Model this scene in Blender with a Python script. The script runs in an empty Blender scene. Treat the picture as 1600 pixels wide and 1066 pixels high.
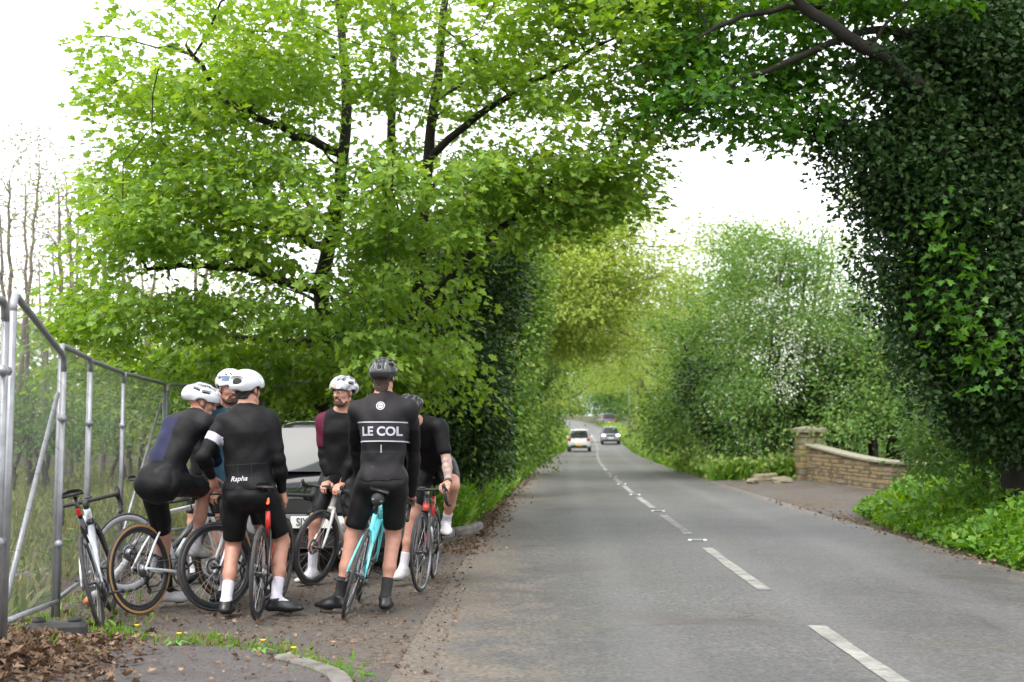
import bpy, math, random
import numpy as np
from mathutils import Vector, Matrix, Quaternion
from mathutils.bvhtree import BVHTree

R = math.radians
rng = np.random.default_rng(7)
random.seed(7)
scene = bpy.context.scene
COL = scene.collection

# ------------------------------------------------------------------ camera, world, sun, exposure
FPX = 1920.0                      # focal length in pixels of the 1600 px wide photograph
CAM_H = 1.35
PITCH = math.atan(147.0 / FPX)
cd = bpy.data.cameras.new('camera')
cam = bpy.data.objects.new('camera', cd)
COL.objects.link(cam)
cam.location = (0, 0, CAM_H)
cam.rotation_euler = (R(90) + PITCH, 0, 0)
cd.sensor_width = 36.0
cd.lens = 36.0 * FPX / 1600.0
cd.clip_end = 3000.0
cd.dof.use_dof = True
cd.dof.focus_distance = 9.6
cd.dof.aperture_fstop = 2.4
scene.camera = cam

SUN_EL, SUN_AZ = 56.0, 215.0       # azimuth measured clockwise from +Y (north)
world = bpy.data.worlds.new('World')
scene.world = world
world.use_nodes = True
wn, wl = world.node_tree.nodes, world.node_tree.links
wn.clear()
w_out = wn.new('ShaderNodeOutputWorld')
w_bg = wn.new('ShaderNodeBackground')
w_sky = wn.new('ShaderNodeTexSky')
w_sky.sky_type = 'NISHITA'
w_sky.sun_disc = False
w_sky.sun_elevation = R(SUN_EL)
w_sky.sun_rotation = R(SUN_AZ)
w_sky.dust_density = 3.0
w_hsv = wn.new('ShaderNodeHueSaturation')          # overcast: the cloud layer takes the blue out
w_hsv.inputs['Saturation'].default_value = 0.10
w_mix = wn.new('ShaderNodeMix'); w_mix.data_type = 'RGBA'
w_mix.inputs[0].default_value = 0.62
w_mix.inputs[7].default_value = (9.6, 9.9, 10.4, 1)
wl.new(w_sky.outputs[0], w_hsv.inputs['Color'])
wl.new(w_hsv.outputs[0], w_mix.inputs[6])
wl.new(w_mix.outputs[2], w_bg.inputs['Color'])
w_bg.inputs['Strength'].default_value = 0.135
wl.new(w_bg.outputs[0], w_out.inputs[0])

sd = bpy.data.lights.new('sun', 'SUN')
sun = bpy.data.objects.new('sun', sd)
COL.objects.link(sun)
sd.energy = 1.5
sd.angle = R(32)
sd.color = (1.0, 0.96, 0.90)
az, el = R(SUN_AZ), R(SUN_EL)
sdir = Vector((math.sin(az) * math.cos(el), math.cos(az) * math.cos(el), math.sin(el)))
sun.rotation_euler = sdir.to_track_quat('Z', 'Y').to_euler()

vs = scene.view_settings
vs.view_transform = 'Standard'
vs.look = 'None'
vs.gamma = 1.0
vs.use_curve_mapping = False
vs.exposure = 1.32
cy = scene.cycles
cy.use_denoising = True
cy.max_bounces = 7
cy.diffuse_bounces = 3
cy.glossy_bounces = 3
cy.transmission_bounces = 5
cy.transparent_max_bounces = 8
cy.use_adaptive_sampling = True
cy.adaptive_threshold = 0.02
cy.caustics_reflective = False
cy.caustics_refractive = False
cy.sample_clamp_indirect = 4.0

# ------------------------------------------------------------------ photo pixel -> world
_c, _s = math.cos(PITCH), math.sin(PITCH)
def ray(px, py):
    u, v = (px - 800.0) / FPX, -(py - 533.0) / FPX
    return Vector((u, _c - v * _s, _s + v * _c))
def PX(px, py, Y):                 # the point seen at a pixel, at distance Y in front of the camera
    d = ray(px, py)
    return Vector((0, 0, CAM_H)) + d * (Y / d.y)
def PG(px, py, z=0.0):             # the point seen at a pixel, on a level z
    d = ray(px, py)
    return Vector((0, 0, CAM_H)) + d * ((z - CAM_H) / d.z)

# ------------------------------------------------------------------ object helpers
def tag(o, label=None, cat=None, group=None, kind=None):
    if label: o['label'] = label
    if cat: o['category'] = cat
    if group: o['group'] = group
    if kind: o['kind'] = kind
    return o

def empty(name, loc=(0, 0, 0), rot=(0, 0, 0), parent=None):
    o = bpy.data.objects.new(name, None)
    o.empty_display_size = 0.1
    COL.objects.link(o)
    o.location = loc
    o.rotation_euler = rot
    o.parent = parent
    return o

def link(name, me, parent=None):
    o = bpy.data.objects.new(name, me)
    COL.objects.link(o)
    o.parent = parent
    return o

def mesh_np(name, V, F, mats, midx=None, smooth=True, tint=None):
    """V (n,3) float, F (m,k) int with constant k, or list of polygons"""
    me = bpy.data.meshes.new(name)
    V = np.ascontiguousarray(V, dtype=np.float32)
    if isinstance(F, np.ndarray):
        m, k = F.shape
        me.vertices.add(len(V)); me.vertices.foreach_set('co', V.ravel())
        me.loops.add(m * k); me.loops.foreach_set('vertex_index', np.ascontiguousarray(F, dtype=np.int32).ravel())
        me.polygons.add(m)
        me.polygons.foreach_set('loop_start', np.arange(0, m * k, k, dtype=np.int32))
        me.update(calc_edges=True)
    else:
        me.from_pydata([tuple(v) for v in V.tolist()], [], F)
    n = len(me.polygons)
    if midx is not None:
        me.polygons.foreach_set('material_index', np.asarray(midx, dtype=np.int32))
    if smooth is True:
        me.polygons.foreach_set('use_smooth', np.ones(n, dtype=bool))
    elif smooth is not False:
        me.polygons.foreach_set('use_smooth', np.asarray(smooth, dtype=bool))
    if tint is not None:
        a = me.attributes.new('tint', 'FLOAT', 'FACE')
        a.data.foreach_set('value', np.asarray(tint, dtype=np.float32))
    for m_ in (mats if isinstance(mats, (list, tuple)) else [mats]):
        me.materials.append(m_)
    return me

class MB:
    """collects shapes (vertices, polygons, material index, smooth) for ONE mesh"""
    def __init__(self): self.v, self.f, self.m, self.s = [], [], [], []
    def add(self, V, F, mi=0, smooth=True):
        o = len(self.v)
        self.v.extend([tuple(p) for p in V])
        for f in F:
            self.f.append([i + o for i in f]); self.m.append(mi); self.s.append(smooth)
        return self
    def tube(self, pts, r, n=8, mi=0, cap=True, flat=1.0, up=None):
        pts = [Vector(p) for p in pts]
        if not hasattr(r, '__len__'): r = [r] * len(pts)
        V, F = [], []
        prev = None
        for i, p in enumerate(pts):
            t = (pts[min(i + 1, len(pts) - 1)] - pts[max(i - 1, 0)])
            t = t.normalized() if t.length > 1e-9 else Vector((0, 0, 1))
            if prev is None:
                a = Vector(up) if up is not None else (Vector((0, 0, 1)) if abs(t.z) < 0.9 else Vector((1, 0, 0)))
                u = (a - t * a.dot(t)).normalized()
            else:
                u = (prev - t * prev.dot(t))
                u = u.normalized() if u.length > 1e-6 else prev
            prev = u
            w = t.cross(u)
            for k in range(n):
                a = 2 * math.pi * k / n
                V.append(p + (u * math.cos(a) * flat + w * math.sin(a)) * r[i])
        for i in range(len(pts) - 1):
            for k in range(n):
                F.append([i * n + k, i * n + (k + 1) % n, (i + 1) * n + (k + 1) % n, (i + 1) * n + k])
        if cap:
            F.append(list(range(n))[::-1]); F.append([(len(pts) - 1) * n + k for k in range(n)])
        return self.add(V, F, mi)
    def box(self, c, d, mi=0, rot=None, bev=0.0):
        """centre, full dimensions, optional 3x3 rotation, chamfered when bev"""
        c = Vector(c); h = Vector(d) / 2
        V, F = [], []
        if bev <= 0:
            for x in (-1, 1):
                for y in (-1, 1):
                    for z in (-1, 1): V.append(Vector((x * h.x, y * h.y, z * h.z)))
            F = [[0, 1, 3, 2], [4, 6, 7, 5], [0, 4, 5, 1], [2, 3, 7, 6], [0, 2, 6, 4], [1, 5, 7, 3]]
        else:
            b = min(bev, h.x * .9, h.y * .9, h.z * .9)
            idx = {}
            for x in (-1, 1):
                for y in (-1, 1):
                    for z in (-1, 1):
                        for ax in range(3):
                            q = [x * (h.x - b), y * (h.y - b), z * (h.z - b)]
                            q[ax] = (x, y, z)[ax] * h[ax]
                            idx[(x, y, z, ax)] = len(V); V.append(Vector(q))
            def ordered(sgn_axis, sg, ids): return ids
            for ax in range(3):
                o1, o2 = (ax + 1) % 3, (ax + 2) % 3
                for sg in (-1, 1):
                    loop = []
                    for (p, q) in ((-1, -1), (1, -1), (1, 1), (-1, 1)):
                        k = [0, 0, 0]; k[ax] = sg; k[o1] = p; k[o2] = q
                        loop.append(idx[(k[0], k[1], k[2], ax)])
                    F.append(loop if sg > 0 else loop[::-1])
            for ax in range(3):           # edges running along ax
                o1, o2 = (ax + 1) % 3, (ax + 2) % 3
                for p in (-1, 1):
                    for q in (-1, 1):
                        def K(e, a):
                            k = [0, 0, 0]; k[ax] = e; k[o1] = p; k[o2] = q
                            return idx[(k[0], k[1], k[2], a)]
                        L = [K(-1, o1), K(1, o1), K(1, o2), K(-1, o2)]
                        F.append(L if p * q < 0 else L[::-1])
            for x in (-1, 1):
                for y in (-1, 1):
                    for z in (-1, 1):
                        L = [idx[(x, y, z, 0)], idx[(x, y, z, 1)], idx[(x, y, z, 2)]]
                        F.append(L if x * y * z > 0 else L[::-1])
        if rot is not None: V = [rot @ v for v in V]
        return self.add([v + c for v in V], F, mi, False)
    def lathe(self, prof, n=24, mi=0, M=None, closed=False, cap=True):
        """profile of (radius, height) turned about local Z, moved by M"""
        V, F = [], []
        k = len(prof)
        for (r, z) in prof:
            for i in range(n):
                a = 2 * math.pi * i / n
                v = Vector((r * math.cos(a), r * math.sin(a), z))
                V.append(M @ v if M is not None else v)
        for j in range(k if closed else k - 1):
            j2 = (j + 1) % k
            for i in range(n):
                F.append([j * n + i, j * n + (i + 1) % n, j2 * n + (i + 1) % n, j2 * n + i])
        if not closed and cap:
            if prof[0][0] > 1e-6: F.append([i for i in range(n)][::-1])
            if prof[-1][0] > 1e-6: F.append([(k - 1) * n + i for i in range(n)])
        return self.add(V, F, mi)
    def ball(self, c, r, nu=10, nv=7, mi=0, rot=None):
        c = Vector(c)
        r = Vector((r, r, r)) if not hasattr(r, '__len__') else Vector(r)
        V, F = [], []
        for j in range(nv + 1):
            th = math.pi * j / nv
            for i in range(nu):
                a = 2 * math.pi * i / nu
                v = Vector((r.x * math.sin(th) * math.cos(a), r.y * math.sin(th) * math.sin(a), r.z * math.cos(th)))
                V.append(c + (rot @ v if rot is not None else v))
        for j in range(nv):
            for i in range(nu):
                F.append([j * nu + i, (j + 1) * nu + i, (j + 1) * nu + (i + 1) % nu, j * nu + (i + 1) % nu])
        return self.add(V, F, mi)
    def build(self, name, mats, parent=None, smooth=None):
        me = bpy.data.meshes.new(name)
        me.from_pydata(self.v, [], self.f)
        for m_ in (mats if isinstance(mats, (list, tuple)) else [mats]): me.materials.append(m_)
        me.polygons.foreach_set('material_index', np.array(self.m, dtype=np.int32))
        me.polygons.foreach_set('use_smooth', np.array(self.s if smooth is None else [smooth] * len(self.s), dtype=bool))
        me.update()
        return link(name, me, parent)

def bez(p0, p1, p2, n=8):
    p0, p1, p2 = Vector(p0), Vector(p1), Vector(p2)
    return [(p0 * (1 - t) ** 2 + p1 * 2 * t * (1 - t) + p2 * t * t) for t in [i / n for i in range(n + 1)]]

def catmull(pts, per=6):
    P = [Vector(p) for p in pts]
    P = [P[0] * 2 - P[1]] + P + [P[-1] * 2 - P[-2]]
    out = []
    for i in range(1, len(P) - 2):
        for k in range(per):
            t = k / per
            a, b, c, d = P[i - 1], P[i], P[i + 1], P[i + 2]
            out.append(0.5 * ((2 * b) + (c - a) * t + (2 * a - 5 * b + 4 * c - d) * t * t + (3 * b - a - 3 * c + d) * t ** 3))
    out.append(P[-2])
    return out

# ------------------------------------------------------------------ materials
MATS = {}
def mat(name, col, rough=0.5, metal=0.0, spec=0.5, vary=0.0, vscale=20.0, bump=0.0, bscale=60.0, coat=0.0, col2=None, trans=0.0, emit=None, estr=0.0, alpha=1.0, sheen=0.0):
    if name in MATS: return MATS[name]
    m = bpy.data.materials.new(name); m.use_nodes = True
    nt = m.node_tree; N, L = nt.nodes, nt.links
    b = N['Principled BSDF']
    b.inputs['Base Color'].default_value = (*col, 1)
    b.inputs['Roughness'].default_value = rough
    b.inputs['Metallic'].default_value = metal
    b.inputs['Specular IOR Level'].default_value = spec
    b.inputs['Coat Weight'].default_value = coat
    b.inputs['Transmission Weight'].default_value = trans
    b.inputs['Alpha'].default_value = alpha
    b.inputs['Sheen Weight'].default_value = sheen
    if emit:
        b.inputs['Emission Color'].default_value = (*emit, 1); b.inputs['Emission Strength'].default_value = estr
    if vary > 0 or bump > 0:
        tc = N.new('ShaderNodeTexCoord')
    if vary > 0:
        nz = N.new('ShaderNodeTexNoise'); nz.inputs['Scale'].default_value = vscale; nz.inputs['Detail'].default_value = 5
        L.new(tc.outputs['Object'], nz.inputs['Vector'])
        mr = N.new('ShaderNodeMapRange'); mr.inputs[1].default_value = 0.3; mr.inputs[2].default_value = 0.7
        L.new(nz.outputs['Fac'], mr.inputs[0])
        mx = N.new('ShaderNodeMix'); mx.data_type = 'RGBA'
        c2 = col2 or tuple(c * (1 - vary) for c in col)
        mx.inputs[6].default_value = (*c2, 1); mx.inputs[7].default_value = (*col, 1)
        L.new(mr.outputs[0], mx.inputs[0]); L.new(mx.outputs[2], b.inputs['Base Color'])
    if bump > 0:
        n2 = N.new('ShaderNodeTexNoise'); n2.inputs['Scale'].default_value = bscale; n2.inputs['Detail'].default_value = 4
        L.new(tc.outputs['Object'], n2.inputs['Vector'])
        bp = N.new('ShaderNodeBump'); bp.inputs['Strength'].default_value = bump; bp.inputs['Distance'].default_value = 0.02
        L.new(n2.outputs['Fac'], bp.inputs['Height']); L.new(bp.outputs[0], b.inputs['Normal'])
    MATS[name] = m
    return m

def leaf_mat(name, ca, cb, cc=None, trans=0.45, rough=0.45, spec=0.3):
    """leaf: per-leaf tint between ca and cb (few cc), lit through from behind"""
    if name in MATS: return MATS[name]
    m = bpy.data.materials.new(name); m.use_nodes = True
    nt = m.node_tree; N, L = nt.nodes, nt.links
    b = N['Principled BSDF']; out = N['Material Output']
    at = N.new('ShaderNodeAttribute'); at.attribute_name = 'tint'
    cr = N.new('ShaderNodeValToRGB')
    e = cr.color_ramp.elements
    e[0].position = 0.0; e[0].color = (*ca, 1)
    e[1].position = 0.85; e[1].color = (*cb, 1)
    if cc:
        k = e.new(1.0); k.color = (*cc, 1)
    L.new(at.outputs['Fac'], cr.inputs[0])
    L.new(cr.outputs[0], b.inputs['Base Color'])
    b.inputs['Roughness'].default_value = rough
    b.inputs['Specular IOR Level'].default_value = spec
    tr = N.new('ShaderNodeBsdfTranslucent')
    hs = N.new('ShaderNodeHueSaturation'); hs.inputs['Hue'].default_value = 0.485; hs.inputs['Saturation'].default_value = 1.15; hs.inputs['Value'].default_value = 1.35
    L.new(cr.outputs[0], hs.inputs['Color']); L.new(hs.outputs[0], tr.inputs['Color'])
    mx = N.new('ShaderNodeMixShader'); mx.inputs[0].default_value = trans
    L.new(b.outputs[0], mx.inputs[1]); L.new(tr.outputs[0], mx.inputs[2]); L.new(mx.outputs[0], out.inputs[0])
    MATS[name] = m
    return m
# ------------------------------------------------------------------ terrain and road
RP = np.array([(-12, 1.80, 0), (0, 1.96, 0), (7.7, 2.12, 0), (12.5, 2.24, 0), (18.5, 2.46, 0), (23, 2.61, 0), (28, 2.77, 0), (33, 2.97, 0), (40, 3.26, 0),
               (47, 3.58, 0), (63, 4.45, 0), (81, 5.60, 0.0), (99, 6.85, 0.02), (112, 7.75, 0.15), (125, 8.55, 0.40), (138, 9.2, 0.85), (150, 9.6, 1.42), (162, 9.6, 2.1),
               (175, 9.1, 2.8), (188, 7.6, 3.45), (200, 5.2, 3.95), (212, 1.5, 4.3), (224, -4, 4.5), (234, -12, 4.6)])
def xc(Y): return np.interp(Y, RP[:, 0], RP[:, 1])
def zr(Y): return np.interp(Y, RP[:, 0], RP[:, 2])
HW = 2.78

def road_curve(per=5):
    return np.array([tuple(p) for p in catmull([(x, y, z) for (y, x, z) in RP], per)])

def road_material():
    m = bpy.data.materials.new('worn_asphalt'); m.use_nodes = True
    N, L = m.node_tree.nodes, m.node_tree.links
    b = N['Principled BSDF']
    tc = N.new('ShaderNodeTexCoord')
    def noise(scale, detail=6, rough=0.6):
        n = N.new('ShaderNodeTexNoise'); n.inputs['Scale'].default_value = scale; n.inputs['Detail'].default_value = detail; n.inputs['Roughness'].default_value = rough
        L.new(tc.outputs['Object'], n.inputs['Vector']); return n
    def ramp(src, a, b_, c0, c1):
        mr = N.new('ShaderNodeMapRange'); mr.inputs[1].default_value = a; mr.inputs[2].default_value = b_; mr.inputs[3].default_value = c0; mr.inputs[4].default_value = c1
        L.new(src, mr.inputs[0]); return mr.outputs[0]
    def mixc(f, a, b_):
        x = N.new('ShaderNodeMix'); x.data_type = 'RGBA'
        L.new(f, x.inputs[0])
        for s, v in ((6, a), (7, b_)):
            if isinstance(v, tuple): x.inputs[s].default_value = (*v, 1)
            else: L.new(v, x.inputs[s])
        return x.outputs[2]
    grain = noise(30, 5, 0.8)
    patch = noise(0.55, 6)
    c = mixc(ramp(grain.outputs[0], 0.32, 0.68, 0, 1), (0.012, 0.0115, 0.011), (0.165, 0.155, 0.146))
    speck = N.new('ShaderNodeTexVoronoi'); speck.inputs['Scale'].default_value = 26
    L.new(tc.outputs['Object'], speck.inputs['Vector'])
    c = mixc(ramp(speck.outputs['Distance'], 0.12, 0.26, 0.5, 0), c, (0.21, 0.205, 0.20))
    olive = noise(0.9, 5)
    c = mixc(ramp(patch.outputs[0], 0.36, 0.66, 0.62, 0), c, (0.048, 0.045, 0.044))
    c = mixc(ramp(olive.outputs[0], 0.52, 0.70, 0, 0.48), c, (0.080, 0.077, 0.042))
    mid = noise(7.5, 6, 0.75)                                   # hand-sized mottling
    c = mixc(ramp(mid.outputs[0], 0.40, 0.64, 0.45, 0), c, (0.036, 0.035, 0.035))
    pl = noise(19, 5, 0.8)
    c = mixc(ramp(pl.outputs[0], 0.56, 0.70, 0, 0.45), c, (0.16, 0.155, 0.152))
    # repaired and stripped patches, brownish and darker
    st = noise(0.62, 3, 0.5)
    c = mixc(ramp(st.outputs[0], 0.60, 0.63, 0, 0.72), c, (0.055, 0.045, 0.042))
    # fine cracks
    wv = N.new('ShaderNodeVectorMath'); wv.operation = 'MULTIPLY_ADD'
    dn0 = noise(2.0, 4); L.new(dn0.outputs['Color'], wv.inputs[0]); wv.inputs[1].default_value = (0.9, 0.9, 0); L.new(tc.outputs['Object'], wv.inputs[2])
    ck = N.new('ShaderNodeTexVoronoi'); ck.feature = 'DISTANCE_TO_EDGE'; ck.inputs['Scale'].default_value = 0.55; L.new(wv.outputs[0], ck.inputs['Vector'])
    km = noise(0.3, 2); 
    cm = N.new('ShaderNodeMath'); cm.operation = 'MULTIPLY'; L.new(ramp(ck.outputs['Distance'], 0.004, 0.016, 0.75, 0), cm.inputs[0]); L.new(ramp(km.outputs[0], 0.45, 0.6, 0, 1), cm.inputs[1])
    c = mixc(cm.outputs[0], c, (0.018, 0.017, 0.016))
    # tyre-polished tracks, a little paler
    uv0 = N.new('ShaderNodeUVMap'); su = N.new('ShaderNodeSeparateXYZ'); L.new(uv0.outputs[0], su.inputs[0])
    sn = N.new('ShaderNodeMath'); sn.operation = 'SINE'; mu = N.new('ShaderNodeMath'); mu.operation = 'MULTIPLY_ADD'; mu.inputs[1].default_value = 4.5; mu.inputs[2].default_value = 1.0
    L.new(su.outputs[0], mu.inputs[0]); L.new(mu.outputs[0], sn.inputs[0])
    c = mixc(ramp(sn.outputs[0], 0.2, 1.0, 0, 0.18), c, (0.15, 0.146, 0.146))
    # edge debris: brown crumbs gathered towards the lay-by side and the right gutter
    uv = N.new('ShaderNodeUVMap')
    sx = N.new('ShaderNodeSeparateXYZ'); L.new(uv.outputs[0], sx.inputs[0])
    dn = noise(2.2, 7, 0.7)
    for (a, b_) in ((1.25, -0.10), (5.00, 5.60)):
        e = ramp(sx.outputs[0], a, b_, 0, 1)
        ad = N.new('ShaderNodeMath'); ad.operation = 'ADD'; L.new(e, ad.inputs[0])
        L.new(ramp(dn.outputs[0], 0.3, 0.7, -0.55, 0.45) if a > 3 else ramp(dn.outputs[0], 0.3, 0.7, -0.42, 0.62), ad.inputs[1])
        fine = noise(30, 4, 0.7)
        br = mixc(ramp(fine.outputs[0], 0.35, 0.65, 0, 1), (0.062, 0.050, 0.040), (0.172, 0.140, 0.110))
        c = mixc(ramp(ad.outputs[0], 0.35, 0.9, 0, 0.9), c, br)
    L.new(c, b.inputs['Base Color'])
    L.new(ramp(grain.outputs[0], 0.3, 0.7, 0.66, 0.5), b.inputs['Roughness'])
    b.inputs['Specular IOR Level'].default_value = 0.45
    bp = N.new('ShaderNodeBump'); bp.inputs['Strength'].default_value = 0.55; bp.inputs['Distance'].default_value = 0.012
    g2 = noise(60, 4, 0.75)
    L.new(g2.outputs[0], bp.inputs['Height']); L.new(bp.outputs[0], b.inputs['Normal'])
    return m

def dirt_material(name, ca, cb, cc, gs=22.0, ps=0.8):
    m = bpy.data.materials.new(name); m.use_nodes = True
    N, L = m.node_tree.nodes, m.node_tree.links
    b = N['Principled BSDF']; tc = N.new('ShaderNodeTexCoord')
    def noise(s, d=6, r=0.65):
        n = N.new('ShaderNodeTexNoise'); n.inputs['Scale'].default_value = s; n.inputs['Detail'].default_value = d; n.inputs['Roughness'].default_value = r
        L.new(tc.outputs['Object'], n.inputs['Vector']); return n
    def rr(s, a, c_):
        mr = N.new('ShaderNodeMapRange'); mr.inputs[1].default_value = a; mr.inputs[2].default_value = c_; L.new(s, mr.inputs[0]); return mr.outputs[0]
    def mx(f, a, c_):
        x = N.new('ShaderNodeMix'); x.data_type = 'RGBA'; L.new(f, x.inputs[0])
        for s, v in ((6, a), (7, c_)):
            if isinstance(v, tuple): x.inputs[s].default_value = (*v, 1)
            else: L.new(v, x.inputs[s])
        return x.outputs[2]
    g, p, f = noise(gs), noise(ps), noise(gs * 4, 3)
    c = mx(rr(g.outputs[0], 0.35, 0.65), ca, cb)
    c = mx(rr(p.outputs[0], 0.42, 0.62), c, mx(rr(f.outputs[0], 0.4, 0.6), tuple(v * 0.7 for v in cc), cc))
    L.new(c, b.inputs['Base Color']); b.inputs['Roughness'].default_value = 0.9; b.inputs['Specular IOR Level'].default_value = 0.25
    bp = N.new('ShaderNodeBump'); bp.inputs['Strength'].default_value = 1.0; bp.inputs['Distance'].default_value = 0.03
    L.new(f.outputs[0], bp.inputs['Height']); L.new(bp.outputs[0], b.inputs['Normal'])
    return m

def gz(X, Y):
    """height of the natural ground"""
    X = np.asarray(X, float); Y = np.asarray(Y, float)
    d = X - xc(Y)
    z = zr(Y) - 0.012
    z = z + 0.34 * np.exp(-((X + 3.05) / 0.62) ** 2 - ((Y - 6.0) / 1.5) ** 2)       # bank of leaves under the fence
    out = np.clip(np.abs(d) - 4.6, 0, None)
    far = np.clip((Y - 17) / 20, 0, 1)
    z = z + far * (0.35 * (1 - np.exp(-out / 3.0))) - 0.05 * np.clip((Y - 22) / 10, 0, 1) * ((np.abs(d) > 2.7) & (np.abs(d) < 4.5))
    z = z + np.where(Y > 234, 0.004 * np.clip(Y - 234, 0, 900), 0)
    return z

gx = np.unique(np.concatenate([np.linspace(-600, -60, 12), np.linspace(-60, -12, 25), np.linspace(-12, 14, 105), np.linspace(14, 60, 24), np.linspace(60, 600, 12)]))
gy = np.unique(np.concatenate([np.linspace(-40, 2, 12), np.linspace(2, 30, 113), np.linspace(30, 240, 106), np.linspace(240, 1500, 20)]))
GX, GY = np.meshgrid(gx, gy)
GZ = gz(GX, GY)
nxg, nyg = len(gx), len(gy)
ii = np.arange(nyg - 1)[:, None] * nxg + np.arange(nxg - 1)[None, :]
GF = np.stack([ii, ii + 1, ii + 1 + nxg, ii + nxg], -1).reshape(-1, 4)
m_soil = dirt_material('woodland_soil', (0.040, 0.034, 0.020), (0.085, 0.075, 0.040), (0.060, 0.085, 0.022), 9, 0.5)
ground = link('ground', mesh_np('ground', np.stack([GX, GY, GZ], -1).reshape(-1, 3), GF, m_soil))
tag(ground, 'bare earth under the trees and verges', 'ground', kind='structure')

def ribbon(c, left, right, dz, nacross=6, uvoff=0.0):
    """sheet along a polyline c between two lateral offsets"""
    t = np.gradient(c[:, :2], axis=0); t /= np.linalg.norm(t, axis=1)[:, None]
    nrm = np.stack([t[:, 1], -t[:, 0]], 1)            # to the right
    s = np.concatenate([[0], np.cumsum(np.linalg.norm(np.diff(c[:, :2], axis=0), axis=1))])
    V, U = [], []
    for i in range(len(c)):
        for k in range(nacross + 1):
            o = left + (right - left) * k / nacross
            V.append((c[i, 0] + nrm[i, 0] * o, c[i, 1] + nrm[i, 1] * o, c[i, 2] + dz))
            U.append((o - left, s[i]))
    n = nacross + 1
    F = [[i * n + k, i * n + k + 1, (i + 1) * n + k + 1, (i + 1) * n + k] for i in range(len(c) - 1) for k in range(nacross)]
    return np.array(V), np.array(F), np.array(U)

rc = road_curve(6)
V, F, U = ribbon(rc, -HW, HW, 0.008, 8)
me = mesh_np('road', V, F, road_material())
uvl = me.uv_layers.new(name='UVMap')
li = np.zeros(len(me.loops), dtype=np.int32); me.loops.foreach_get('vertex_index', li)
uvl.data.foreach_set('uv', U[li].astype(np.float32).ravel())
road = tag(link('road', me), 'worn grey asphalt lane running into the tree tunnel', 'road', kind='structure')

m_paint = dirt_material('road_paint', (0.30, 0.294, 0.27), (0.42, 0.41, 0.375), (0.24, 0.232, 0.21), 18, 3.2)
m_stud = mat('stud_iron', (0.20, 0.20, 0.20), 0.5, metal=0.3)
m_studw = mat('stud_glass', (0.85, 0.86, 0.9), 0.15)
def cpt(Y, off=0.0, dz=0.0):
    e = 0.5
    t = Vector((float(xc(Y + e) - xc(Y - e)), 2 * e, 0)).normalized()
    return Vector((float(xc(Y)), Y, float(zr(Y)) + dz)) + Vector((t.y, -t.x, 0)) * off, t
k = 0
for Y0 in np.arange(4.8, 140, 6.0):
    n = 10
    V = []
    for i in range(n + 1):
        Y = Y0 + 4.0 * i / n
        w = 0.062 + random.uniform(-0.005, 0.004)
        for o in (-w, w):
            p, _t = cpt(Y, o + random.uniform(-0.004, 0.004), 0.0125)
            V.append(p)
    F = [[2 * i, 2 * i + 1, 2 * i + 3, 2 * i + 2] for i in range(n)]
    MB().add(V, F, 0, False).build('centre_dash', m_paint, road)
for Yc in (15.8, 21.8, 27.8, 33.8, 39.8):
    p, t = cpt(Yc, 0, 0.008)
    rot = Matrix.Rotation(math.atan2(-t.x, t.y), 3, 'Z')
    b = MB().box((0, 0, 0.009), (0.13, 0.15, 0.018), 0, None, 0.006)
    for s in (-1, 1): b.ball((s * 0.095, -0.02, 0.010), (0.030, 0.035, 0.014), 8, 5, 1)
    o = b.build('road_stud', [m_stud, m_studw], road)
    o.location = p; o.rotation_euler.z = math.atan2(-t.x, t.y)
for a in (0.35, 0.75, 1.05, 1.30, 1.75, 2.2):
    p, t = cpt(49.0 + a * 0.1, a, 0.0125)
    MB().add([p + Vector((-0.11, -0.12, 0)), p + Vector((0.11, -0.12, 0)), p + Vector((0.11, 0.12, 0)), p + Vector((-0.11, 0.12, 0))], [[0, 1, 2, 3]], 0, False).build('give_way_dash', m_paint, road)
# ------------------------------------------------------------------ lay-by, driveway, pavement
m_layby = dirt_material('leaf_strewn_tarmac', (0.060, 0.049, 0.040), (0.190, 0.154, 0.122), (0.125, 0.113, 0.102), 17, 1.0)
Vl = []
ly = np.linspace(-4, 16.6, 60)
for Y in ly:
    left = np.interp(Y, [-4, 5, 9, 13, 16.6], [-7, -6.5, -6.5, -6.2, -5.4])
    right = float(xc(Y)) - HW + 0.25
    for k in range(13):
        x = left + (right - left) * k / 12
        Vl.append((x, Y, gz(x, Y) + 0.016))
Fl = np.array([[i * 13 + k, i * 13 + k + 1, (i + 1) * 13 + k + 1, (i + 1) * 13 + k] for i in range(len(ly) - 1) for k in range(12)])
tag(link('lay_by', mesh_np('lay_by', np.array(Vl), Fl, m_layby)), 'brown leaf-strewn lay-by where the cyclists stand', 'lay-by', kind='structure')

m_drive = dirt_material('driveway_grit', (0.050, 0.039, 0.029), (0.128, 0.101, 0.078), (0.112, 0.102, 0.094), 7, 0.6)
dv = [PG(1120, 742), PG(1085, 738), PG(1250, 756), PG(1370, 778), PG(1372, 800), PG(1345, 803)]
Vd, ny = [], 40
for Y in np.linspace(19.5, 44, ny):
    l = float(xc(Y)) + HW - 0.12
    r = np.interp(Y, [19.5, 22, 25, 29, 36, 38, 44], [l + 0.5, l + 0.9, l + 2.6, 9.0, 8.5, 7.2, l + 0.5])
    for k in range(9):
        x = l + (r - l) * k / 8
        Vd.append((x, Y, max(float(gz(x, Y)), 0) + 0.022 * min(1, k) - 0.008 * (k == 0) - 0.09 * (k == 8 or Y < 19.6 or Y > 43.9)))
Fd = np.array([[i * 9 + k, i * 9 + k + 1, (i + 1) * 9 + k + 1, (i + 1) * 9 + k] for i in range(ny - 1) for k in range(8)])
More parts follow.
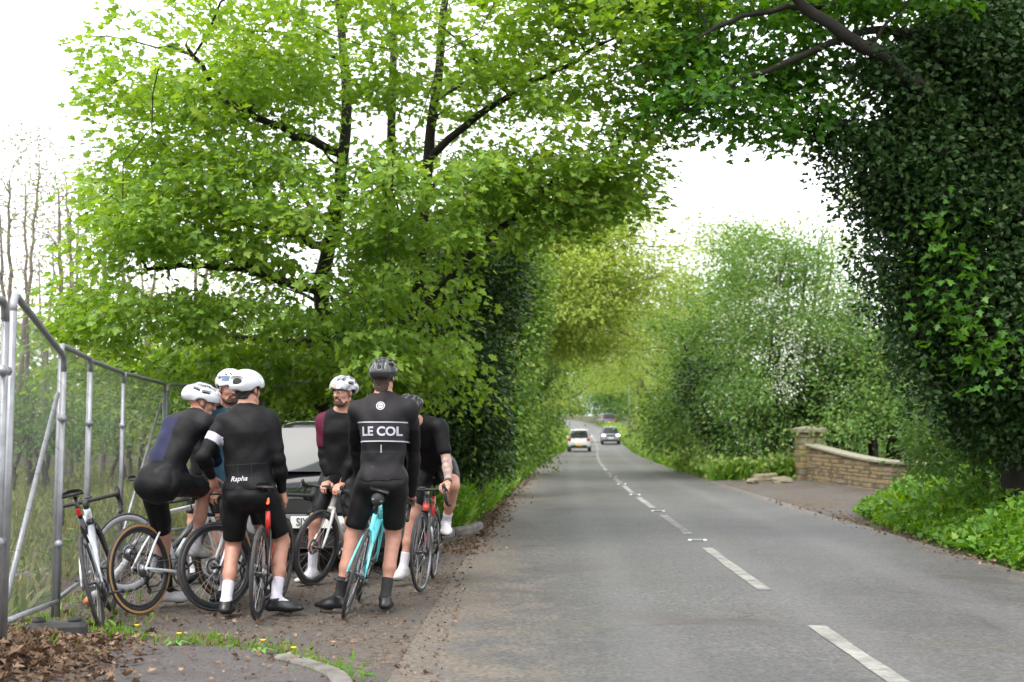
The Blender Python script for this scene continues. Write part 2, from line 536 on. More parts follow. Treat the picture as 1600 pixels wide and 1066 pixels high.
tag(link('driveway', mesh_np('driveway', np.array(Vd), Fd, m_drive)), 'gritty driveway mouth in front of the stone wall', 'driveway', kind='structure')

m_pave = dirt_material('pavement_asphalt', (0.115, 0.102, 0.098), (0.215, 0.194, 0.186), (0.165, 0.150, 0.143), 40, 1.3)
m_kerb = mat('kerb_concrete', (0.19, 0.175, 0.16), 0.85, vary=0.5, vscale=7, col2=(0.075, 0.066, 0.055), bump=0.5, bscale=40)
edge_px = [(120, 1022), (200, 1012), (262, 1008), (330, 1011), (395, 1019), (450, 1031), (492, 1043), (520, 1054), (533, 1066), (537, 1085), (536, 1120)]
ZP = 0.07
edge = catmull([PG(x, y, ZP) for x, y in edge_px], 4)
E = [(p.x, p.y) for p in edge]
inner = Vector((-2.3, 3.0))
V, n = [], len(E)
rings = 14
for j in range(rings + 1):
    for (x, y) in E:
        q = Vector((x, y)).lerp(Vector((x * 0.45 - 1.2, min(y, 3.0))), j / rings) if True else None
        V.append((q.x, q.y, ZP + 0.004 * math.sin(5 * q.x) * math.sin(4 * q.y)))
F = [[j * n + i, j * n + i + 1, (j + 1) * n + i + 1, (j + 1) * n + i] for j in range(rings) for i in range(n - 1)]
F = [f[::-1] for f in F]
V += [(x, y, -0.03) for (x, y) in E]
base = (rings + 1) * n
F += [[i, base + i, base + i + 1, i + 1] for i in range(n - 1)]
pav = tag(link('pavement', mesh_np('pavement', np.array(V), F, m_pave, smooth=False)), 'patch of grey tarmac footway with rounded kerb corner', 'pavement', kind='structure')
kp = [p for p in edge if p.x > PG(425, 1030, ZP).x]
for i in range(0, len(kp) - 4, 4):
    b = MB()
    seg = kp[i:i + 5]
    sect = [(-0.055, -0.10), (-0.055, 0.020), (-0.045, 0.032), (0.045, 0.032), (0.058, 0.018), (0.06, -0.10)]
    V = []
    for j, p in enumerate(seg):
        q = p.copy()
        if j == 0: q = q.lerp(seg[1], 0.04)
        if j == len(seg) - 1: q = q.lerp(seg[-2], 0.04)
        t = (seg[min(j + 1, len(seg) - 1)] - seg[max(j - 1, 0)]).normalized(); nn = Vector((t.y, -t.x, 0))
        for (a, z) in sect: V.append(Vector((q.x, q.y, ZP + z - 0.01)) - nn * a)
    m = len(sect)
    F = [[j * m + a, j * m + a + 1, (j + 1) * m + a + 1, (j + 1) * m + a] for j in range(len(seg) - 1) for a in range(m - 1)]
    F += [list(range(m))[::-1], [(len(seg) - 1) * m + a for a in range(m)]]
    b.add(V, F, 0, False).build('kerb_stone', m_kerb, pav)
vk = tag(empty('verge_kerb', PG(720, 836)), 'short worn kerb closing the lay-by before the grass verge', 'kerb', kind='structure')
pts = [PG(x, y) for x, y in ((600, 843), (640, 842), (676, 841), (708, 839), (733, 835), (748, 828))]
for a, c in zip(pts[:-1], pts[1:]):
    d = c - a
    o = MB().box((0, 0, 0.0), (d.length * 0.96, 0.15, 0.24), 0, None, 0.03).build('kerb_stone', m_kerb, vk)
    o.matrix_parent_inverse = Matrix.Translation(-vk.location)
    o.location = (a + c) / 2; o.rotation_euler.z = math.atan2(d.y, d.x)
# ------------------------------------------------------------------ leaves, sprays, trees
def fan(outline, lift=0.0):
    V = [(0, 0, 0)] + [(x, y, lift * abs(y)) for x, y in outline]
    return np.array(V, float), np.array([[0, i, i + 1] for i in range(1, len(outline))])
SYC = fan([(0.02, -0.06), (-0.02, -0.34), (0.24, -0.27), (0.40, -0.55), (0.50, -0.22), (0.72, -0.20), (1.0, 0.0), (0.72, 0.20), (0.50, 0.22), (0.40, 0.55), (0.24, 0.27), (-0.02, 0.34), (0.02, 0.06)], 0.22)
OVAL = (np.array([(0, 0, 0), (0.45, -0.30, 0.10), (1, 0, -0.05), (0.45, 0.30, 0.10)], float), np.array([[0, 1, 2], [0, 2, 3]]))
IVY = (np.array([(0, 0, 0), (0.10, -0.42, 0.06), (0.55, -0.26, 0.05), (1, 0, -0.08), (0.55, 0.26, 0.05), (0.10, 0.42, 0.06)], float), np.array([[0, 1, 2], [0, 2, 3], [0, 3, 4], [0, 4, 5]]))
BLADE = (np.array([(0, -0.035, 0), (0, 0.035, 0), (0.55, 0.028, 0.04), (0.55, -0.028, 0.04), (1, 0, 0.22)], float), np.array([[0, 1, 2], [0, 2, 3], [3, 2, 4]]))
LONG = (np.array([(0, 0, 0), (0.35, -0.16, 0.05), (0.7, -0.10, 0.06), (1, 0, -0.06), (0.7, 0.10, 0.06), (0.35, 0.16, 0.05)], float), np.array([[0, 1, 2], [0, 2, 3], [0, 3, 4], [0, 4, 5]]))

def unit(a): return a / np.maximum(np.linalg.norm(a, axis=1, keepdims=True), 1e-9)

def leaf_arrays(P, A, Nn, S, tpl):
    tv, tf = tpl
    A = unit(A)
    Nn = unit(Nn - A * np.sum(A * Nn, axis=1, keepdims=True))
    B = np.cross(Nn, A)
    S = np.broadcast_to(np.asarray(S, float), (len(P),))[:, None, None]
    V = P[:, None, :] + S * (tv[None, :, 0:1] * A[:, None, :] + tv[None, :, 1:2] * B[:, None, :] + tv[None, :, 2:3] * Nn[:, None, :])
    k = len(tv)
    F = tf[None] + (np.arange(len(P)) * k)[:, None, None]
    return V.reshape(-1, 3), F.reshape(-1, 3)

def leaf_mesh(name, parts, mats, parent=None, seed=0):
    """parts: list of (P, A, N, S, template, material index, tint)"""
    Vs, Fs, Ms, Ts, o = [], [], [], [], 0
    for (P, A, Nn, S, tpl, mi, tint) in parts:
        if len(P) == 0: continue
        v, f = leaf_arrays(P, A, Nn, S, tpl)
        Vs.append(v); Fs.append(f + o); o += len(v)
        Ms.append(np.full(len(f), mi)); Ts.append(np.repeat(tint, len(tpl[1])))
    me = mesh_np(name, np.concatenate(Vs), np.concatenate(Fs), mats, np.concatenate(Ms), smooth=False, tint=np.concatenate(Ts))
    return link(name, me, parent)

def in_blob(c, r, n, g, shell=0.55):
    """n points in an ellipsoid, pushed towards its skin"""
    d = unit(g.normal(size=(n, 3)))
    rad = np.maximum(g.random(n) ** (1 / 3), shell * g.random(n) + (1 - shell) * 0.0)
    rad = shell * (0.72 + 0.28 * g.random(n)) + (1 - shell) * g.random(n) ** (1 / 3) if shell > 0 else g.random(n) ** (1 / 3)
    return np.array(c) + d * rad[:, None] * np.array(r)

def sprays(C, per, rad, flat, g, droop=0.0, out=None, up=0.8, jitter=0.6):
    """leaves in a flattened spray round each centre C; returns P, A, N"""
    n = len(C)
    k = np.repeat(np.arange(n), per)
    off = np.clip(g.normal(size=(len(k), 3)) * 0.5, -0.85, 0.85)
    off[:, 2] *= flat
    rr = rad if np.isscalar(rad) else np.asarray(rad)[k][:, None]
    P = C[k] + off * rr
    h = np.sqrt(off[:, 0] ** 2 + off[:, 1] ** 2)
    P[:, 2] -= droop * h * h * (rr if np.isscalar(rr) else rr[:, 0])
    A = off * np.array([1, 1, 0.3]) + g.normal(size=off.shape) * 0.25
    if out is not None: A = A + (C - out)[k] * 0.15
    A[:, 2] -= 0.25
    N = g.normal(size=off.shape) * jitter
    N[:, 2] += up
    return P, A, N, k

def tubes_mesh(name, lines, mat_, parent=None, n=6):
    """many tapered branches in one mesh; lines = [(pts (k,3), radii (k,))]"""
    Vs, Fs, o = [], [], 0
    for pts, rad, ns in lines:
        pts = np.asarray(pts, float); k = len(pts)
        t = unit(np.gradient(pts, axis=0))
        ref = np.where(np.abs(t[:, 2:3]) < 0.9, np.array([[0, 0, 1.0]]), np.array([[1.0, 0, 0]]))
        ref = np.repeat(ref[:1], k, 0)
        u = unit(np.cross(t, ref)); w = np.cross(t, u)
        a = 2 * np.pi * np.arange(ns) / ns
        V = pts[:, None, :] + np.asarray(rad)[:, None, None] * (np.cos(a)[None, :, None] * u[:, None, :] + np.sin(a)[None, :, None] * w[:, None, :])
        i = np.arange(k - 1)[:, None] * ns + np.arange(ns)[None, :]
        j = np.arange(k - 1)[:, None] * ns + ((np.arange(ns) + 1) % ns)[None, :]
        Vs.append(V.reshape(-1, 3)); Fs.append(np.stack([i, j, j + ns, i + ns], -1).reshape(-1, 4) + o); o += k * ns
    return link(name, mesh_np(name, np.concatenate(Vs), np.concatenate(Fs), mat_), parent)

def wobble_line(a, b, n, amp, g, sag=0.0):
    t = np.linspace(0, 1, n)[:, None]
    L = np.linalg.norm(b - a)
    p = a + (b - a) * t
    w = np.sin(np.pi * t)
    ph = g.random((3, 2)) * 6.28
    for d in range(3):
        p[:, d] += amp * L * (np.sin(2.5 * np.pi * t[:, 0] + ph[d, 0]) * 0.6 + np.sin(6 * np.pi * t[:, 0] + ph[d, 1]) * 0.25) * w[:, 0]
    p[:, 2] += sag * L * w[:, 0]
    return p

def grow(stems, targets, g, n_limbs, limb_r, twig_r, rise=0.12, keep=1.0):
    """stems: [(pts, radii)]; limbs to sampled targets, then a twig to every target. Returns tube lines"""
    lines = [(np.asarray(p, float), np.asarray(r, float), 9) for p, r in stems]
    nodes = np.concatenate([l[0][len(l[0]) // 4:] for l in lines])
    nrad = np.concatenate([l[1][len(l[1]) // 4:] for l in lines])
    sel = []
    if n_limbs:
        sel = [int(g.integers(len(targets)))]
        d = np.linalg.norm(targets - targets[sel[0]], axis=1)
        for _ in range(min(n_limbs, len(targets)) - 1):
            i = int(np.argmax(d * (0.6 + 0.4 * g.random(len(d))))); sel.append(i)
            d = np.minimum(d, np.linalg.norm(targets - targets[i], axis=1))
        allp, allr = [nodes], [nrad]
        for i in sel:
            T = targets[i]
            P = np.concatenate(allp); Rr = np.concatenate(allr)
            dd = np.linalg.norm(P - T, axis=1) + 1.1 * np.clip(P[:, 2] - T[2] + 0.35 * np.linalg.norm(P[:, :2] - T[:2], axis=1), 0, None)
            j = int(np.argmin(dd))
            L = np.linalg.norm(P[j] - T)
            nn = max(6, int(L / 0.35))
            line = wobble_line(P[j], T, nn, 0.07, g, rise)
            r0 = min(Rr[j] * 0.7, limb_r * (0.35 + 0.16 * L))
            rad = np.linspace(r0, max(twig_r, r0 * 0.18), nn)
            lines.append((line, rad, 7)); allp.append(line[nn // 4:]); allr.append(rad[nn // 4:])
        nodes = np.concatenate(allp); nrad = np.concatenate(allr)
    s = set(sel)
    d0 = np.array([np.min(np.sum((nodes - T) ** 2, axis=1)) for T in targets])
    cap_ = len(nodes) + 3 * len(targets)
    NB = np.zeros((cap_, 3)); NB[:len(nodes)] = nodes; RB = np.zeros(cap_); RB[:len(nodes)] = nrad; m_ = len(nodes)
    for i in np.argsort(d0):                                   # near twigs first, so later ones fork from them
        T = targets[i]
        if i in s or g.random() > keep: continue
        dd = np.linalg.norm(NB[:m_] - T, axis=1) + 0.5 * np.clip(NB[:m_, 2] - T[2], 0, None)
        j = int(np.argmin(dd))
        line = wobble_line(NB[j], T, 5, 0.06, g, 0.06)
        r0 = min(RB[j] * 0.75, twig_r * (1.0 + 0.6 * dd[j]))
        rad = np.linspace(r0, max(twig_r * 0.35, r0 * 0.4), 5)
        lines.append((line, rad, 4))
        NB[m_:m_ + 3] = line[[1, 2, 4]]; RB[m_:m_ + 3] = rad[[1, 2, 4]]; m_ += 3
    return lines

m_bark = mat('grey_bark', (0.085, 0.070, 0.052), 0.9, vary=0.6, vscale=5, col2=(0.030, 0.026, 0.018), bump=0.8, bscale=18)
m_bark_moss = mat('mossy_bark', (0.075, 0.062, 0.042), 0.9, vary=0.7, vscale=3.5, col2=(0.045, 0.055, 0.018), bump=0.8, bscale=16)
m_bark_dark = mat('dark_bark', (0.024, 0.019, 0.014), 0.9, vary=0.5, vscale=6, bump=0.8, bscale=16)
m_bark_pale = mat('pale_bark', (0.20, 0.165, 0.135), 0.9, vary=0.5, vscale=6, bump=0.6, bscale=16)
m_bark_red = mat('reddish_bark', (0.130, 0.075, 0.050), 0.85, vary=0.5, vscale=7, bump=0.5, bscale=16)

L_syc = leaf_mat('sycamore_leaf', (0.115, 0.230, 0.036), (0.235, 0.370, 0.062), (0.34, 0.43, 0.09), 0.50)
L_sycd = leaf_mat('deep_sycamore_leaf', (0.045, 0.130, 0.020), (0.085, 0.210, 0.028), (0.13, 0.26, 0.04), 0.45)
L_holly = leaf_mat('glossy_dark_leaf', (0.014, 0.036, 0.010), (0.036, 0.075, 0.018), (0.075, 0.115, 0.035), 0.15, 0.42, 0.25)
L_ivy = leaf_mat('ivy_leaf', (0.014, 0.036, 0.010), (0.034, 0.074, 0.018), (0.070, 0.115, 0.034), 0.15, 0.42, 0.22)
L_beech = leaf_mat('young_beech_leaf', (0.200, 0.300, 0.055), (0.33, 0.42, 0.09), (0.44, 0.42, 0.14), 0.5)
L_light = leaf_mat('pale_green_leaf', (0.150, 0.240, 0.055), (0.26, 0.35, 0.09), (0.36, 0.42, 0.15), 0.45)
L_haw = leaf_mat('hawthorn_leaf', (0.055, 0.135, 0.028), (0.130, 0.235, 0.050), (0.22, 0.31, 0.09), 0.38)
L_hedge = leaf_mat('hedge_leaf', (0.050, 0.120, 0.022), (0.120, 0.220, 0.036), (0.19, 0.25, 0.055), 0.35)
L_bud = leaf_mat('bronze_bud_leaf', (0.180, 0.130, 0.085), (0.26, 0.22, 0.13), (0.22, 0.27, 0.10), 0.4)
L_field = leaf_mat('field_blade', (0.110, 0.150, 0.040), (0.230, 0.240, 0.085), (0.37, 0.30, 0.16), 0.4)
L_bloss = leaf_mat('white_blossom', (0.62, 0.64, 0.56), (0.74, 0.75, 0.68), None, 0.3)
L_grass = leaf_mat('grass_blade', (0.070, 0.165, 0.018), (0.150, 0.290, 0.030), (0.27, 0.33, 0.07), 0.40)
L_weed = leaf_mat('nettle_leaf', (0.055, 0.150, 0.018), (0.130, 0.270, 0.030), (0.24, 0.36, 0.045), 0.40)
L_litter = leaf_mat('dead_leaf', (0.075, 0.045, 0.028), (0.19, 0.125, 0.080), (0.30, 0.21, 0.14), 0.10, 0.8, 0.2)

TREES = []
def tree(name, label, cat, base, stems, targets, spec, seed, bark=None, group=None, limbs=18, limb_r=0.06, twig_r=0.008, rise=0.12, keep=1.0, extra=()):
    """spec: list of (per, rad, flat, size, template, material index, up, jitter, droop, fraction of targets)"""
    g = np.random.default_rng(seed)
    t = empty(name, base)
    tag(t, label, cat, group)
    lines = grow(stems, targets, g, limbs, limb_r, twig_r, rise, keep)
    b0 = np.array(base)
    lines = [(l[0] - b0, l[1], l[2]) for l in lines]
    tubes_mesh('trunk', lines, bark or m_bark, t)
    parts, mats = [], []
    cen = targets.mean(axis=0)
    for (T_, (per, rad, flat, size, tpl, mt, up, jit, droop, frac)) in [(targets, q) for q in spec] + list(extra):
        C = T_ if frac >= 1 else T_[g.random(len(T_)) < frac]
        if len(C) == 0: continue
        P, A, N, k = sprays(C, per, rad, flat, g, droop, cen, up, jit)
        tint = np.clip(g.random(len(P)) * 0.75 + (g.random(len(C)) * 0.35)[k], 0, 1)
        if mt not in mats: mats.append(mt)
        parts.append((P - b0, A, N, size * (0.45 + 0.85 * g.random(len(P))), tpl, mats.index(mt), tint))
    cr = leaf_mesh('crown', parts, mats, t)
    cr['kind'] = 'stuff'
    TREES.append(t)
    return t

def stem(pts, r0, r1, g, n=14, amp=0.03):
    """a smooth stem through control points"""
    P = np.array([tuple(p) for p in catmull(pts, max(3, n // (len(pts) - 1)))])
    P[1:-1] += g.normal(size=(len(P) - 2, 3)) * amp * 0.5
    return P, np.linspace(1, 0, len(P)) ** 0.8 * (r0 - r1) + r1
# ------------------------------------------------------------------ the trees, one by one
def blob(px, py, Y, rx, ry, rd, n, g, shell=0.5):
    c = PX(px, py, Y)
    k = Y / FPX
    return in_blob((c.x, c.y, c.z), (rx * k, rd, ry * k), n, g, shell)
def clumps(C, per, r, g):
    """oblate groups of spray centres: the tiers of a crown"""
    n = len(C)
    d = g.normal(size=(n, per, 3)) * 0.55
    d[:, :, 2] -= 0.18 * (d[:, :, 0] ** 2 + d[:, :, 1] ** 2)
    return (C[:, None, :] + d * np.array(r)[None, None, :]).reshape(-1, 3)

def big_sycamore():
    g = np.random.default_rng(11)
    base = np.array([-2.35, 18.6, 0.05])
    V3 = lambda px, py, Y: tuple(PX(px, py, Y))
    stems = [stem([(-2.9, 18.6, 0), V3(508, 560, 18.4), V3(505, 430, 18.2), V3(530, 300, 17.8), V3(540, 130, 17.6), V3(520, -60, 17.4)], 0.15, 0.045, g, 26),
             stem([(-2.4, 18.9, 0), V3(590, 560, 18.8), V3(600, 380, 18.6), V3(612, 190, 18.2), V3(615, -50, 18.0)], 0.12, 0.04, g, 24),
             stem([(-1.7, 18.4, 0), V3(640, 560, 18.0), V3(655, 430, 17.6), V3(668, 250, 17.0), V3(690, 60, 16.6), V3(700, -90, 16.4)], 0.12, 0.035, g, 24),
             stem([(-1.6, 18.2, 0), V3(655, 510, 17.6), V3(720, 420, 16.8), V3(800, 340, 16.0), V3(880, 270, 15.6)], 0.08, 0.02, g, 20, 0.04),
             stem([V3(508, 460, 18.3), V3(450, 440, 17.2), V3(380, 420, 16.2), V3(300, 415, 15.6), V3(230, 420, 15.2)], 0.075, 0.02, g, 18, 0.04),
             stem([V3(515, 395, 18.1), V3(470, 370, 17.0), V3(420, 360, 16.0), V3(350, 340, 15.3)], 0.07, 0.02, g, 16, 0.04),
             stem([V3(530, 240, 17.7), V3(440, 200, 16.8), V3(350, 150, 16.0), V3(290, 70, 15.5)], 0.07, 0.02, g, 16, 0.04),
             stem([V3(668, 250, 17.0), V3(760, 170, 16.2), V3(850, 120, 15.6), V3(960, 60, 15.2)], 0.06, 0.015, g, 16, 0.04)]
    C = np.concatenate([
        blob(520, 230, 16.3, 330, 250, 2.9, 62, g, 0.75), blob(260, 400, 15.6, 165, 160, 1.9, 30, g, 0.6),
        blob(300, 160, 16.0, 150, 170, 1.9, 26, g, 0.6), blob(640, 20, 16.0, 360, 170, 2.6, 42, g, 0.6),
        blob(900, 190, 15.6, 120, 150, 1.7, 26, g, 0.6), blob(600, 300, 14.6, 210, 90, 1.0, 22, g, 0.3),
        blob(960, 30, 15.0, 130, 80, 1.4, 16, g, 0.5), blob(330, 500, 15.6, 190, 55, 1.2, 16, g, 0.4),
        blob(660, 470, 15.2, 55, 70, 0.7, 8, g, 0.3), blob(800, 300, 15.4, 120, 70, 1.0, 12, g, 0.3),
        blob(930, 290, 15.6, 85, 40, 0.9, 9, g, 0.3), blob(130, 500, 15.6, 60, 80, 1.0, 7, g, 0.4), blob(610, 540, 15.3, 120, 40, 0.7, 9, g, 0.3)])
    C = C[g.random(len(C)) < 0.88]
    T = clumps(C, 10, (1.05, 0.95, 0.17), g)
    T = T[(T[:, 2] > 2.15) & (T[:, 1] > 12.8)]
    # keep the outline of the photographed crown
    px = 800 + T[:, 0] / T[:, 1] * FPX; py = 680 - (T[:, 2] - CAM_H) / T[:, 1] * FPX
    left = np.interp(py, [-200, 0, 90, 170, 230, 330, 420, 540, 640], [60, 90, 130, 130, 150, 110, 80, 70, 110])
    right = np.interp(py, [-200, 0, 120, 190, 260, 330, 400, 470, 620], [1250, 1120, 1070, 1050, 1030, 1010, 800, 740, 720])
    bot = np.interp(px, [60, 200, 330, 450, 560, 640, 720, 800, 1050], [560, 520, 495, 500, 560, 595, 580, 395, 370]) + 28 * np.sin(px * 0.045) + g.normal(size=len(px)) * 12
    keep_ = (px > left) & (px < right) & (py < bot)
    # foliage does not grow straight in front of the thick boughs: they stay visible
    for bp in (stems[0][0], stems[2][0], stems[3][0], stems[4][0], stems[5][0], stems[6][0], stems[7][0]):
        bx = 800 + bp[:, 0] / bp[:, 1] * FPX; by = 680 - (bp[:, 2] - CAM_H) / bp[:, 1] * FPX
        dm = np.min(np.hypot(px[:, None] - bx[None], py[:, None] - by[None]), axis=1)
        keep_ &= ~((dm < 30) & (T[:, 1] < bp[:, 1].mean() + 0.2) & (g.random(len(T)) < 0.72))
    low = np.concatenate([clumps(blob(440, 580, 17.6, 150, 45, 0.7, 12, g, 0.3), 9, (0.9, 0.7, 0.2), g), clumps(blob(640, 570, 17.0, 80, 50, 0.6, 8, g, 0.3), 9, (0.7, 0.6, 0.2), g), clumps(blob(250, 570, 17.8, 130, 36, 0.7, 9, g, 0.3), 9, (0.9, 0.7, 0.2), g)])
    T = np.concatenate([T[keep_], low])
    t = tree('sycamore_tree', 'large bright green sycamore spreading over the lay-by behind the cyclists', 'tree', tuple(base), stems, T,
             [(30, 0.40, 0.22, 0.098, SYC, L_syc, 1.0, 0.50, 0.6, 1.0)], 12, m_bark_dark, 'roadside trees', 48, 0.07, 0.0075, 0.05)
    # hanging flower tassels
    return t
big_sycamore()

def bushy(name, label, cat, base, blobs, spec, seed, bark=None, height=None, nst=3, r0=0.10, limbs=14, clump=None, group='roadside trees', limb_r=0.05, tw=0.008, keep=1.0, lim=None, cl=None, extra=None):
    g = np.random.default_rng(seed)
    if cl: blobs = [b[:6] + (max(4, int(b[6] / cl[0] * 1.15)),) + tuple(b[7:]) for b in blobs]; clump = cl
    T = np.concatenate([blob(*b, g) if len(b) == 7 else blob(*b[:7], g, b[7]) for b in blobs])
    if clump: T = clumps(T, *clump, g)
    T = T[T[:, 2] > gz(T[:, 0], T[:, 1]) + 0.25]
    if lim is not None: T = T[lim(T)]
    top = np.percentile(T[:, 2], 85) if height is None else height
    ex = [(np.concatenate([blob(*b, g, 0.3) for b in eb]), es) for eb, es in (extra or [])]
    stems = []
    b0 = Vector(base)
    cx, cyy = T[:, 0].mean(), T[:, 1].mean()
    for i in range(nst):
        a = Vector((b0.x + g.normal() * 0.22 * (nst > 1), b0.y + g.normal() * 0.22 * (nst > 1), b0.z - 0.1))
        e = T[g.integers(len(T))]
        e = Vector((0.5 * e[0] + 0.5 * cx, 0.5 * e[1] + 0.5 * cyy, top * (0.8 + 0.25 * g.random())))
        m1 = a.lerp(e, 0.35); m1.x = 0.6 * m1.x + 0.4 * a.x; m1.y = 0.6 * m1.y + 0.4 * a.y
        m2 = a.lerp(e, 0.7)
        stems.append(stem([a, m1, m2, e], r0 * (0.7 + 0.5 * g.random()), r0 * 0.25, g, 18, 0.04))
    return tree(name, label, cat, base, stems, T, spec, seed + 1, bark, group, limbs, limb_r, tw, 0.10, keep, ex)

def GP(X, Y): return (X, Y, float(gz(X, Y)))

# dark holly thicket behind the cyclists
bushy('holly_tree', 'dense dark evergreen holly beside the bright sycamore above the grass verge', 'tree', GP(-0.7, 20.6),
      [(765, 560, 20.6, 62, 190, 1.1, 420), (770, 420, 20.8, 75, 95, 1.2, 220), (715, 620, 20.0, 80, 110, 1.0, 240), (775, 670, 20.4, 36, 60, 0.7, 100)],
      [(44, 0.42, 0.9, 0.075, IVY, L_holly, 0.55, 0.8, 0.3, 1.0), (12, 0.5, 0.8, 0.10, OVAL, L_hedge, 0.8, 0.7, 0.2, 0.7)], 21, m_bark_dark, None, 4, 0.11,
      lim=lambda T: 800 + T[:, 0] / T[:, 1] * FPX < np.interp(680 - (T[:, 2] - CAM_H) / T[:, 1] * FPX, [300, 450, 560, 700, 800], [845, 800, 775, 772, 740]))
bushy('holly_tree', 'dark evergreen thicket under the sycamore, behind the parked car', 'tree', GP(-2.3, 21.4),
      [(600, 560, 21.4, 120, 130, 1.2, 420), (640, 440, 21.6, 90, 90, 1.2, 160), (560, 650, 21.0, 110, 60, 1.0, 140)],
      [(40, 0.45, 0.9, 0.08, IVY, L_holly, 0.55, 0.8, 0.3, 1.0), (10, 0.5, 0.8, 0.11, OVAL, L_hedge, 0.8, 0.7, 0.2, 0.7)], 23, m_bark_dark, None, 4, 0.11)
bushy('hedge_bush', 'bright leafy hedge behind the fence and the parked car roof', 'hedge', GP(-4.6, 21.5),
      [(330, 610, 21.5, 170, 60, 1.0, 200), (470, 600, 21.0, 130, 55, 1.0, 190), (420, 540, 22.5, 180, 60, 1.3, 170)],
      [(26, 0.5, 0.7, 0.10, OVAL, L_hedge, 0.8, 0.65, 0.3, 1.0), (10, 0.5, 0.7, 0.11, OVAL, L_beech, 0.8, 0.65, 0.3, 0.35)], 25, m_bark, None, 6, 0.07, cl=(6, (0.6, 0.6, 0.28)))

# left side of the lane, going away
bushy('ivy_clad_tree', 'ivy-covered tree with pale leaf tips at the verge edge past the holly', 'tree', GP(-0.55, 27.5),
      [(812, 560, 27.5, 34, 150, 1.0, 330), (800, 420, 28, 50, 90, 1.4, 200), (795, 680, 27.2, 42, 50, 1.0, 150), (830, 480, 28, 30, 70, 1.0, 90)],
      [(30, 0.45, 0.9, 0.095, IVY, L_hedge, 0.5, 0.8, 0.3, 1.0), (12, 0.5, 0.9, 0.10, OVAL, L_beech, 0.6, 0.8, 0.3, 0.55)], 31, m_bark, None, 3, 0.12,
      lim=lambda T: 800 + T[:, 0] / T[:, 1] * FPX < np.interp(680 - (T[:, 2] - CAM_H) / T[:, 1] * FPX, [300, 520, 560, 700, 740], [885, 832, 826, 815, 790]))
bushy('beech_tree', 'tall yellow-green beech arching over the lane beyond the sycamore', 'tree', GP(-1.5, 37),
      [(860, 450, 36, 90, 90, 2.6, 60), (930, 400, 37, 75, 75, 2.2, 46), (800, 380, 37, 100, 110, 2.5, 50), (880, 330, 38, 90, 60, 2.2, 36), (880, 520, 37, 60, 30, 1.8, 20), (960, 470, 38, 30, 40, 1.4, 12)],
      [(40, 0.75, 0.35, 0.13, OVAL, L_beech, 0.9, 0.55, 0.3, 1.0)], 33, m_bark, 9.0, 3, 0.17, 24, (7, (1.4, 1.3, 0.4)), limb_r=0.07, tw=0.012)
bushy('hedgerow_tree', 'dark leafy hedgerow tree with low branches over the lane on the left side', 'tree', GP(-0.4, 44),
      [(836, 610, 43, 16, 105, 1.4, 110), (826, 540, 44, 36, 60, 2.0, 70), (890, 525, 44, 60, 22, 1.6, 50), (828, 675, 42, 16, 40, 1.2, 60)],
      [(34, 0.7, 0.8, 0.13, OVAL, L_haw, 0.6, 0.8, 0.3, 1.0), (10, 0.8, 0.8, 0.13, OVAL, L_beech, 0.6, 0.8, 0.3, 0.5)], 35, m_bark, None, 3, 0.15, cl=(9, (0.75, 0.75, 0.42)))
for i, (Y, sd, lab, lm) in enumerate([(58, 41, 'yellow-green roadside tree left of the white pickup, first into the tunnel', L_beech), (74, 43, 'pale roadside tree left of the white pickup, midway in the tunnel', L_light),
                                (92, 45, 'pale yellow tree on the left bank just ahead of the white pickup', L_beech), (114, 47, 'pale green tree on the left bank at the far end of the tunnel', L_light)]):
    X = float(xc(Y)) - 5.2
    k = Y / FPX
    def q(dx, z): return (800 + (X + dx) / Y * FPX, 680 - (z - CAM_H) / Y * FPX)
    b = []
    for (dx, z, rx, rz, n, rd) in ((-0.5, 2.2, 1.4, 2.2, 80, 4), (0.2, 5.2, 2.2, 1.6, 60, 5), (3.0, 6.9, 2.6, 1.3, 70, 4), (5.2, 7.2, 2.2, 1.2, 60, 4), (-1.0, 8.5, 3.0, 2.5, 50, 5), (2.4, 10.0, 3.4, 2.4, 70, 4)):
        p = q(dx, z + float(zr(Y))); b.append((p[0], p[1], Y, rx / k, rz / k, rd, n))
    bushy('tunnel_tree', lab, 'tree', GP(X, Y), b,
          [(34, 1.1, 0.6, 0.20, OVAL, lm, 0.8, 0.7, 0.3, 1.0), (14, 1.1, 0.6, 0.18, OVAL, L_haw, 0.6, 0.8, 0.3, 0.35)], sd, m_bark, 9.0, 3, 0.17, 16, cl=(7, (1.1, 1.1, 0.6)))

for i, (X, Y, h_, lab, lm) in enumerate([(15.0, 186, 9.0, 'rounded green tree straight ahead beyond the tunnel end', L_haw), (20.0, 204, 11.0, 'taller pale tree behind the rounded one at the tunnel end', L_light), (3.2, 158, 8.0, 'green tree left of the road bend at the tunnel end', L_hedge), (10.5, 224, 11.0, 'far tree closing the road bend', L_light)]):
    k = Y / FPX
    def q(dx, z): return (800 + (X + dx) / Y * FPX, 680 - (z - CAM_H) / Y * FPX)
    b = []
    for (dx, z, rx, rz, n, rd) in ((0.0, h_ * 0.25, 3.0, h_ * 0.25, 80, 3), (0.3, h_ * 0.62, 3.8, h_ * 0.34, 90, 3), (-2.2, h_ * 0.5, 2.0, h_ * 0.25, 40, 3)):
        p = q(dx, z + float(gz(X, Y))); b.append((p[0], p[1], Y, rx / k, rz / k, rd, n))
    bushy('bend_tree', lab, 'tree', GP(X, Y), b, [(30, 1.3, 0.7, 0.34, OVAL, lm, 0.7, 0.75, 0.3, 1.0)], 241 + 2 * i, m_bark, None, 3, 0.17, 10)

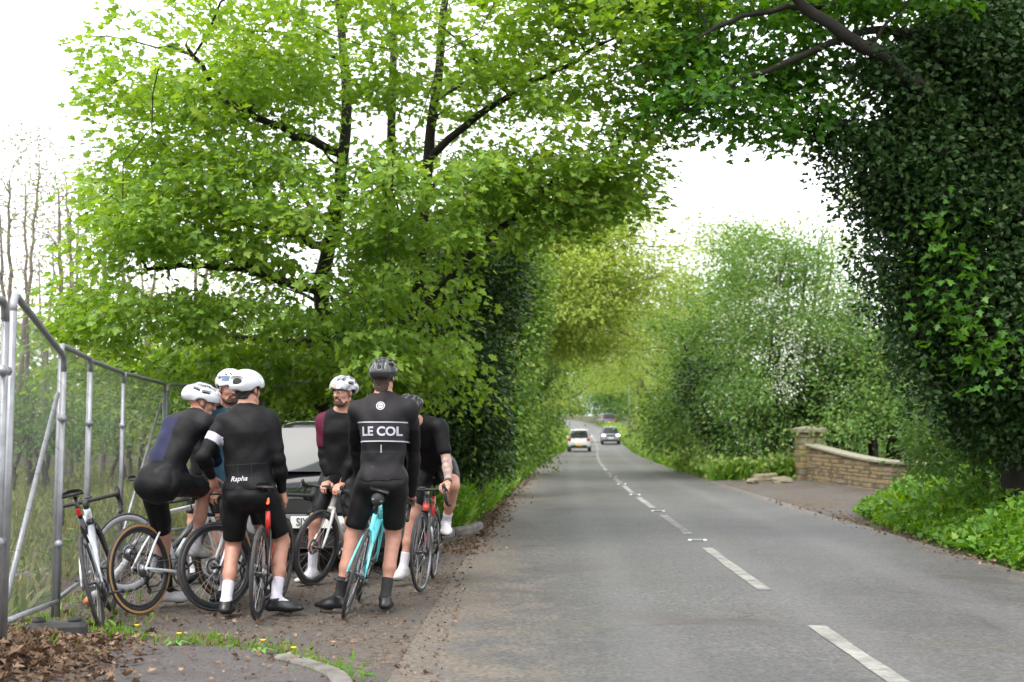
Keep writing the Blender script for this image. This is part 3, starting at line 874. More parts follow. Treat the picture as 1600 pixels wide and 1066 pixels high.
# right side of the lane, going away
for i, (Y, sd, lab, lm, hgt) in enumerate([(128, 59, 'yellow-green tree on the right bank behind the oncoming car', L_beech, 1.0), (104, 57, 'pale yellow tree on the right bank beside the oncoming car', L_beech, 1.0),
                                (84, 55, 'light green tree on the right bank, deep in the tunnel', L_light, 1.0), (67, 53, 'yellow-green tree on the right bank where the tunnel begins', L_beech, 1.0),
                                (53, 51, 'fresh green tree on the right bank next to the pale lamp arm', L_light, 1.05)]):
    X = float(xc(Y)) + 5.6
    k = Y / FPX
    def q(dx, z): return (800 + (X + dx) / Y * FPX, 680 - (z - CAM_H) / Y * FPX)
    b = []
    over = ((-2.6, 6.8, 2.6, 1.2, 70, 4), (-4.8, 7.0, 2.0, 1.2, 50, 4), (-1.5, 9.6, 3.0, 2.2, 60, 4)) if Y > 75 else ((-1.6, 6.2, 1.8, 1.3, 44, 3), (-3.4, 7.6, 2.2, 1.3, 60, 3)) if Y > 60 else ((-1.0, 6.0, 1.5, 1.3, 36, 3), (-2.2, 7.4, 1.7, 1.2, 40, 3))
    for (dx, z, rx, rz, n, rd) in ((0.0, 1.9, 1.7, 2.0, 80, 4), (0.6, 4.6, 2.2, 1.8, 60, 4), (1.5, 7.6, 2.4, 2.2, 50, 4)) + over:
        p = q(dx, z * hgt + float(zr(Y))); b.append((p[0], p[1], Y, rx / k, rz / k, rd, n))
    bushy('tunnel_tree', lab, 'tree', GP(X, Y), b,
          [(32, 1.05, 0.6, 0.19, OVAL, lm, 0.8, 0.7, 0.3, 1.0), (16, 1.0, 0.6, 0.17, OVAL, L_haw, 0.6, 0.8, 0.3, 0.45)], sd, m_bark, 9.0, 3, 0.16, 16, cl=(7, (1.1, 1.1, 0.6)))
bushy('hazel_tree', 'leafy green bank of hazel between the tunnel and the white hawthorn', 'tree', GP(7.9, 46),
      [(1110, 620, 45, 70, 90, 2.0, 180), (1085, 520, 47, 70, 60, 2.0, 110), (1150, 540, 44, 60, 90, 2.0, 130), (1060, 660, 45, 40, 40, 1.6, 70), (1120, 430, 47, 55, 60, 2.0, 60)],
      [(36, 0.75, 0.7, 0.14, OVAL, L_haw, 0.65, 0.75, 0.3, 1.0), (14, 0.8, 0.7, 0.14, OVAL, L_light, 0.65, 0.75, 0.3, 0.5)], 61, m_bark, None, 5, 0.10, cl=(9, (0.75, 0.75, 0.42)))
bushy('hawthorn_tree', 'hawthorn hung with white blossom behind the stone gate pillar', 'tree', GP(8.2, 39.5),
      [(1215, 560, 39, 75, 120, 2.0, 170), (1200, 420, 40, 75, 75, 2.0, 120), (1290, 450, 40, 70, 90, 2.0, 110), (1180, 640, 38.5, 60, 70, 1.5, 110), (1300, 560, 39, 45, 60, 1.5, 50)],
      [(38, 0.7, 0.7, 0.13, OVAL, L_haw, 0.65, 0.75, 0.4, 1.0), (9, 0.7, 0.7, 0.12, OVAL, L_light, 0.65, 0.75, 0.3, 0.6), (8, 0.42, 0.8, 0.085, OVAL, L_bloss, 0.8, 0.7, 1.2, 0.30)], 63, m_bark, None, 5, 0.11, cl=(9, (0.75, 0.75, 0.42)),
      extra=[([(1238, 545, 37.2, 22, 50, 0.5, 34), (1225, 590, 37.0, 20, 34, 0.4, 20), (1300, 520, 38.0, 22, 30, 0.5, 18), (1205, 480, 38, 40, 40, 0.7, 20), (1310, 610, 37.4, 18, 14, 0.3, 8), (1330, 470, 38.5, 30, 40, 0.7, 14), (1140, 500, 41, 24, 34, 0.6, 14)], (11, 0.42, 1.0, 0.085, OVAL, L_bloss, 0.7, 0.8, 0.8, 1.0))])
for i_, (bx, bb, lab) in enumerate([((7.6, 41.0), [(1150, 650, 40.5, 60, 50, 1.2, 150), (1110, 600, 41.5, 50, 40, 1.2, 90)], 'undergrowth below the hazel bank, its shade put into dark leaves'), ((9.6, 38.6), [(1290, 640, 38.2, 60, 75, 1.0, 190), (1230, 620, 38.6, 45, 60, 1.0, 120)], 'undergrowth right behind the gate pillar, its shade put into dark leaves'),
                                 ((11.6, 39.5), [(1370, 600, 39.5, 60, 80, 1.2, 150), (1340, 520, 40.5, 50, 60, 1.2, 80)], 'shrub behind the middle of the stone wall, its shade put into dark leaves')]):
    bushy('shade_toned_bush', lab, 'bush', GP(*bx), bb, [(32, 0.55, 0.9, 0.11, IVY, L_holly, 0.55, 0.8, 0.3, 1.0), (6, 0.6, 0.8, 0.12, OVAL, L_haw, 0.7, 0.7, 0.3, 0.6)], 171 + 2 * i_, m_bark_dark, None, 4, 0.07, group='woodland shrubs')  # added bushes: dark leaf colour stands in for shade under the thin crowns
bushy('ash_tree', 'slim light green tree rising behind the hawthorn crown', 'tree', GP(10.8, 47),
      [(1240, 375, 46, 50, 30, 2.2, 26), (1330, 350, 46, 55, 80, 2.2, 64), (1150, 400, 47, 60, 50, 2.2, 40), (1350, 480, 46, 60, 90, 2.0, 50), (1120, 360, 48, 34, 30, 1.6, 20)],
      [(30, 0.9, 0.6, 0.14, OVAL, L_light, 0.8, 0.7, 0.3, 1.0)], 65, m_bark, 8.6, 3, 0.13, 16, cl=(9, (0.75, 0.75, 0.42)))
bushy('ash_tree', 'feathery pale tree left of the hawthorn, above the hazel bank', 'tree', GP(8.6, 54),
      [(1090, 420, 54, 50, 60, 2.0, 56), (1040, 450, 56, 45, 60, 2.0, 50), (1130, 380, 53, 40, 40, 1.8, 30), (1050, 540, 55, 45, 60, 2.0, 50), (1010, 480, 58, 30, 60, 2.0, 30)],
      [(28, 0.95, 0.6, 0.14, OVAL, L_light, 0.8, 0.7, 0.3, 1.0), (8, 0.95, 0.6, 0.14, OVAL, L_beech, 0.8, 0.7, 0.3, 0.6)], 301, m_bark, 8.4, 4, 0.12, 16, cl=(8, (0.9, 0.9, 0.5)))
bushy('wood_tree', 'crooked dark-stemmed tree standing behind the low end of the stone wall', 'tree', GP(11.6, 37.5),
      [(1380, 500, 37, 60, 70, 1.6, 60), (1440, 540, 37, 50, 70, 1.6, 50), (1360, 600, 36.5, 60, 45, 1.4, 50), (1330, 650, 36, 40, 45, 1.2, 45), (1440, 640, 36, 50, 40, 1.2, 34)],
      [(30, 0.65, 0.7, 0.13, OVAL, L_haw, 0.7, 0.7, 0.3, 1.0), (10, 0.65, 0.7, 0.13, OVAL, L_light, 0.7, 0.7, 0.3, 0.5)], 67, m_bark_dark, 5.0, 3, 0.14, 12, cl=(9, (0.75, 0.75, 0.42)))
bushy('undergrowth_bush', 'sunlit yellow-green bush deep in the wood beyond the wall', 'bush', GP(16.5, 52),
      [(1400, 620, 51, 90, 70, 2.0, 90), (1480, 600, 52, 90, 90, 2.0, 90), (1330, 560, 53, 90, 90, 2.0, 80)],
      [(36, 0.9, 0.7, 0.16, OVAL, L_light, 0.8, 0.7, 0.3, 1.0)], 69, m_bark, None, 4, 0.10, group='woodland shrubs', cl=(9, (0.75, 0.75, 0.42)))

# the big ivy-covered tree that closes the right side, and the limbs it carries over the lane
def ivy_tree():
    g = np.random.default_rng(71)
    V3 = lambda px, py, Y: tuple(PX(px, py, Y))
    stems = [stem([(6.9, 16.5, 0), V3(1590, 480, 16.3), V3(1575, 250, 16.0), V3(1560, 40, 15.8), V3(1540, -150, 15.6)], 0.34, 0.15, g, 20, 0.04),
             stem([V3(1572, 210, 16.0), V3(1510, 185, 15.2), V3(1450, 150, 14.6), V3(1390, 95, 14.2), V3(1330, 60, 13.9), V3(1270, 20, 13.7), V3(1210, -30, 13.5)], 0.115, 0.05, g, 26, 0.03),
             stem([V3(1570, 120, 15.9), V3(1460, 60, 15.0), V3(1350, 50, 14.5), V3(1250, 90, 14.2), V3(1160, 125, 14.0), V3(1080, 170, 13.9)], 0.065, 0.015, g, 24, 0.03),
             stem([V3(1565, 40, 15.8), V3(1440, 10, 15.0), V3(1300, 10, 14.4), V3(1180, 20, 14.0), V3(1090, 60, 13.8)], 0.065, 0.015, g, 22, 0.03)]
    ivy = np.concatenate([blob(1520, 380, 15.6, 125, 300, 1.1, 620, g, 0.75), blob(1560, 120, 15.6, 165, 170, 1.3, 460, g, 0.7), blob(1430, 260, 15.2, 80, 120, 0.9, 230, g, 0.7),
                          blob(1570, 600, 15.8, 90, 110, 0.9, 230, g, 0.7), blob(1490, 90, 15.0, 120, 60, 0.8, 150, g, 0.6), blob(1480, 480, 15.6, 80, 110, 0.8, 170, g, 0.7), blob(1640, 350, 15.0, 120, 380, 1.1, 200, g, 0.7)])
    fr = np.concatenate([blob(1350, 240, 14.8, 70, 75, 0.8, 75, g, 0.5), blob(1395, 370, 15.2, 40, 90, 0.6, 60, g, 0.5)] + [blob(x_, y_, 15.0, 7, h_, 0.12, 9, g, 0.2) for x_, y_, h_ in ((1300, 235, 40), (1322, 300, 60), (1345, 380, 60), (1362, 450, 50), (1390, 520, 60), (1415, 580, 50), (1280, 190, 30), (1440, 620, 40), (1335, 210, 45))])
    over = np.concatenate([blob(1180, 60, 14.9, 160, 90, 0.8, 80, g, 0.3), blob(1290, 130, 15.2, 110, 60, 0.7, 44, g, 0.3), blob(1110, 165, 14.2, 95, 50, 0.8, 40, g, 0.3), blob(1250, 190, 14.8, 90, 30, 0.6, 22, g, 0.3), blob(1060, 110, 14.6, 60, 70, 0.8, 26, g, 0.3), blob(1230, -40, 14.2, 260, 50, 1.5, 90, g, 0.3), blob(1420, -20, 14.5, 160, 50, 1.2, 60, g, 0.3)])
    shoots = np.concatenate([blob(1480, 330, 14.5, 30, 70, 0.3, 9, g, 0.2), blob(1500, 450, 14.4, 45, 90, 0.3, 14, g, 0.2), blob(1545, 540, 14.3, 45, 60, 0.3, 10, g, 0.2), blob(1440, 420, 14.8, 40, 120, 0.3, 7, g, 0.2)])
    base = np.array([6.9, 16.5, 0.0])
    t = tag(empty('ivy_covered_tree', tuple(base)), 'huge dark ivy-covered tree on the right leaning a limb over the lane', 'tree', 'roadside trees')
    lines = grow(stems, np.concatenate([over, fr, shoots]), g, 22, 0.04, 0.008, 0.04)
    lines += [(wobble_line(np.array(ivy[i]), stems[0][0][min(len(stems[0][0]) - 1, int(g.integers(3, 20)))], 5, 0.05, g), np.linspace(0.006, 0.02, 5), 4) for i in range(0, len(ivy), 5)]
    tubes_mesh('trunk', [(l[0] - base, l[1], l[2]) for l in lines], m_bark_dark, t)
    lim_ = stems[1][0][2:16]; ivy = np.concatenate([ivy, np.repeat(lim_, 4, 0) + g.normal(size=(len(lim_) * 4, 3)) * 0.10 + np.array([0, 0.15, -0.05])])
    def part(C, per, rad, flat, size, tpl, mi, up, jit, droop):
        P, A, N, k = sprays(C, per, rad, flat, g, droop, None, up, jit)
        tint = np.clip(g.random(len(P)) * 0.75 + (g.random(len(C)) * 0.35)[k], 0, 1)
        return (P - base, A, N, size * (0.65 + 0.6 * g.random(len(P))), tpl, mi, tint)
    o = leaf_mesh('ivy', [part(ivy, 44, 0.33, 0.9, 0.075, IVY, 0, 0.35, 0.8, 0.2), part(fr, 26, 0.26, 0.8, 0.065, IVY, 0, 0.4, 0.8, 0.2)], [L_ivy], t); o['kind'] = 'stuff'
    o = leaf_mesh('crown', [part(over, 24, 0.42, 0.45, 0.105, SYC, 0, 0.9, 0.55, 0.4), part(shoots, 10, 0.34, 0.9, 0.115, SYC, 0, 0.8, 0.5, 0.9)], [L_sycd], t); o['kind'] = 'stuff'
ivy_tree()
bushy('elder_bush', 'leafy green bush under the ivy at the right picture edge', 'bush', GP(7.0, 17.8),
      [(1560, 650, 17.0, 80, 70, 0.7, 110), (1480, 680, 18.0, 70, 55, 0.8, 90), (1600, 590, 16.6, 70, 70, 0.7, 80), (1520, 590, 16.4, 50, 40, 0.4, 40)],
      [(26, 0.42, 0.8, 0.10, OVAL, L_haw, 0.7, 0.7, 0.3, 1.0)], 77, m_bark, None, 5, 0.04, group='woodland shrubs')
bushy('elder_bush', 'dark shrubs filling the gap between the ivy and the stone wall end', 'bush', GP(10.2, 25.2),
      [(1540, 660, 25, 70, 60, 1.0, 120), (1570, 600, 26, 80, 90, 1.2, 120)],
      [(30, 0.55, 0.8, 0.11, OVAL, L_haw, 0.65, 0.75, 0.3, 1.0), (14, 0.55, 0.8, 0.09, IVY, L_ivy, 0.5, 0.8, 0.3, 0.5)], 79, m_bark, None, 5, 0.05, group='woodland shrubs')

# bare-twigged young wood in the field behind the fence
words = ['outermost thin bud-tipped tree at the left picture edge', 'second thin bud-tipped tree in from the left edge', 'thin forked tree with bronze buds above the second fence panel',
         'tall thin tree with bronze buds showing left of the sycamore', 'slim bud-tipped tree half hidden behind the sycamore edge', 'slim grey tree behind the fence right of the orange pipe',
         'thin grey stem rising behind the hunched cyclist', 'thin bud-tipped tree seen through the sycamore leaves', 'pale twiggy tree behind the upper sycamore crown', 'pale twiggy tree behind the middle of the sycamore']
for i, (px, Y, top, w) in enumerate([(12, 30, 210, 45), (48, 34, 190, 45), (92, 31, 250, 40), (128, 37, 165, 60), (175, 33, 230, 50), (70, 42, 330, 60), (230, 40, 330, 70), (330, 38, 250, 90), (430, 42, 120, 120), (620, 44, 100, 130)]):
    X = (px - 800) / FPX * Y
    mid = (680 + top) / 2 - 90
    bushy('young_tree', words[i], 'tree', GP(X, Y), [(px, top + 70, Y, w, 90, 1.3, 34, 0.3), (px, mid, Y, w * 0.9, 110, 1.2, 26, 0.2), (px + 8, mid + 90, Y, w * 0.8, 60, 1.1, 10, 0.2)],
          [(16, 0.6, 0.9, 0.085, OVAL, L_bud, 0.6, 0.8, 0.2, 1.0), (10, 0.6, 0.9, 0.10, OVAL, L_light, 0.6, 0.8, 0.2, 0.5)], 81 + 2 * i, m_bark_pale, None, 2, 0.085, 14, group='young trees in the field', limb_r=0.04, tw=0.011)
for i, (px, Y, py, rx, ry, lm, lab) in enumerate([(60, 27, 640, 110, 50, L_haw, 'low scrub of brambles behind the nearest fence panels'), (200, 30, 620, 110, 60, L_light, 'pale scrub behind the middle fence panels'), (330, 33, 590, 120, 70, L_haw, 'green scrub behind the far fence panels'),
                                              (120, 46, 560, 190, 90, L_light, 'far pale thicket across the field, left'), (300, 46, 520, 160, 110, L_beech, 'far yellow thicket across the field behind the sycamore'), (560, 48, 520, 200, 130, L_hedge, 'far green thicket behind the sycamore trunks')]):
    bushy('scrub_bush', lab, 'bush', GP((px - 800) / FPX * Y, Y), [(px, py, Y, rx, ry, 1.2, 110), (px + 20, py + 30, Y - 0.5, rx, ry * 0.7, 1.0, 70)],
          [(24, 0.65, 0.8, 0.12 * Y / 32, OVAL, lm, 0.65, 0.75, 0.3, 1.0)], 121 + 2 * i, m_bark, None, 6, 0.05, group='scrub in the field')

# far woods: one mass on each side and across the end of the lane
def far_wood(name, label, boxes, lms, seed, size):
    g = np.random.default_rng(seed)
    parts = []
    for bi, (x0, x1, y0, y1, h, n) in enumerate(boxes):
        C = np.stack([g.uniform(x0, x1, n), g.uniform(y0, y1, n), np.zeros(n)], 1)
        hh = h * (0.65 + 0.35 * np.sin(C[:, 0] * 0.55 + 1.3) * np.cos(C[:, 1] * 0.31)) * (0.8 + 0.2 * g.random(n))
        C[:, 2] = gz(C[:, 0], C[:, 1]) + hh * g.random(n) ** 0.75
        P, A, N, k = sprays(C, 16, 1.3, 0.6, g, 0.2, None, 0.7, 0.75)
        tint = np.clip(g.random(len(P)) * 0.6 + (g.random(len(C)) * 0.5)[k], 0, 1)
        parts.append((P, A, N, size * (0.7 + 0.6 * g.random(len(P))), OVAL, bi % len(lms), tint))
    o = leaf_mesh(name, parts, lms)
    tag(o, label, 'wood', None, 'stuff')
far_wood('distant_wood', 'far-off wood closing the view at the end of the lane and across the field',
         [(-40, -10, 60, 85, 9, 700), (-10, 0, 75, 100, 9, 500), (16, 45, 58, 80, 10, 900), (-45, 60, 238, 262, 15, 3600), (18, 42, 90, 160, 11, 700), (-40, 2, 110, 200, 11, 700), (-48, -20, 40, 60, 7, 260)],
         [L_light, L_beech, L_haw, L_hedge], 161, 0.50)

# ------------------------------------------------------------------ verges
def scatter_strip(n, y0, y1, offs, side, g, bias=1.6):
    Y = y0 + (y1 - y0) * g.random(n) ** bias
    o = offs(Y)
    d = o[0] + (o[1] - o[0]) * g.random(n)
    X = xc(Y) + side * d
    return np.stack([X, Y, gz(X, Y)], 1)

def grass(name, label, P, h, mats, seed, weeds=0.0, wsize=0.09, wh=0.4, cat='grass'):
    g = np.random.default_rng(seed)
    n = len(P)
    A = g.normal(size=(n, 3)) * 0.35; A[:, 2] = 1.0
    N = g.normal(size=(n, 3)); N[:, 2] *= 0.2
    dist = np.clip(P[:, 1] / 18.0, 0.6, 3.0)
    parts = [(P, A, N, h * (0.5 + 0.9 * g.random(n)), (BLADE[0] * np.array([1, 2.2, 1]), BLADE[1]), 0, g.random(n))]
    if weeds > 0:
        m = int(n * weeds)
        C = P[g.integers(n, size=m)] + g.normal(size=(m, 3)) * np.array([0.12, 0.12, 0])
        Z = g.random(m) ** 0.8
        C[:, 2] += wh * Z
        A2 = g.normal(size=(m, 3)); A2[:, 2] -= 0.25
        N2 = g.normal(size=(m, 3)) * 0.55; N2[:, 2] += 1
        parts.append((C, A2, N2, wsize * (0.5 + 0.9 * g.random(m)), LONG if wsize < 0.2 else OVAL, 1, g.random(m)))
    o = leaf_mesh(name, parts, mats)
    return tag(o, label, cat, None, 'stuff')
g = np.random.default_rng(201)
P = scatter_strip(15000, 17.0, 62, lambda Y: (np.interp(Y, [17, 24, 40], [3.15, 3.0, 2.8]), np.interp(Y, [16, 20, 30, 60], [4.4, 4.2, 4.0, 4.6])), -1, g, 1.9)
grass('verge_grass', 'lush bright grass and weeds on the verge between lay-by and lane', P, 0.40, [L_grass, L_weed], 202, 1.6, 0.11, 0.62)
P = scatter_strip(9000, 60, 175, lambda Y: (np.full_like(Y, 2.75), np.full_like(Y, 4.9)), -1, g, 1.0)
grass('bank_grass', 'far strip of tall grass along the left edge of the lane', P, 0.75, [L_grass, L_light], 203, 0.6, 0.22, 0.9)
P = scatter_strip(14000, 36.5, 175, lambda Y: (np.full_like(Y, 2.78), np.interp(Y, [36, 45, 175], [6.0, 5.2, 5.0])), 1, g, 1.7)
grass('bank_grass', 'strip of tall grass and cow parsley along the far right verge', P, 0.55, [L_grass, L_light], 204, 1.2, 0.20, 0.7)
# rank nettles and docks at the right, near
def rank(n):
    Y = 9.5 + 17.0 * g.random(n) ** 0.95
    a = np.interp(Y, [9, 12, 15, 18, 20.5, 22, 23.5, 25, 26.5], [2.84, 2.88, 2.96, 3.1, 3.3, 3.6, 4.3, 5.1, 6.0])
    X = xc(Y) + a + (np.interp(Y, [9, 25], [4.0, 5.5])) * g.random(n) ** 1.15
    return np.stack([X, Y, gz(X, Y)], 1), X - xc(Y) - a
P, d = rank(21000)
g2 = np.random.default_rng(205)
hh = np.clip(0.18 + 0.80 * np.clip(d / 1.3, 0, 1) ** 0.8, 0, 1.1) * (0.75 + 0.25 * np.sin(P[:, 1] * 2.1) * np.sin(P[:, 0] * 1.7 + 1)) 
parts = []
k = np.repeat(np.arange(len(P)), 3)
C = P[k] + g2.normal(size=(len(k), 3)) * np.array([0.06, 0.06, 0])
C[:, 2] += hh[k] * np.sqrt(g2.random(len(k))) * (0.75 + 0.4 * g2.random(len(P)))[k]
A = g2.normal(size=C.shape); A[:, 2] -= 0.35
N = g2.normal(size=C.shape) * 0.5; N[:, 2] += 1
parts.append((C, A, N, 0.088 * (0.4 + 0.9 * g2.random(len(k))), IVY, 0, g2.random(len(k))))
sel = g2.random(len(P)) < 0.45
A = g2.normal(size=(sel.sum(), 3)) * 0.3; A[:, 2] = 1
parts.append((P[sel], A, g2.normal(size=A.shape), (hh[sel] * (0.45 + 0.5 * g2.random(sel.sum())) + 0.10), BLADE, 1, g2.random(sel.sum())))
o = leaf_mesh('nettle_bank', parts, [L_weed, L_grass])
tag(o, 'rank bright green nettles and docks crowding the right road edge', 'weeds', None, 'stuff')
# individual docks with large leaves at the foot of the bank
for i, (px, py, lab) in enumerate([(1525, 868, 'broad-leaved dock at the right road edge, nearest the camera'), (1455, 838, 'broad-leaved dock at the foot of the nettle bank, middle one'), (1380, 800, 'broad-leaved dock by the driveway corner')]):
    b = PG(px, py)
    t = tag(empty('dock_plant', b), lab, 'plant', 'docks at the road edge')
    gg = random.Random(300 + i)
    me = None
    for j in range(9):
        if me is None:
            V, F = [], []
            nn = 7
            for q in range(nn):
                s = q / (nn - 1); w = 0.30 * math.sin(math.pi * min(1, s * 0.93 + 0.07)) ** 0.8
                z = 0.55 * s - 0.62 * s * s
                V += [(s * 0.9, -w * 0.5, z + 0.05 * w), (s * 0.9, 0, z - 0.03), (s * 0.9, w * 0.5, z + 0.05 * w)]
            F = [[3 * q + c, 3 * q + c + 1, 3 * q + c + 4, 3 * q + c + 3] for q in range(nn - 1) for c in range(2)]
            me = mesh_np('leaf', np.array(V), np.array(F), L_sycd, tint=np.full(len(F), 0.5))
        o = link('leaf', me, t)
        s = gg.uniform(0.30, 0.48)
        o.scale = (s, s, s); o.rotation_euler = (gg.uniform(-.3, .3), -gg.uniform(0.2, 0.9), j * 0.7 + gg.uniform(-.3, .3))
# field grass behind the fence, tufts in the lay-by
n = 26000
Y = 8 + 30 * g.random(n) ** 1.3
X = np.interp(Y, [8, 9, 10.6, 13, 15.6, 17.6, 38], [-3.55, -3.6, -3.95, -4.35, -4.75, -4.6, -3.6]) - 14 * g.random(n) * np.clip(Y / 20, 0.35, 1.2)
P = np.stack([X, Y, gz(X, Y)], 1)
grass('field_grass', 'rough grass in the field behind the wire fence', P, 0.20, [L_field, L_hedge], 206, 0.35, 0.09, 0.28)
tufts = []
for (px, py, r, n) in [(445, 1018, 0.04, 30), (470, 1034, 0.04, 50), (492, 1048, 0.05, 120), (503, 1060, 0.05, 110), (300, 1004, 0.07, 40), (335, 1004, 0.05, 24), (180, 998, 0.06, 30), (400, 1012, 0.06, 34), (60, 968, 0.22, 140), (110, 985, 0.15, 80), (165, 998, 0.10, 60), (85, 940, 0.3, 160), (20, 1040, 0.15, 50)]:
    c = PG(px, py, 0.02)
    q = np.array([c.x, c.y, 0.0]) + g.normal(size=(n, 3)) * np.array([r * 1.6, r, 0])
    q[:, 2] = gz(q[:, 0], q[:, 1]) + 0.02
    tufts.append(q)
grass('grass_tufts', 'small grass tufts along the kerb and the edge of the lay-by', np.concatenate(tufts), 0.075, [L_grass, L_weed], 207, 0.35, 0.06, 0.05)

# dead leaves: heap at the fence foot, scatter over the lay-by
def litter():
    g = np.random.default_rng(211)
    a = np.stack([g.normal(-3.0, 0.42, 9000), g.normal(6.0, 1.1, 9000), np.zeros(9000)], 1)
    a = a[(a[:, 0] < np.interp(a[:, 1], [4.5, 6.5, 7.6, 9], [-1.9, -2.2, -2.45, -2.9]) + g.random(len(a)) * 0.35)]
    b = np.stack([g.uniform(-4.2, -0.4, 9000), g.uniform(5.5, 16.0, 9000), np.zeros(9000)], 1)
    c = np.stack([xc(np.linspace(14, 40, 2600)) - HW + g.normal(-0.08, 0.16, 2600), np.linspace(14, 40, 2600), np.zeros(2600)], 1)
    d = np.stack([xc(np.linspace(9, 26, 900)) + HW + g.normal(0.10, 0.16, 900), np.linspace(9, 26, 900), np.zeros(900)], 1)
    P = np.concatenate([a, b, c, d])
    on_pave = np.zeros(len(P))
    P[:, 2] = gz(P[:, 0], P[:, 1]) + 0.026 + np.concatenate([0.035 * g.random(len(a)), np.zeros(len(b) + len(c) + len(d))])
    pave = (P[:, 1] < 7.9) & (P[:, 0] > -2.7) & (P[:, 0] < -0.9)
    P[pave, 2] = np.maximum(P[pave, 2], 0.085)
    A = g.normal(size=P.shape); A[:, 2] *= 0.35
    N = g.normal(size=P.shape) * 0.45; N[:, 2] += 1
    S = np.concatenate([np.full(len(a), 0.056), 0.014 + 0.030 * g.random(len(b)) ** 4, np.full(len(c), 0.05), np.full(len(d), 0.045)]) * (0.5 + 0.8 * g.random(len(P)))
    o = leaf_mesh('dead_leaves', [(P, A, N, S, (SYC[0] * np.array([1, 1, 2.2]), SYC[1]), 0, g.random(len(P)))], [L_litter])
    tag(o, 'brown dead leaves heaped by the fence and strewn over the lay-by', 'leaves', None, 'stuff')
litter()
# ------------------------------------------------------------------ bicycles
m_rubber = mat('tyre_rubber', (0.018, 0.018, 0.019), 0.75, vary=0.4, vscale=30, col2=(0.040, 0.037, 0.033))
m_tan = mat('tan_sidewall', (0.36, 0.20, 0.075), 0.7)
m_carbon = mat('black_carbon', (0.014, 0.014, 0.016), 0.32, coat=0.3)
m_black = mat('matt_black', (0.014, 0.014, 0.015), 0.55)
m_tape = mat('bar_tape', (0.016, 0.016, 0.017), 0.75, bump=0.3, bscale=90)
m_alloy = mat('brushed_alloy', (0.55, 0.55, 0.56), 0.3, metal=1.0)
m_steel = mat('dark_steel', (0.20, 0.20, 0.21), 0.35, metal=1.0)
m_spoke = mat('spoke_steel', (0.30, 0.30, 0.31), 0.35, metal=0.8)
m_bikewhite = mat('white_frame_paint', (0.72, 0.73, 0.75), 0.25, coat=0.5)
m_cream = mat('cream_frame_paint', (0.62, 0.60, 0.56), 0.25, coat=0.5)
m_teal = mat('teal_frame_paint', (0.10, 0.52, 0.56), 0.25, coat=0.5)
m_redpaint = mat('red_frame_paint', (0.55, 0.030, 0.022), 0.28, coat=0.5)
m_silverwhite = mat('silver_frame_paint', (0.42, 0.44, 0.47), 0.25, coat=0.5)
m_redlight = mat('lit_red_lamp', (0.6, 0.02, 0.01), 0.3, emit=(1.0, 0.05, 0.02), estr=3.0)
m_redlens = mat('red_lens', (0.5, 0.02, 0.015), 0.25)
m_bottle = mat('clear_bottle', (0.55, 0.58, 0.60), 0.25)
m_greyrim = mat('grey_rim', (0.30, 0.30, 0.32), 0.4)
m_saddlebag = mat('saddle_bag_cloth', (0.030, 0.030, 0.032), 0.8, bump=0.4, bscale=70)

RW = 0.338                         # outer tyre radius
AX_R, AX_F = Vector((0, 0, RW)), Vector((0.99, 0, RW))
BB = Vector((0.41, 0, 0.272))
SDIR = Vector((-math.cos(R(73)), 0, math.sin(R(73))))
CROWN = AX_F + Vector((-math.sin(R(73)), 0, -math.cos(R(73)))) * 0.045 + SDIR * 0.375
HTOP = CROWN + SDIR * 0.135
SEATC = BB + SDIR * 0.50
SADDLE = BB + SDIR * 0.735

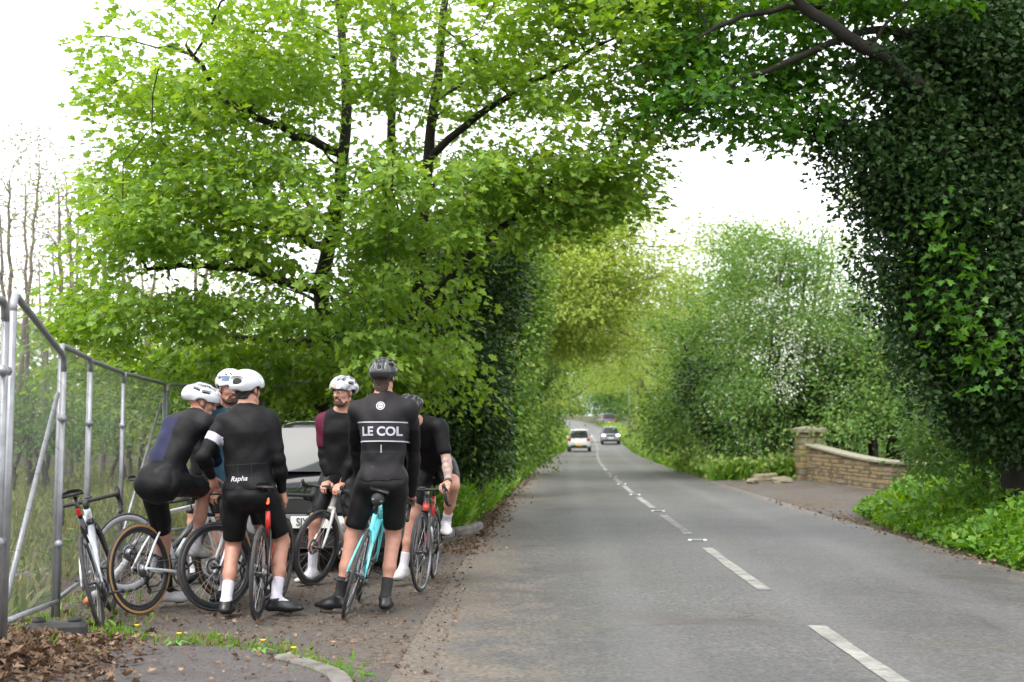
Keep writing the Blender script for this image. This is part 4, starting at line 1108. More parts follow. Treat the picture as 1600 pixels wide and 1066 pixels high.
def bicycle(name, label, rear, yaw, lean, frame_m, steer=0.0, wheel='deep', tan=False, rim_m=None, accents=None, crank=0.0, bag=False, light=None, bottle=None, fork_m=None, bar_m=None, sad=0.735, decal=None):
    """rear: contact of the rear tyre; yaw: heading (radians from +X); lean: to the left side positive"""
    root = empty(name, rear)
    root.rotation_mode = 'XYZ'
    root.rotation_euler = (-lean, 0, 0)
    root.matrix_world = Matrix.Translation(Vector(rear)) @ Matrix.Rotation(yaw, 4, 'Z') @ Matrix.Rotation(-lean, 4, 'X')
    tag(root, label, 'bicycle', 'road bicycles of the group')
    fm = frame_m; fk = fork_m or fm; rm = rim_m or m_carbon
    saddle_top = BB + SDIR * sad
    # frame
    b = MB()
    b.tube([BB, CROWN - SDIR * 0.0], [0.030, 0.027], 10)
    b.tube([SEATC - SDIR * 0.02, HTOP - SDIR * 0.03], [0.017, 0.020], 10)
    b.tube([BB, SEATC + SDIR * 0.02], [0.020, 0.0175], 10, flat=1.25, up=(1, 0, 0))
    b.tube([CROWN - SDIR * 0.012, HTOP], [0.029, 0.025], 12)
    b.tube([BB + Vector((0, -0.04, 0)), BB + Vector((0, 0.04, 0))], 0.027, 12)
    for s in (-1, 1):
        b.tube(bez(BB + Vector((-0.02, 0.030 * s, 0)), (0.25, 0.045 * s, 0.295), AX_R + Vector((0, 0.066 * s, 0)), 6), [0.015, 0.015, 0.014, 0.013, 0.011, 0.010, 0.009], 8)
        b.tube(bez(SEATC - SDIR * 0.10 + Vector((0, 0.014 * s, 0)), (0.17, 0.050 * s, 0.60), AX_R + Vector((0, 0.066 * s, 0.01)), 6), 0.0085, 8)
        b.ball(AX_R + Vector((0, 0.066 * s, 0)), (0.020, 0.006, 0.020), 8, 5)
    fr = b.build('frame', fm, root)
    if accents:
        mid = lambda t: BB.lerp(CROWN, t)
        for pts_, rr_, kw in (([mid(0.18), mid(0.52)], [0.0312, 0.0300], {}), ([SEATC - SDIR * 0.16, SEATC + SDIR * 0.024], [0.0215, 0.0200], dict(flat=1.25, up=(1, 0, 0))), ([CROWN - SDIR * 0.010, CROWN + SDIR * 0.06], [0.0305, 0.0290], {})):
            MB().tube(pts_, rr_, 12, **kw).build('frame_band', accents, fr)
    # seatpost and saddle
    MB().tube([SEATC, saddle_top - SDIR * 0.045], 0.0145, 10).build('seatpost', m_carbon, root)
    V, F = [], []
    prof = [(-0.135, 0.066, 0.014), (-0.11, 0.074, 0.008), (-0.06, 0.068, 0.0), (0.0, 0.044, -0.002), (0.05, 0.026, -0.002), (0.10, 0.020, -0.003), (0.130, 0.012, -0.010)]
    nk = 9
    for (x, w, z) in prof:
        for k in range(nk):
            a = math.pi * k / (nk - 1)
            V.append(saddle_top + Vector((x, math.cos(a) * w, z - 0.036 * (1 - math.sin(a) ** 0.5) * (0.6 + 0.4 * w / 0.07))))
    F = [[i * nk + k, i * nk + k + 1, (i + 1) * nk + k + 1, (i + 1) * nk + k] for i in range(len(prof) - 1) for k in range(nk - 1)]
    F += [[i * nk + nk - 1, i * nk, (i + 1) * nk, (i + 1) * nk + nk - 1] for i in range(len(prof) - 1)]
    F += [list(range(nk)), [(len(prof) - 1) * nk + k for k in range(nk)][::-1]]
    sdl = MB().add(V, F).build('saddle', m_black, root)
    b = MB()
    for s in (-1, 1):
        b.tube([saddle_top + Vector((-0.11, 0.02 * s, -0.025)), saddle_top + Vector((-0.05, 0.022 * s, -0.050)), saddle_top + Vector((0.05, 0.02 * s, -0.048)), saddle_top + Vector((0.11, 0.010 * s, -0.022))], 0.0038, 6)
    b.build('rail', m_steel, sdl)
    if bag:
        b = MB(); c = saddle_top + Vector((-0.07, 0, -0.085))
        b.ball(c, (0.075, 0.048, 0.052), 14, 10, 0, Matrix.Rotation(R(18), 3, 'Y'))
        b.build('saddle_bag', m_saddlebag, root)
        MB().tube([c + Vector((-0.05, -0.04, -0.005)), c + Vector((-0.062, 0, -0.006)), c + Vector((-0.05, 0.04, -0.005))], 0.004, 6).build('reflective_strip', m_greyrim, root)
    if light:
        c = BB + SDIR * (sad - light[0]) + Vector((-0.030, 0, 0))
        MB().box(c, (0.022, 0.030, 0.055), 0, Matrix.Rotation(R(-17), 3, 'Y'), 0.008).build('rear_light', m_redlight if light[1] else m_redlens, root)
    # wheels
    def wheel_at(parent, axle, front):
        w = empty('wheel', axle, (0, 0, 0), parent)
        RX = Matrix.Rotation(R(90), 4, 'X')
        r0 = RW - 0.0135
        b = MB()
        prof = [(r0 + 0.0135 * math.cos(a), 0.0135 * math.sin(a)) for a in [2 * math.pi * i / 10 for i in range(10)]]
        b.lathe(prof, 44, 0, RX, True)
        if tan:
            for s in (-1, 1):
                b.lathe([(r0 - 0.012, 0.0125 * s), (r0 + 0.003, 0.0145 * s), (r0 + 0.0065, 0.0135 * s)], 44, 1, RX, cap=False)
        b.build('tyre', [m_rubber, m_tan], w)
        depth = 0.045 if wheel == 'deep' else 0.022
        ri, ro = r0 - 0.010 - depth, r0 - 0.006
        prof = [(ro, 0.011), (ro - depth * 0.3, 0.0135), (ro - depth * 0.75, 0.0105), (ri, 0.0035), (ri, -0.0035), (ro - depth * 0.75, -0.0105), (ro - depth * 0.3, -0.0135), (ro, -0.011)]
        MB().lathe(prof, 44, 0, RX, True).build('rim', rm, w)
        b = MB()
        for i in range(24):
            a = 2 * math.pi * i / 24 + (0.05 if front else 0)
            s = 1 if i % 2 else -1
            a2 = a + (0.55 if (i // 2) % 2 else -0.55)
            b.tube([(math.cos(a2) * 0.021, 0.030 * s, math.sin(a2) * 0.021), (math.cos(a) * (ri + 0.004), 0.001 * s, math.sin(a) * (ri + 0.004))], 0.0016, 4, cap=False)
        b.build('spokes', m_spoke, w)['kind'] = 'stuff'
        b = MB()
        b.lathe([(0.012, -0.052), (0.020, -0.045), (0.024, -0.034), (0.024, -0.028), (0.014, -0.022), (0.014, 0.022), (0.024, 0.028), (0.024, 0.034), (0.020, 0.045), (0.012, 0.052)], 14, 0, RX)
        b.build('hub', m_carbon, w)
        b = MB(); b.lathe([(0.046, 0.0395), (0.070, 0.0395), (0.070, 0.0413), (0.046, 0.0413)], 26, 0, RX, True)
        for i in range(5):
            a = 2 * math.pi * i / 5
            b.tube([(math.cos(a) * 0.018, -0.0404, math.sin(a) * 0.018), (math.cos(a + 0.3) * 0.05, -0.0404, math.sin(a + 0.3) * 0.05)], 0.003, 5)
        b.build('brake_disc', m_steel, w)
        return w
    wheel_at(root, AX_R, False)
    # front assembly turns about the steering axis
    A4 = Matrix.Translation(CROWN) @ Matrix.Rotation(steer, 4, SDIR) @ Matrix.Translation(-CROWN)
    st = lambda p: A4 @ Vector(p)
    b = MB()
    for s in (-1, 1):
        b.tube([st(p) for p in bez(CROWN + Vector((0.0, 0.030 * s, 0.0)), CROWN.lerp(AX_F, 0.55) + Vector((-0.012, 0.052 * s, 0)), AX_F + Vector((0, 0.056 * s, 0)), 7)], [0.017, 0.016, 0.0155, 0.0145, 0.013, 0.0115, 0.010, 0.009], 8)
    b.ball(st(CROWN), (0.030, 0.045, 0.026), 12, 8)
    b.build('fork', fk, root)
    w = wheel_at(root, st(AX_F), True)
    w.rotation_mode = 'QUATERNION'
    w.rotation_quaternion = Quaternion(SDIR, steer)
    bc = HTOP + SDIR * 0.045 + Vector((0.105, 0, 0.008))
    b = MB(); b.tube([st(HTOP - SDIR * 0.002), st(HTOP + SDIR * 0.055)], 0.0195, 12)
    b.tube([st(HTOP + SDIR * 0.038), st(bc)], [0.019, 0.018], 10)
    b.build('stem', bar_m or m_black, root)
    hb = MB()
    path = [bc]
    side = [(0.0, 0.06, 0.0), (0.0, 0.13, 0.002), (0.004, 0.185, 0.002), (0.03, 0.205, -0.002), (0.078, 0.210, -0.012), (0.105, 0.212, -0.040), (0.098, 0.215, -0.082), (0.060, 0.218, -0.118), (0.0, 0.220, -0.130), (-0.045, 0.220, -0.134)]
    for s in (-1, 1):
        pts = [bc] + [bc + Vector((x, y * s, z)) for x, y, z in side]
        hb.tube([st(p) for p in catmull(pts, 3)], 0.0150, 9)
    hbo = hb.build('handlebar', m_tape, root)
    for s in (-1, 1):
        h0 = bc + Vector((0.070, 0.210 * s, -0.008))
        b = MB(); b.tube([st(p) for p in (h0 + Vector((-0.012, 0, 0.004)), h0 + Vector((0.030, 0.001 * s, 0.012)), h0 + Vector((0.062, 0, 0.022)), h0 + Vector((0.080, -0.002 * s, 0.050)), h0 + Vector((0.076, -0.002 * s, 0.068)))], [0.017, 0.0195, 0.019, 0.0165, 0.009], 10)
        b.build('brake_hood', m_tape, hbo)
        b = MB(); b.tube([st(p) for p in catmull([h0 + Vector((0.074, 0, 0.034)), h0 + Vector((0.092, 0.004 * s, 0.002)), h0 + Vector((0.090, 0.010 * s, -0.045)), h0 + Vector((0.074, 0.016 * s, -0.086))], 3)], 0.0062, 7, flat=0.6)
        b.build('brake_lever', m_carbon, hbo)
    MB().box(st(bc + Vector((0.075, 0, 0.022))), (0.085, 0.050, 0.014), 0, Matrix.Rotation(steer, 3, SDIR), 0.005).build('bike_computer', m_black, root)
    # drivetrain
    b = MB(); RXr = Matrix.Translation(BB + Vector((0, -0.043, 0))) @ Matrix.Rotation(R(90), 4, 'X')
    b.lathe([(0.082, -0.002), (0.099, -0.002), (0.1015, 0.0), (0.099, 0.002), (0.082, 0.002)], 36, 0, RXr, True)
    for i in range(4):
        a = i * math.pi / 2 + crank + 0.4
        b.tube([BB + Vector((math.cos(a) * 0.02, -0.043, math.sin(a) * 0.02)), BB + Vector((math.cos(a) * 0.088, -0.043, math.sin(a) * 0.088))], [0.012, 0.007], 6)
    b.build('chainring', m_steel, root)
    for s in (-1, 1):
        a = crank + (0 if s < 0 else math.pi)
        e = BB + Vector((math.cos(a) * 0.172, 0.078 * s, math.sin(a) * 0.172))
        MB().tube([BB + Vector((0, 0.052 * s, 0)), BB.lerp(e, 0.25) + Vector((0, 0.052 * s, 0)), e], [0.016, 0.014, 0.011], 8, flat=0.7).build('crank_arm', m_carbon, root)
        p = MB()
        p.tube([e, e + Vector((0, 0.075 * s, 0))], 0.006, 6)
        c = e + Vector((0, 0.056 * s, 0))
        for q in (-1, 1): p.tube([c + Vector((0.036 * q, -0.030, 0)), c + Vector((0.046 * q, 0, 0)), c + Vector((0.036 * q, 0.030, 0))], 0.006, 6)
        for q in (-1, 1): p.tube([c + Vector((-0.036, 0.030 * q, 0)), c + Vector((0.036, 0.030 * q, 0))], 0.006, 6)
        p.box(c, (0.040, 0.040, 0.014), 0, None, 0.004)
        p.build('pedal', m_black, root)
    b = MB()
    for i in range(6):
        b.lathe([(0.012, 0.030 + 0.0042 * i), (0.052 - 0.006 * i, 0.030 + 0.0042 * i), (0.052 - 0.006 * i, 0.0318 + 0.0042 * i), (0.012, 0.0318 + 0.0042 * i)], 22, 0, Matrix.Translation(AX_R) @ Matrix.Rotation(R(90), 4, 'X'), True)
    b.build('cassette', m_alloy, root)
    b = MB(); y = -0.043
    b.tube([AX_R + Vector((0, -0.075, -0.02)), AX_R + Vector((0.012, -0.060, -0.075)), AX_R + Vector((0.018, y, -0.100)), AX_R + Vector((0.045, y, -0.165))], [0.013, 0.014, 0.012, 0.009], 7)
    for c in (AX_R + Vector((0.018, y, -0.098)), AX_R + Vector((0.045, y, -0.168))):
        b.lathe([(0.004, -0.003), (0.022, -0.003), (0.022, 0.003), (0.004, 0.003)], 14, 0, Matrix.Translation(c) @ Matrix.Rotation(R(90), 4, 'X'), True)
    b.build('derailleur', m_carbon, root)
    loop = [AX_R + Vector((0, y, 0.042)), BB + Vector((0, y, 0.102))] + [BB + Vector((0.102 * math.sin(q), y, 0.102 * math.cos(q))) for q in (0.5, 1.0, 1.57, 2.1, 2.7)] + [BB + Vector((0, y, -0.102)), AX_R + Vector((0.05, y, -0.188)), AX_R + Vector((0.025, y, -0.165)), AX_R + Vector((0.040, y, -0.100)), AX_R + Vector((0.0, y, -0.085)), AX_R + Vector((-0.036, y, -0.02)), AX_R + Vector((-0.030, y, 0.03)), AX_R + Vector((0, y, 0.042))]
    MB().tube(loop, 0.004, 5).build('chain', m_steel, root)
    if bottle:
        for t0, t1, where in bottle:
            A_, B_ = (BB, CROWN) if where == 'down' else (BB, SEATC)
            d = (B_ - A_).normalized(); off = Vector((-d.z, 0, d.x)) * 0.066 if where == 'down' else Vector((d.z, 0, -d.x)) * 0.062
            p0 = A_ + d * t0 + off
            b = MB(); b.tube([p0, p0 + d * 0.10, p0 + d * 0.112, p0 + d * 0.125, p0 + d * 0.165, p0 + d * 0.172, p0 + d * 0.195], [0.036, 0.036, 0.033, 0.036, 0.035, 0.018, 0.014], 14)
            b.build('water_bottle', m_bottle, root)
            b = MB()
            b.tube([p0 - d * 0.004 - off * 0.4, p0 - d * 0.004], 0.004, 5); b.tube([p0 + d * 0.004 - off * 0.52, p0 + d * 0.14 - off * 0.52], 0.006, 5)
            for q in (-1, 1): b.tube([p0 + d * 0.02 + Vector((0, 0.037 * q, 0)), p0 + d * 0.10 + Vector((0, 0.038 * q, 0)) + off * 0.2], 0.003, 5)
            b.build('bottle_cage', m_carbon, root)
    root['_'] = 0
    del root['_']
    return root

def bike_point(root, p): return root.matrix_world @ Vector(p)
def bar_point(root, steer, s, dx=0.0, dy=0.0, dz=0.0):
    """a point on the hood (s=+1 left) of a bicycle, in world space"""
    A4 = Matrix.Translation(CROWN) @ Matrix.Rotation(steer, 4, SDIR) @ Matrix.Translation(-CROWN)
    bc = HTOP + SDIR * 0.045 + Vector((0.105, 0, 0.008))
    return root.matrix_world @ (A4 @ (bc + Vector((0.095 + dx, (0.21 + dy) * s, 0.005 + dz))))

def heading(a, b): return math.atan2(b.y - a.y, b.x - a.x)
z0 = 0.014
def on(p): return Vector((p.x, p.y, z0))

B1r = on(PG(161, 990)); B1 = bicycle('road_bicycle', 'riderless black and silver racing bicycle leaning on the wire fence', B1r, R(104), R(14), m_silverwhite, R(-4), 'deep', accents=m_carbon, fork_m=m_carbon, light=(0.16, False), crank=R(200), bottle=[(0.12, 0, 'down')])
B2r = on(PG(222, 963)); B2 = bicycle('road_bicycle', 'white racing bicycle with tan-walled tyres under the hunched cyclist', B2r, R(65), R(6), m_bikewhite, R(-4), 'deep', tan=True, light=(0.14, True), crank=R(30), bottle=[(0.10, 0, 'down')])
B4r = on(PG(402, 973)); B4 = bicycle('road_bicycle', 'black racing bicycle with red seat tube under the cyclist in white socks', B4r, R(91.5), R(-1.5), m_carbon, R(-6), 'deep', accents=m_redpaint, light=(0.13, True), crank=R(250), rim_m=m_carbon)
B6r = on(PG(537, 970)); B6 = bicycle('road_bicycle', 'turquoise road bicycle with saddle bag under the lettered-jersey cyclist', B6r, R(91), R(-15), m_teal, R(3), 'shallow', crank=R(15), bag=True, bottle=[(0.10, 0, 'down')])
B5f = on(PG(487, 917)); h5 = Vector((-0.34, -0.94, 0)).normalized()
B5 = bicycle('road_bicycle', 'cream white racing bicycle facing the camera under the bearded cyclist', B5f - h5 * 0.99, math.atan2(h5.y, h5.x), R(9), m_cream, R(-6), 'deep', crank=R(200), bottle=[(0.10, 0, 'down'), (0.10, 0, 'seat')])
B7f = on(PG(657, 928)); h7 = Vector((-0.05, -1.0, 0)).normalized()
B7 = bicycle('road_bicycle', 'black and red racing bicycle facing the camera under the tattooed cyclist', B7f - h7 * 0.99, math.atan2(h7.y, h7.x), R(2), m_carbon, R(-8), 'shallow', crank=R(-95), accents=m_redpaint, fork_m=m_carbon, rim_m=m_steel, bar_m=m_alloy, bottle=[(0.10, 0, 'down')])
B3f = on(PG(336, 958)); h3 = Vector((-0.22, -0.97, 0)).normalized()
B3 = bicycle('road_bicycle', 'white-framed bicycle with deep black front wheel between the hunched cyclist and the white-socked one', B3f - h3 * 0.99, math.atan2(h3.y, h3.x), R(4), m_bikewhite, R(-32), 'deep', crank=R(30), fork_m=m_bikewhite)
B8r = on(PG(199, 929)); B8 = bicycle('road_bicycle', 'grey-rimmed bicycle half hidden behind the tan-walled rear wheel', B8r, R(52), R(3), m_carbon, R(0), 'deep', rim_m=m_greyrim, crank=R(120))
# ------------------------------------------------------------------ people: one continuous body surface each, clothes as children
def surface_nets(vals, origin, h):
    s = vals < 0
    nx, ny, nz = vals.shape
    c = np.zeros((nx - 1, ny - 1, nz - 1), dtype=np.int8)
    offs = [(i, j, k) for i in (0, 1) for j in (0, 1) for k in (0, 1)]
    for (i, j, k) in offs: c += s[i:nx - 1 + i, j:ny - 1 + j, k:nz - 1 + k]
    act = (c > 0) & (c < 8)
    I = np.argwhere(act)
    idx = -np.ones(act.shape, dtype=np.int64); idx[act] = np.arange(len(I))
    cv = np.stack([vals[I[:, 0] + i, I[:, 1] + j, I[:, 2] + k] for (i, j, k) in offs], 1)
    P = np.zeros((len(I), 3)); n = np.zeros(len(I))
    oa = np.array(offs, float)
    for a in range(8):
        for b in range(a + 1, 8):
            if np.abs(oa[a] - oa[b]).sum() != 1: continue
            va, vb = cv[:, a], cv[:, b]
            m = (va < 0) != (vb < 0)
            t = va[m] / (va[m] - vb[m])
            P[m] += oa[a] + t[:, None] * (oa[b] - oa[a]); n[m] += 1
    P = (P / n[:, None] + I) * h + origin
    quads = []
    for ax in range(3):
        sl0 = [slice(None)] * 3; sl1 = [slice(None)] * 3
        sl0[ax] = slice(0, -1); sl1[ax] = slice(1, None)
        d = s[tuple(sl0)] != s[tuple(sl1)]
        o1, o2 = (ax + 1) % 3, (ax + 2) % 3
        E = np.argwhere(d)
        E = E[(E[:, o1] > 0) & (E[:, o2] > 0) & (E[:, o1] < vals.shape[o1] - 1) & (E[:, o2] < vals.shape[o2] - 1)]
        flip = s[tuple(E.T)]
        def cell(a, b):
            q = E.copy(); q[:, o1] -= a; q[:, o2] -= b
            return idx[tuple(q.T)]
        Q = np.stack([cell(1, 1), cell(0, 1), cell(0, 0), cell(1, 0)], 1)
        Q[~flip] = Q[~flip][:, ::-1]
        quads.append(Q)
    return P, np.concatenate(quads)

class Field:
    def __init__(self, lo, hi, h):
        self.h = h; self.o = np.array(lo, float) - 3 * h
        n = np.ceil((np.array(hi) - self.o) / h).astype(int) + 4
        self.n = n
        self.v = np.full(tuple(n), 0.5, dtype=np.float32)
        self.ax = [self.o[i] + h * np.arange(n[i]) for i in range(3)]
    def sub(self, lo, hi):
        a = [max(0, int((lo[i] - self.o[i]) / self.h)) for i in range(3)]
        b = [min(self.n[i], int((hi[i] - self.o[i]) / self.h) + 2) for i in range(3)]
        if any(b[i] <= a[i] for i in range(3)): return None, None
        sl = tuple(slice(a[i], b[i]) for i in range(3))
        return sl, np.meshgrid(self.ax[0][sl[0]], self.ax[1][sl[1]], self.ax[2][sl[2]], indexing='ij')
    def comb(self, sl, d, k, op):
        cur = self.v[sl]
        if op == 'add':
            if k > 0:
                hh = np.maximum(k - np.abs(cur - d), 0) / k
                self.v[sl] = np.minimum(cur, d) - hh * hh * k * 0.25
            else: self.v[sl] = np.minimum(cur, d)
        elif op == 'sub':
            if k > 0:
                hh = np.maximum(k - np.abs(cur + d), 0) / k
                self.v[sl] = np.maximum(cur, -d) + hh * hh * k * 0.25
            else: self.v[sl] = np.maximum(cur, -d)
    def cone(self, a, b, ra, rb, k=0.02, fwd=None, q=1.0, op='add', grow=0.0):
        a, b = np.array(a, float), np.array(b, float)
        m = max(ra, rb) + grow + 0.07
        sl, G = self.sub(np.minimum(a, b) - m, np.maximum(a, b) + m)
        if sl is None: return self
        ba = b - a; L2 = max(ba @ ba, 1e-12)
        p = [G[i] - a[i] for i in range(3)]
        t = np.clip((p[0] * ba[0] + p[1] * ba[1] + p[2] * ba[2]) / L2, 0, 1)
        e = [p[i] - t * ba[i] for i in range(3)]
        if fwd is not None:
            f = np.array(fwd, float)
            df = (e[0] * f[0] + e[1] * f[1] + e[2] * f[2]) * (1 / q - 1)
            e = [e[i] + df * f[i] for i in range(3)]
        d = np.sqrt(e[0] ** 2 + e[1] ** 2 + e[2] ** 2) - (ra + (rb - ra) * t) - grow
        self.comb(sl, d * (0.8 if fwd is not None else 1.0), k, op)
        return self
    def ell(self, c, r, M, k=0.01, op='add', grow=0.0):
        """ellipsoid with radii r along the columns of the 3x3 frame M"""
        c = np.array(c, float); r = np.array(r, float) + grow
        m = r.max() + 0.05
        sl, G = self.sub(c - m, c + m)
        if sl is None: return self
        p = [G[i] - c[i] for i in range(3)]
        A = np.array(M)
        u = [sum(p[i] * A[i, j] for i in range(3)) / r[j] for j in range(3)]
        l = np.sqrt(u[0] ** 2 + u[1] ** 2 + u[2] ** 2)
        l2 = np.sqrt((u[0] / r[0]) ** 2 + (u[1] / r[1]) ** 2 + (u[2] / r[2]) ** 2)
        self.comb(sl, l * (l - 1) / np.maximum(l2, 1e-6), k, op)
        return self
    def plane(self, p, n, side=None):
        """cut away everything on the side n points to"""
        G = np.meshgrid(*self.ax, indexing='ij')
        p = np.array(p, float); n = np.array(n, float); n = n / np.linalg.norm(n)
        d = sum((G[i] - p[i]) * n[i] for i in range(3))
        self.v = np.maximum(self.v, d.astype(np.float32))
        return self
    def wrinkle(self, amp, f=38.0, seed=0.0):
        G = np.meshgrid(*self.ax, indexing='ij')
        a = np.sin(G[2] * f + 2.1 * np.sin(G[0] * f * 0.45 + seed) + 1.7 * np.sin(G[1] * f * 0.4 + seed * 2)) * np.sin(G[0] * f * 0.33 + G[2] * f * 0.28 + seed)
        b = np.sin(G[0] * f * 1.7 + G[1] * f * 1.2 + 3 * np.sin(G[2] * f * 0.5 + seed))
        self.v += (amp * (a + 0.35 * b)).astype(np.float32)
        return self
    def mesh(self, name, mats, parent, pick=None, smooth=True):
        P, Q = surface_nets(self.v, self.o, self.h)
        mi = None
        if pick is not None:
            cen = P[Q].mean(axis=1); mi = pick(cen)
        o = link(name, mesh_np(name, P, Q, mats, mi, smooth), None)
        if parent is not None:
            o.parent = parent; o.matrix_parent_inverse = Matrix.Translation(-world_loc(parent))
        return o

def world_loc(o):
    # a mesh part already cancels its thing's location, so only Empties count
    return o.location.copy() if o.type == 'EMPTY' else Vector((0, 0, 0))

def put(o, parent):
    """parent a mesh given in world coordinates under a thing that stands elsewhere"""
    o.parent = parent; o.matrix_parent_inverse = Matrix.Translation(-world_loc(parent))
    return o

m_skin = mat('skin', (0.42, 0.215, 0.150), 0.5, vary=0.18, vscale=26, col2=(0.36, 0.165, 0.115))
m_skin_tat = mat('tattooed_skin', (0.42, 0.25, 0.19), 0.5, vary=0.6, vscale=22, col2=(0.13, 0.11, 0.11))
m_hair = mat('brown_hair', (0.055, 0.030, 0.016), 0.6, vary=0.5, vscale=60, bump=0.8, bscale=120)
m_hair_dark = mat('dark_hair', (0.020, 0.014, 0.010), 0.6, vary=0.5, vscale=60, bump=0.8, bscale=120)
m_beard = mat('brown_beard', (0.085, 0.045, 0.025), 0.75, vary=0.5, vscale=70, bump=0.6, bscale=120)
m_jblack = mat('black_jersey', (0.0055, 0.0055, 0.0062), 0.6, spec=0.16, bump=0.16, bscale=25, vary=0.25, vscale=6)
m_jcharcoal = mat('charcoal_jersey', (0.0150, 0.0135, 0.0150), 0.6, spec=0.16, bump=0.16, bscale=22, vary=0.25, vscale=5)
m_jnavy = mat('navy_jersey', (0.012, 0.013, 0.042), 0.6, spec=0.16, bump=0.16, bscale=22)
m_jblue = mat('blue_sleeve', (0.025, 0.030, 0.17), 0.65, spec=0.15, bump=0.16, bscale=22)
m_jburg = mat('burgundy_sleeve', (0.075, 0.007, 0.024), 0.6, spec=0.16, bump=0.16, bscale=22)
m_jteal = mat('teal_jacket', (0.040, 0.105, 0.140), 0.65, spec=0.15, bump=0.3, bscale=22)
m_shorts = mat('black_bib_shorts', (0.0045, 0.0045, 0.005), 0.5, spec=0.22)
m_sockw = mat('white_sock', (0.52, 0.50, 0.55), 0.85, bump=0.4, bscale=140)
m_sockb = mat('black_sock', (0.012, 0.012, 0.013), 0.85)
m_shoeb = mat('black_shoe', (0.010, 0.010, 0.011), 0.35)
m_shoew = mat('white_shoe', (0.50, 0.49, 0.49), 0.4)
m_hwhite = mat('white_helmet_shell', (0.52, 0.53, 0.56), 0.28, coat=0.4)
m_hdark = mat('charcoal_helmet_shell', (0.022, 0.022, 0.025), 0.30, coat=0.4)
m_hgrey = mat('grey_helmet_shell', (0.30, 0.31, 0.33), 0.35, coat=0.3)
m_hcamo = mat('mottled_helmet_shell', (0.66, 0.66, 0.70), 0.28, coat=0.4, vary=0.9, vscale=17, col2=(0.020, 0.020, 0.024))
m_liner = mat('helmet_liner', (0.012, 0.012, 0.013), 0.8)
m_print = mat('white_print', (0.42, 0.40, 0.46), 0.7)
m_band = mat('black_print', (0.007, 0.007, 0.008), 0.75)
m_eye = mat('eye_white', (0.65, 0.62, 0.58), 0.3)
m_iris = mat('dark_iris', (0.030, 0.020, 0.014), 0.2)
m_lip = mat('lip', (0.42, 0.17, 0.14), 0.5)
m_visor = mat('iridescent_lens', (0.45, 0.42, 0.75), 0.12, metal=0.7, vary=0.9, vscale=9, col2=(0.20, 0.60, 0.62))
m_zip = mat('zip_grey', (0.35, 0.35, 0.37), 0.5)

def v3(p): return np.array([p[0], p[1], p[2]], float)
def nrm(v): v = np.array(v, float); return v / max(np.linalg.norm(v), 1e-9)
def lerp(a, b, t): return a + (b - a) * t
def ik(a, b, l1, l2, pole):
    """middle joint of a two-bone limb"""
    d = b - a; L = np.linalg.norm(d)
    if L > (l1 + l2) * 0.995:
        s = L / ((l1 + l2) * 0.995); l1, l2 = l1 * s, l2 * s
    x = (L * L + l1 * l1 - l2 * l2) / (2 * L)
    hgt = math.sqrt(max(l1 * l1 - x * x, 1e-6))
    u = d / L
    p = np.array(pole, float); p = nrm(p - u * (p @ u))
    return a + u * x + p * hgt

def hand_prims(W, d, n, s, curl=0.9, spread=1.0, k=1.0):
    """W wrist, d towards the knuckles, n palm side, s towards the thumb: list of cones"""
    W, d, n, s = v3(W), nrm(d), nrm(n), nrm(s)
    out = [(W, W + d * 0.085 * k + s * 0.018, 0.026, 0.021), (W, W + d * 0.085 * k - s * 0.020, 0.026, 0.019), (W + d * 0.03, W + d * 0.08 * k, 0.024, 0.022)]
    L = [(0.030, 0.042, 0.026, 0.021), (0.011, 0.047, 0.030, 0.022), (-0.009, 0.044, 0.028, 0.021), (-0.028, 0.034, 0.021, 0.018)]
    for i, (o, a, b, c) in enumerate(L):
        p = W + d * (0.092 - 0.004 * abs(i - 1)) * k + s * o
        ang = 0.0
        for j, ln in enumerate((a, b, c)):
            ang += curl * (0.75, 1.0, 0.7)[j]
            dd = d * math.cos(ang) + n * math.sin(ang)
            q = p + dd * ln * k
            out.append((p, q, 0.0095 - 0.0008 * j, 0.0087 - 0.0008 * j)); p = q
    t0 = W + d * 0.025 + s * 0.026
    t1 = t0 + nrm(s * 0.75 + d * 0.75 + n * 0.35) * 0.042
    t2 = t1 + nrm(s * 0.10 + d * 0.8 + n * (0.35 + 0.4 * curl)) * 0.032
    t3 = t2 + nrm(-s * 0.15 + d * 0.7 + n * (0.4 + 0.5 * curl)) * 0.024
    out += [(t0, t1, 0.014, 0.0115), (t1, t2, 0.0115, 0.010), (t2, t3, 0.010, 0.0085)]
    return out

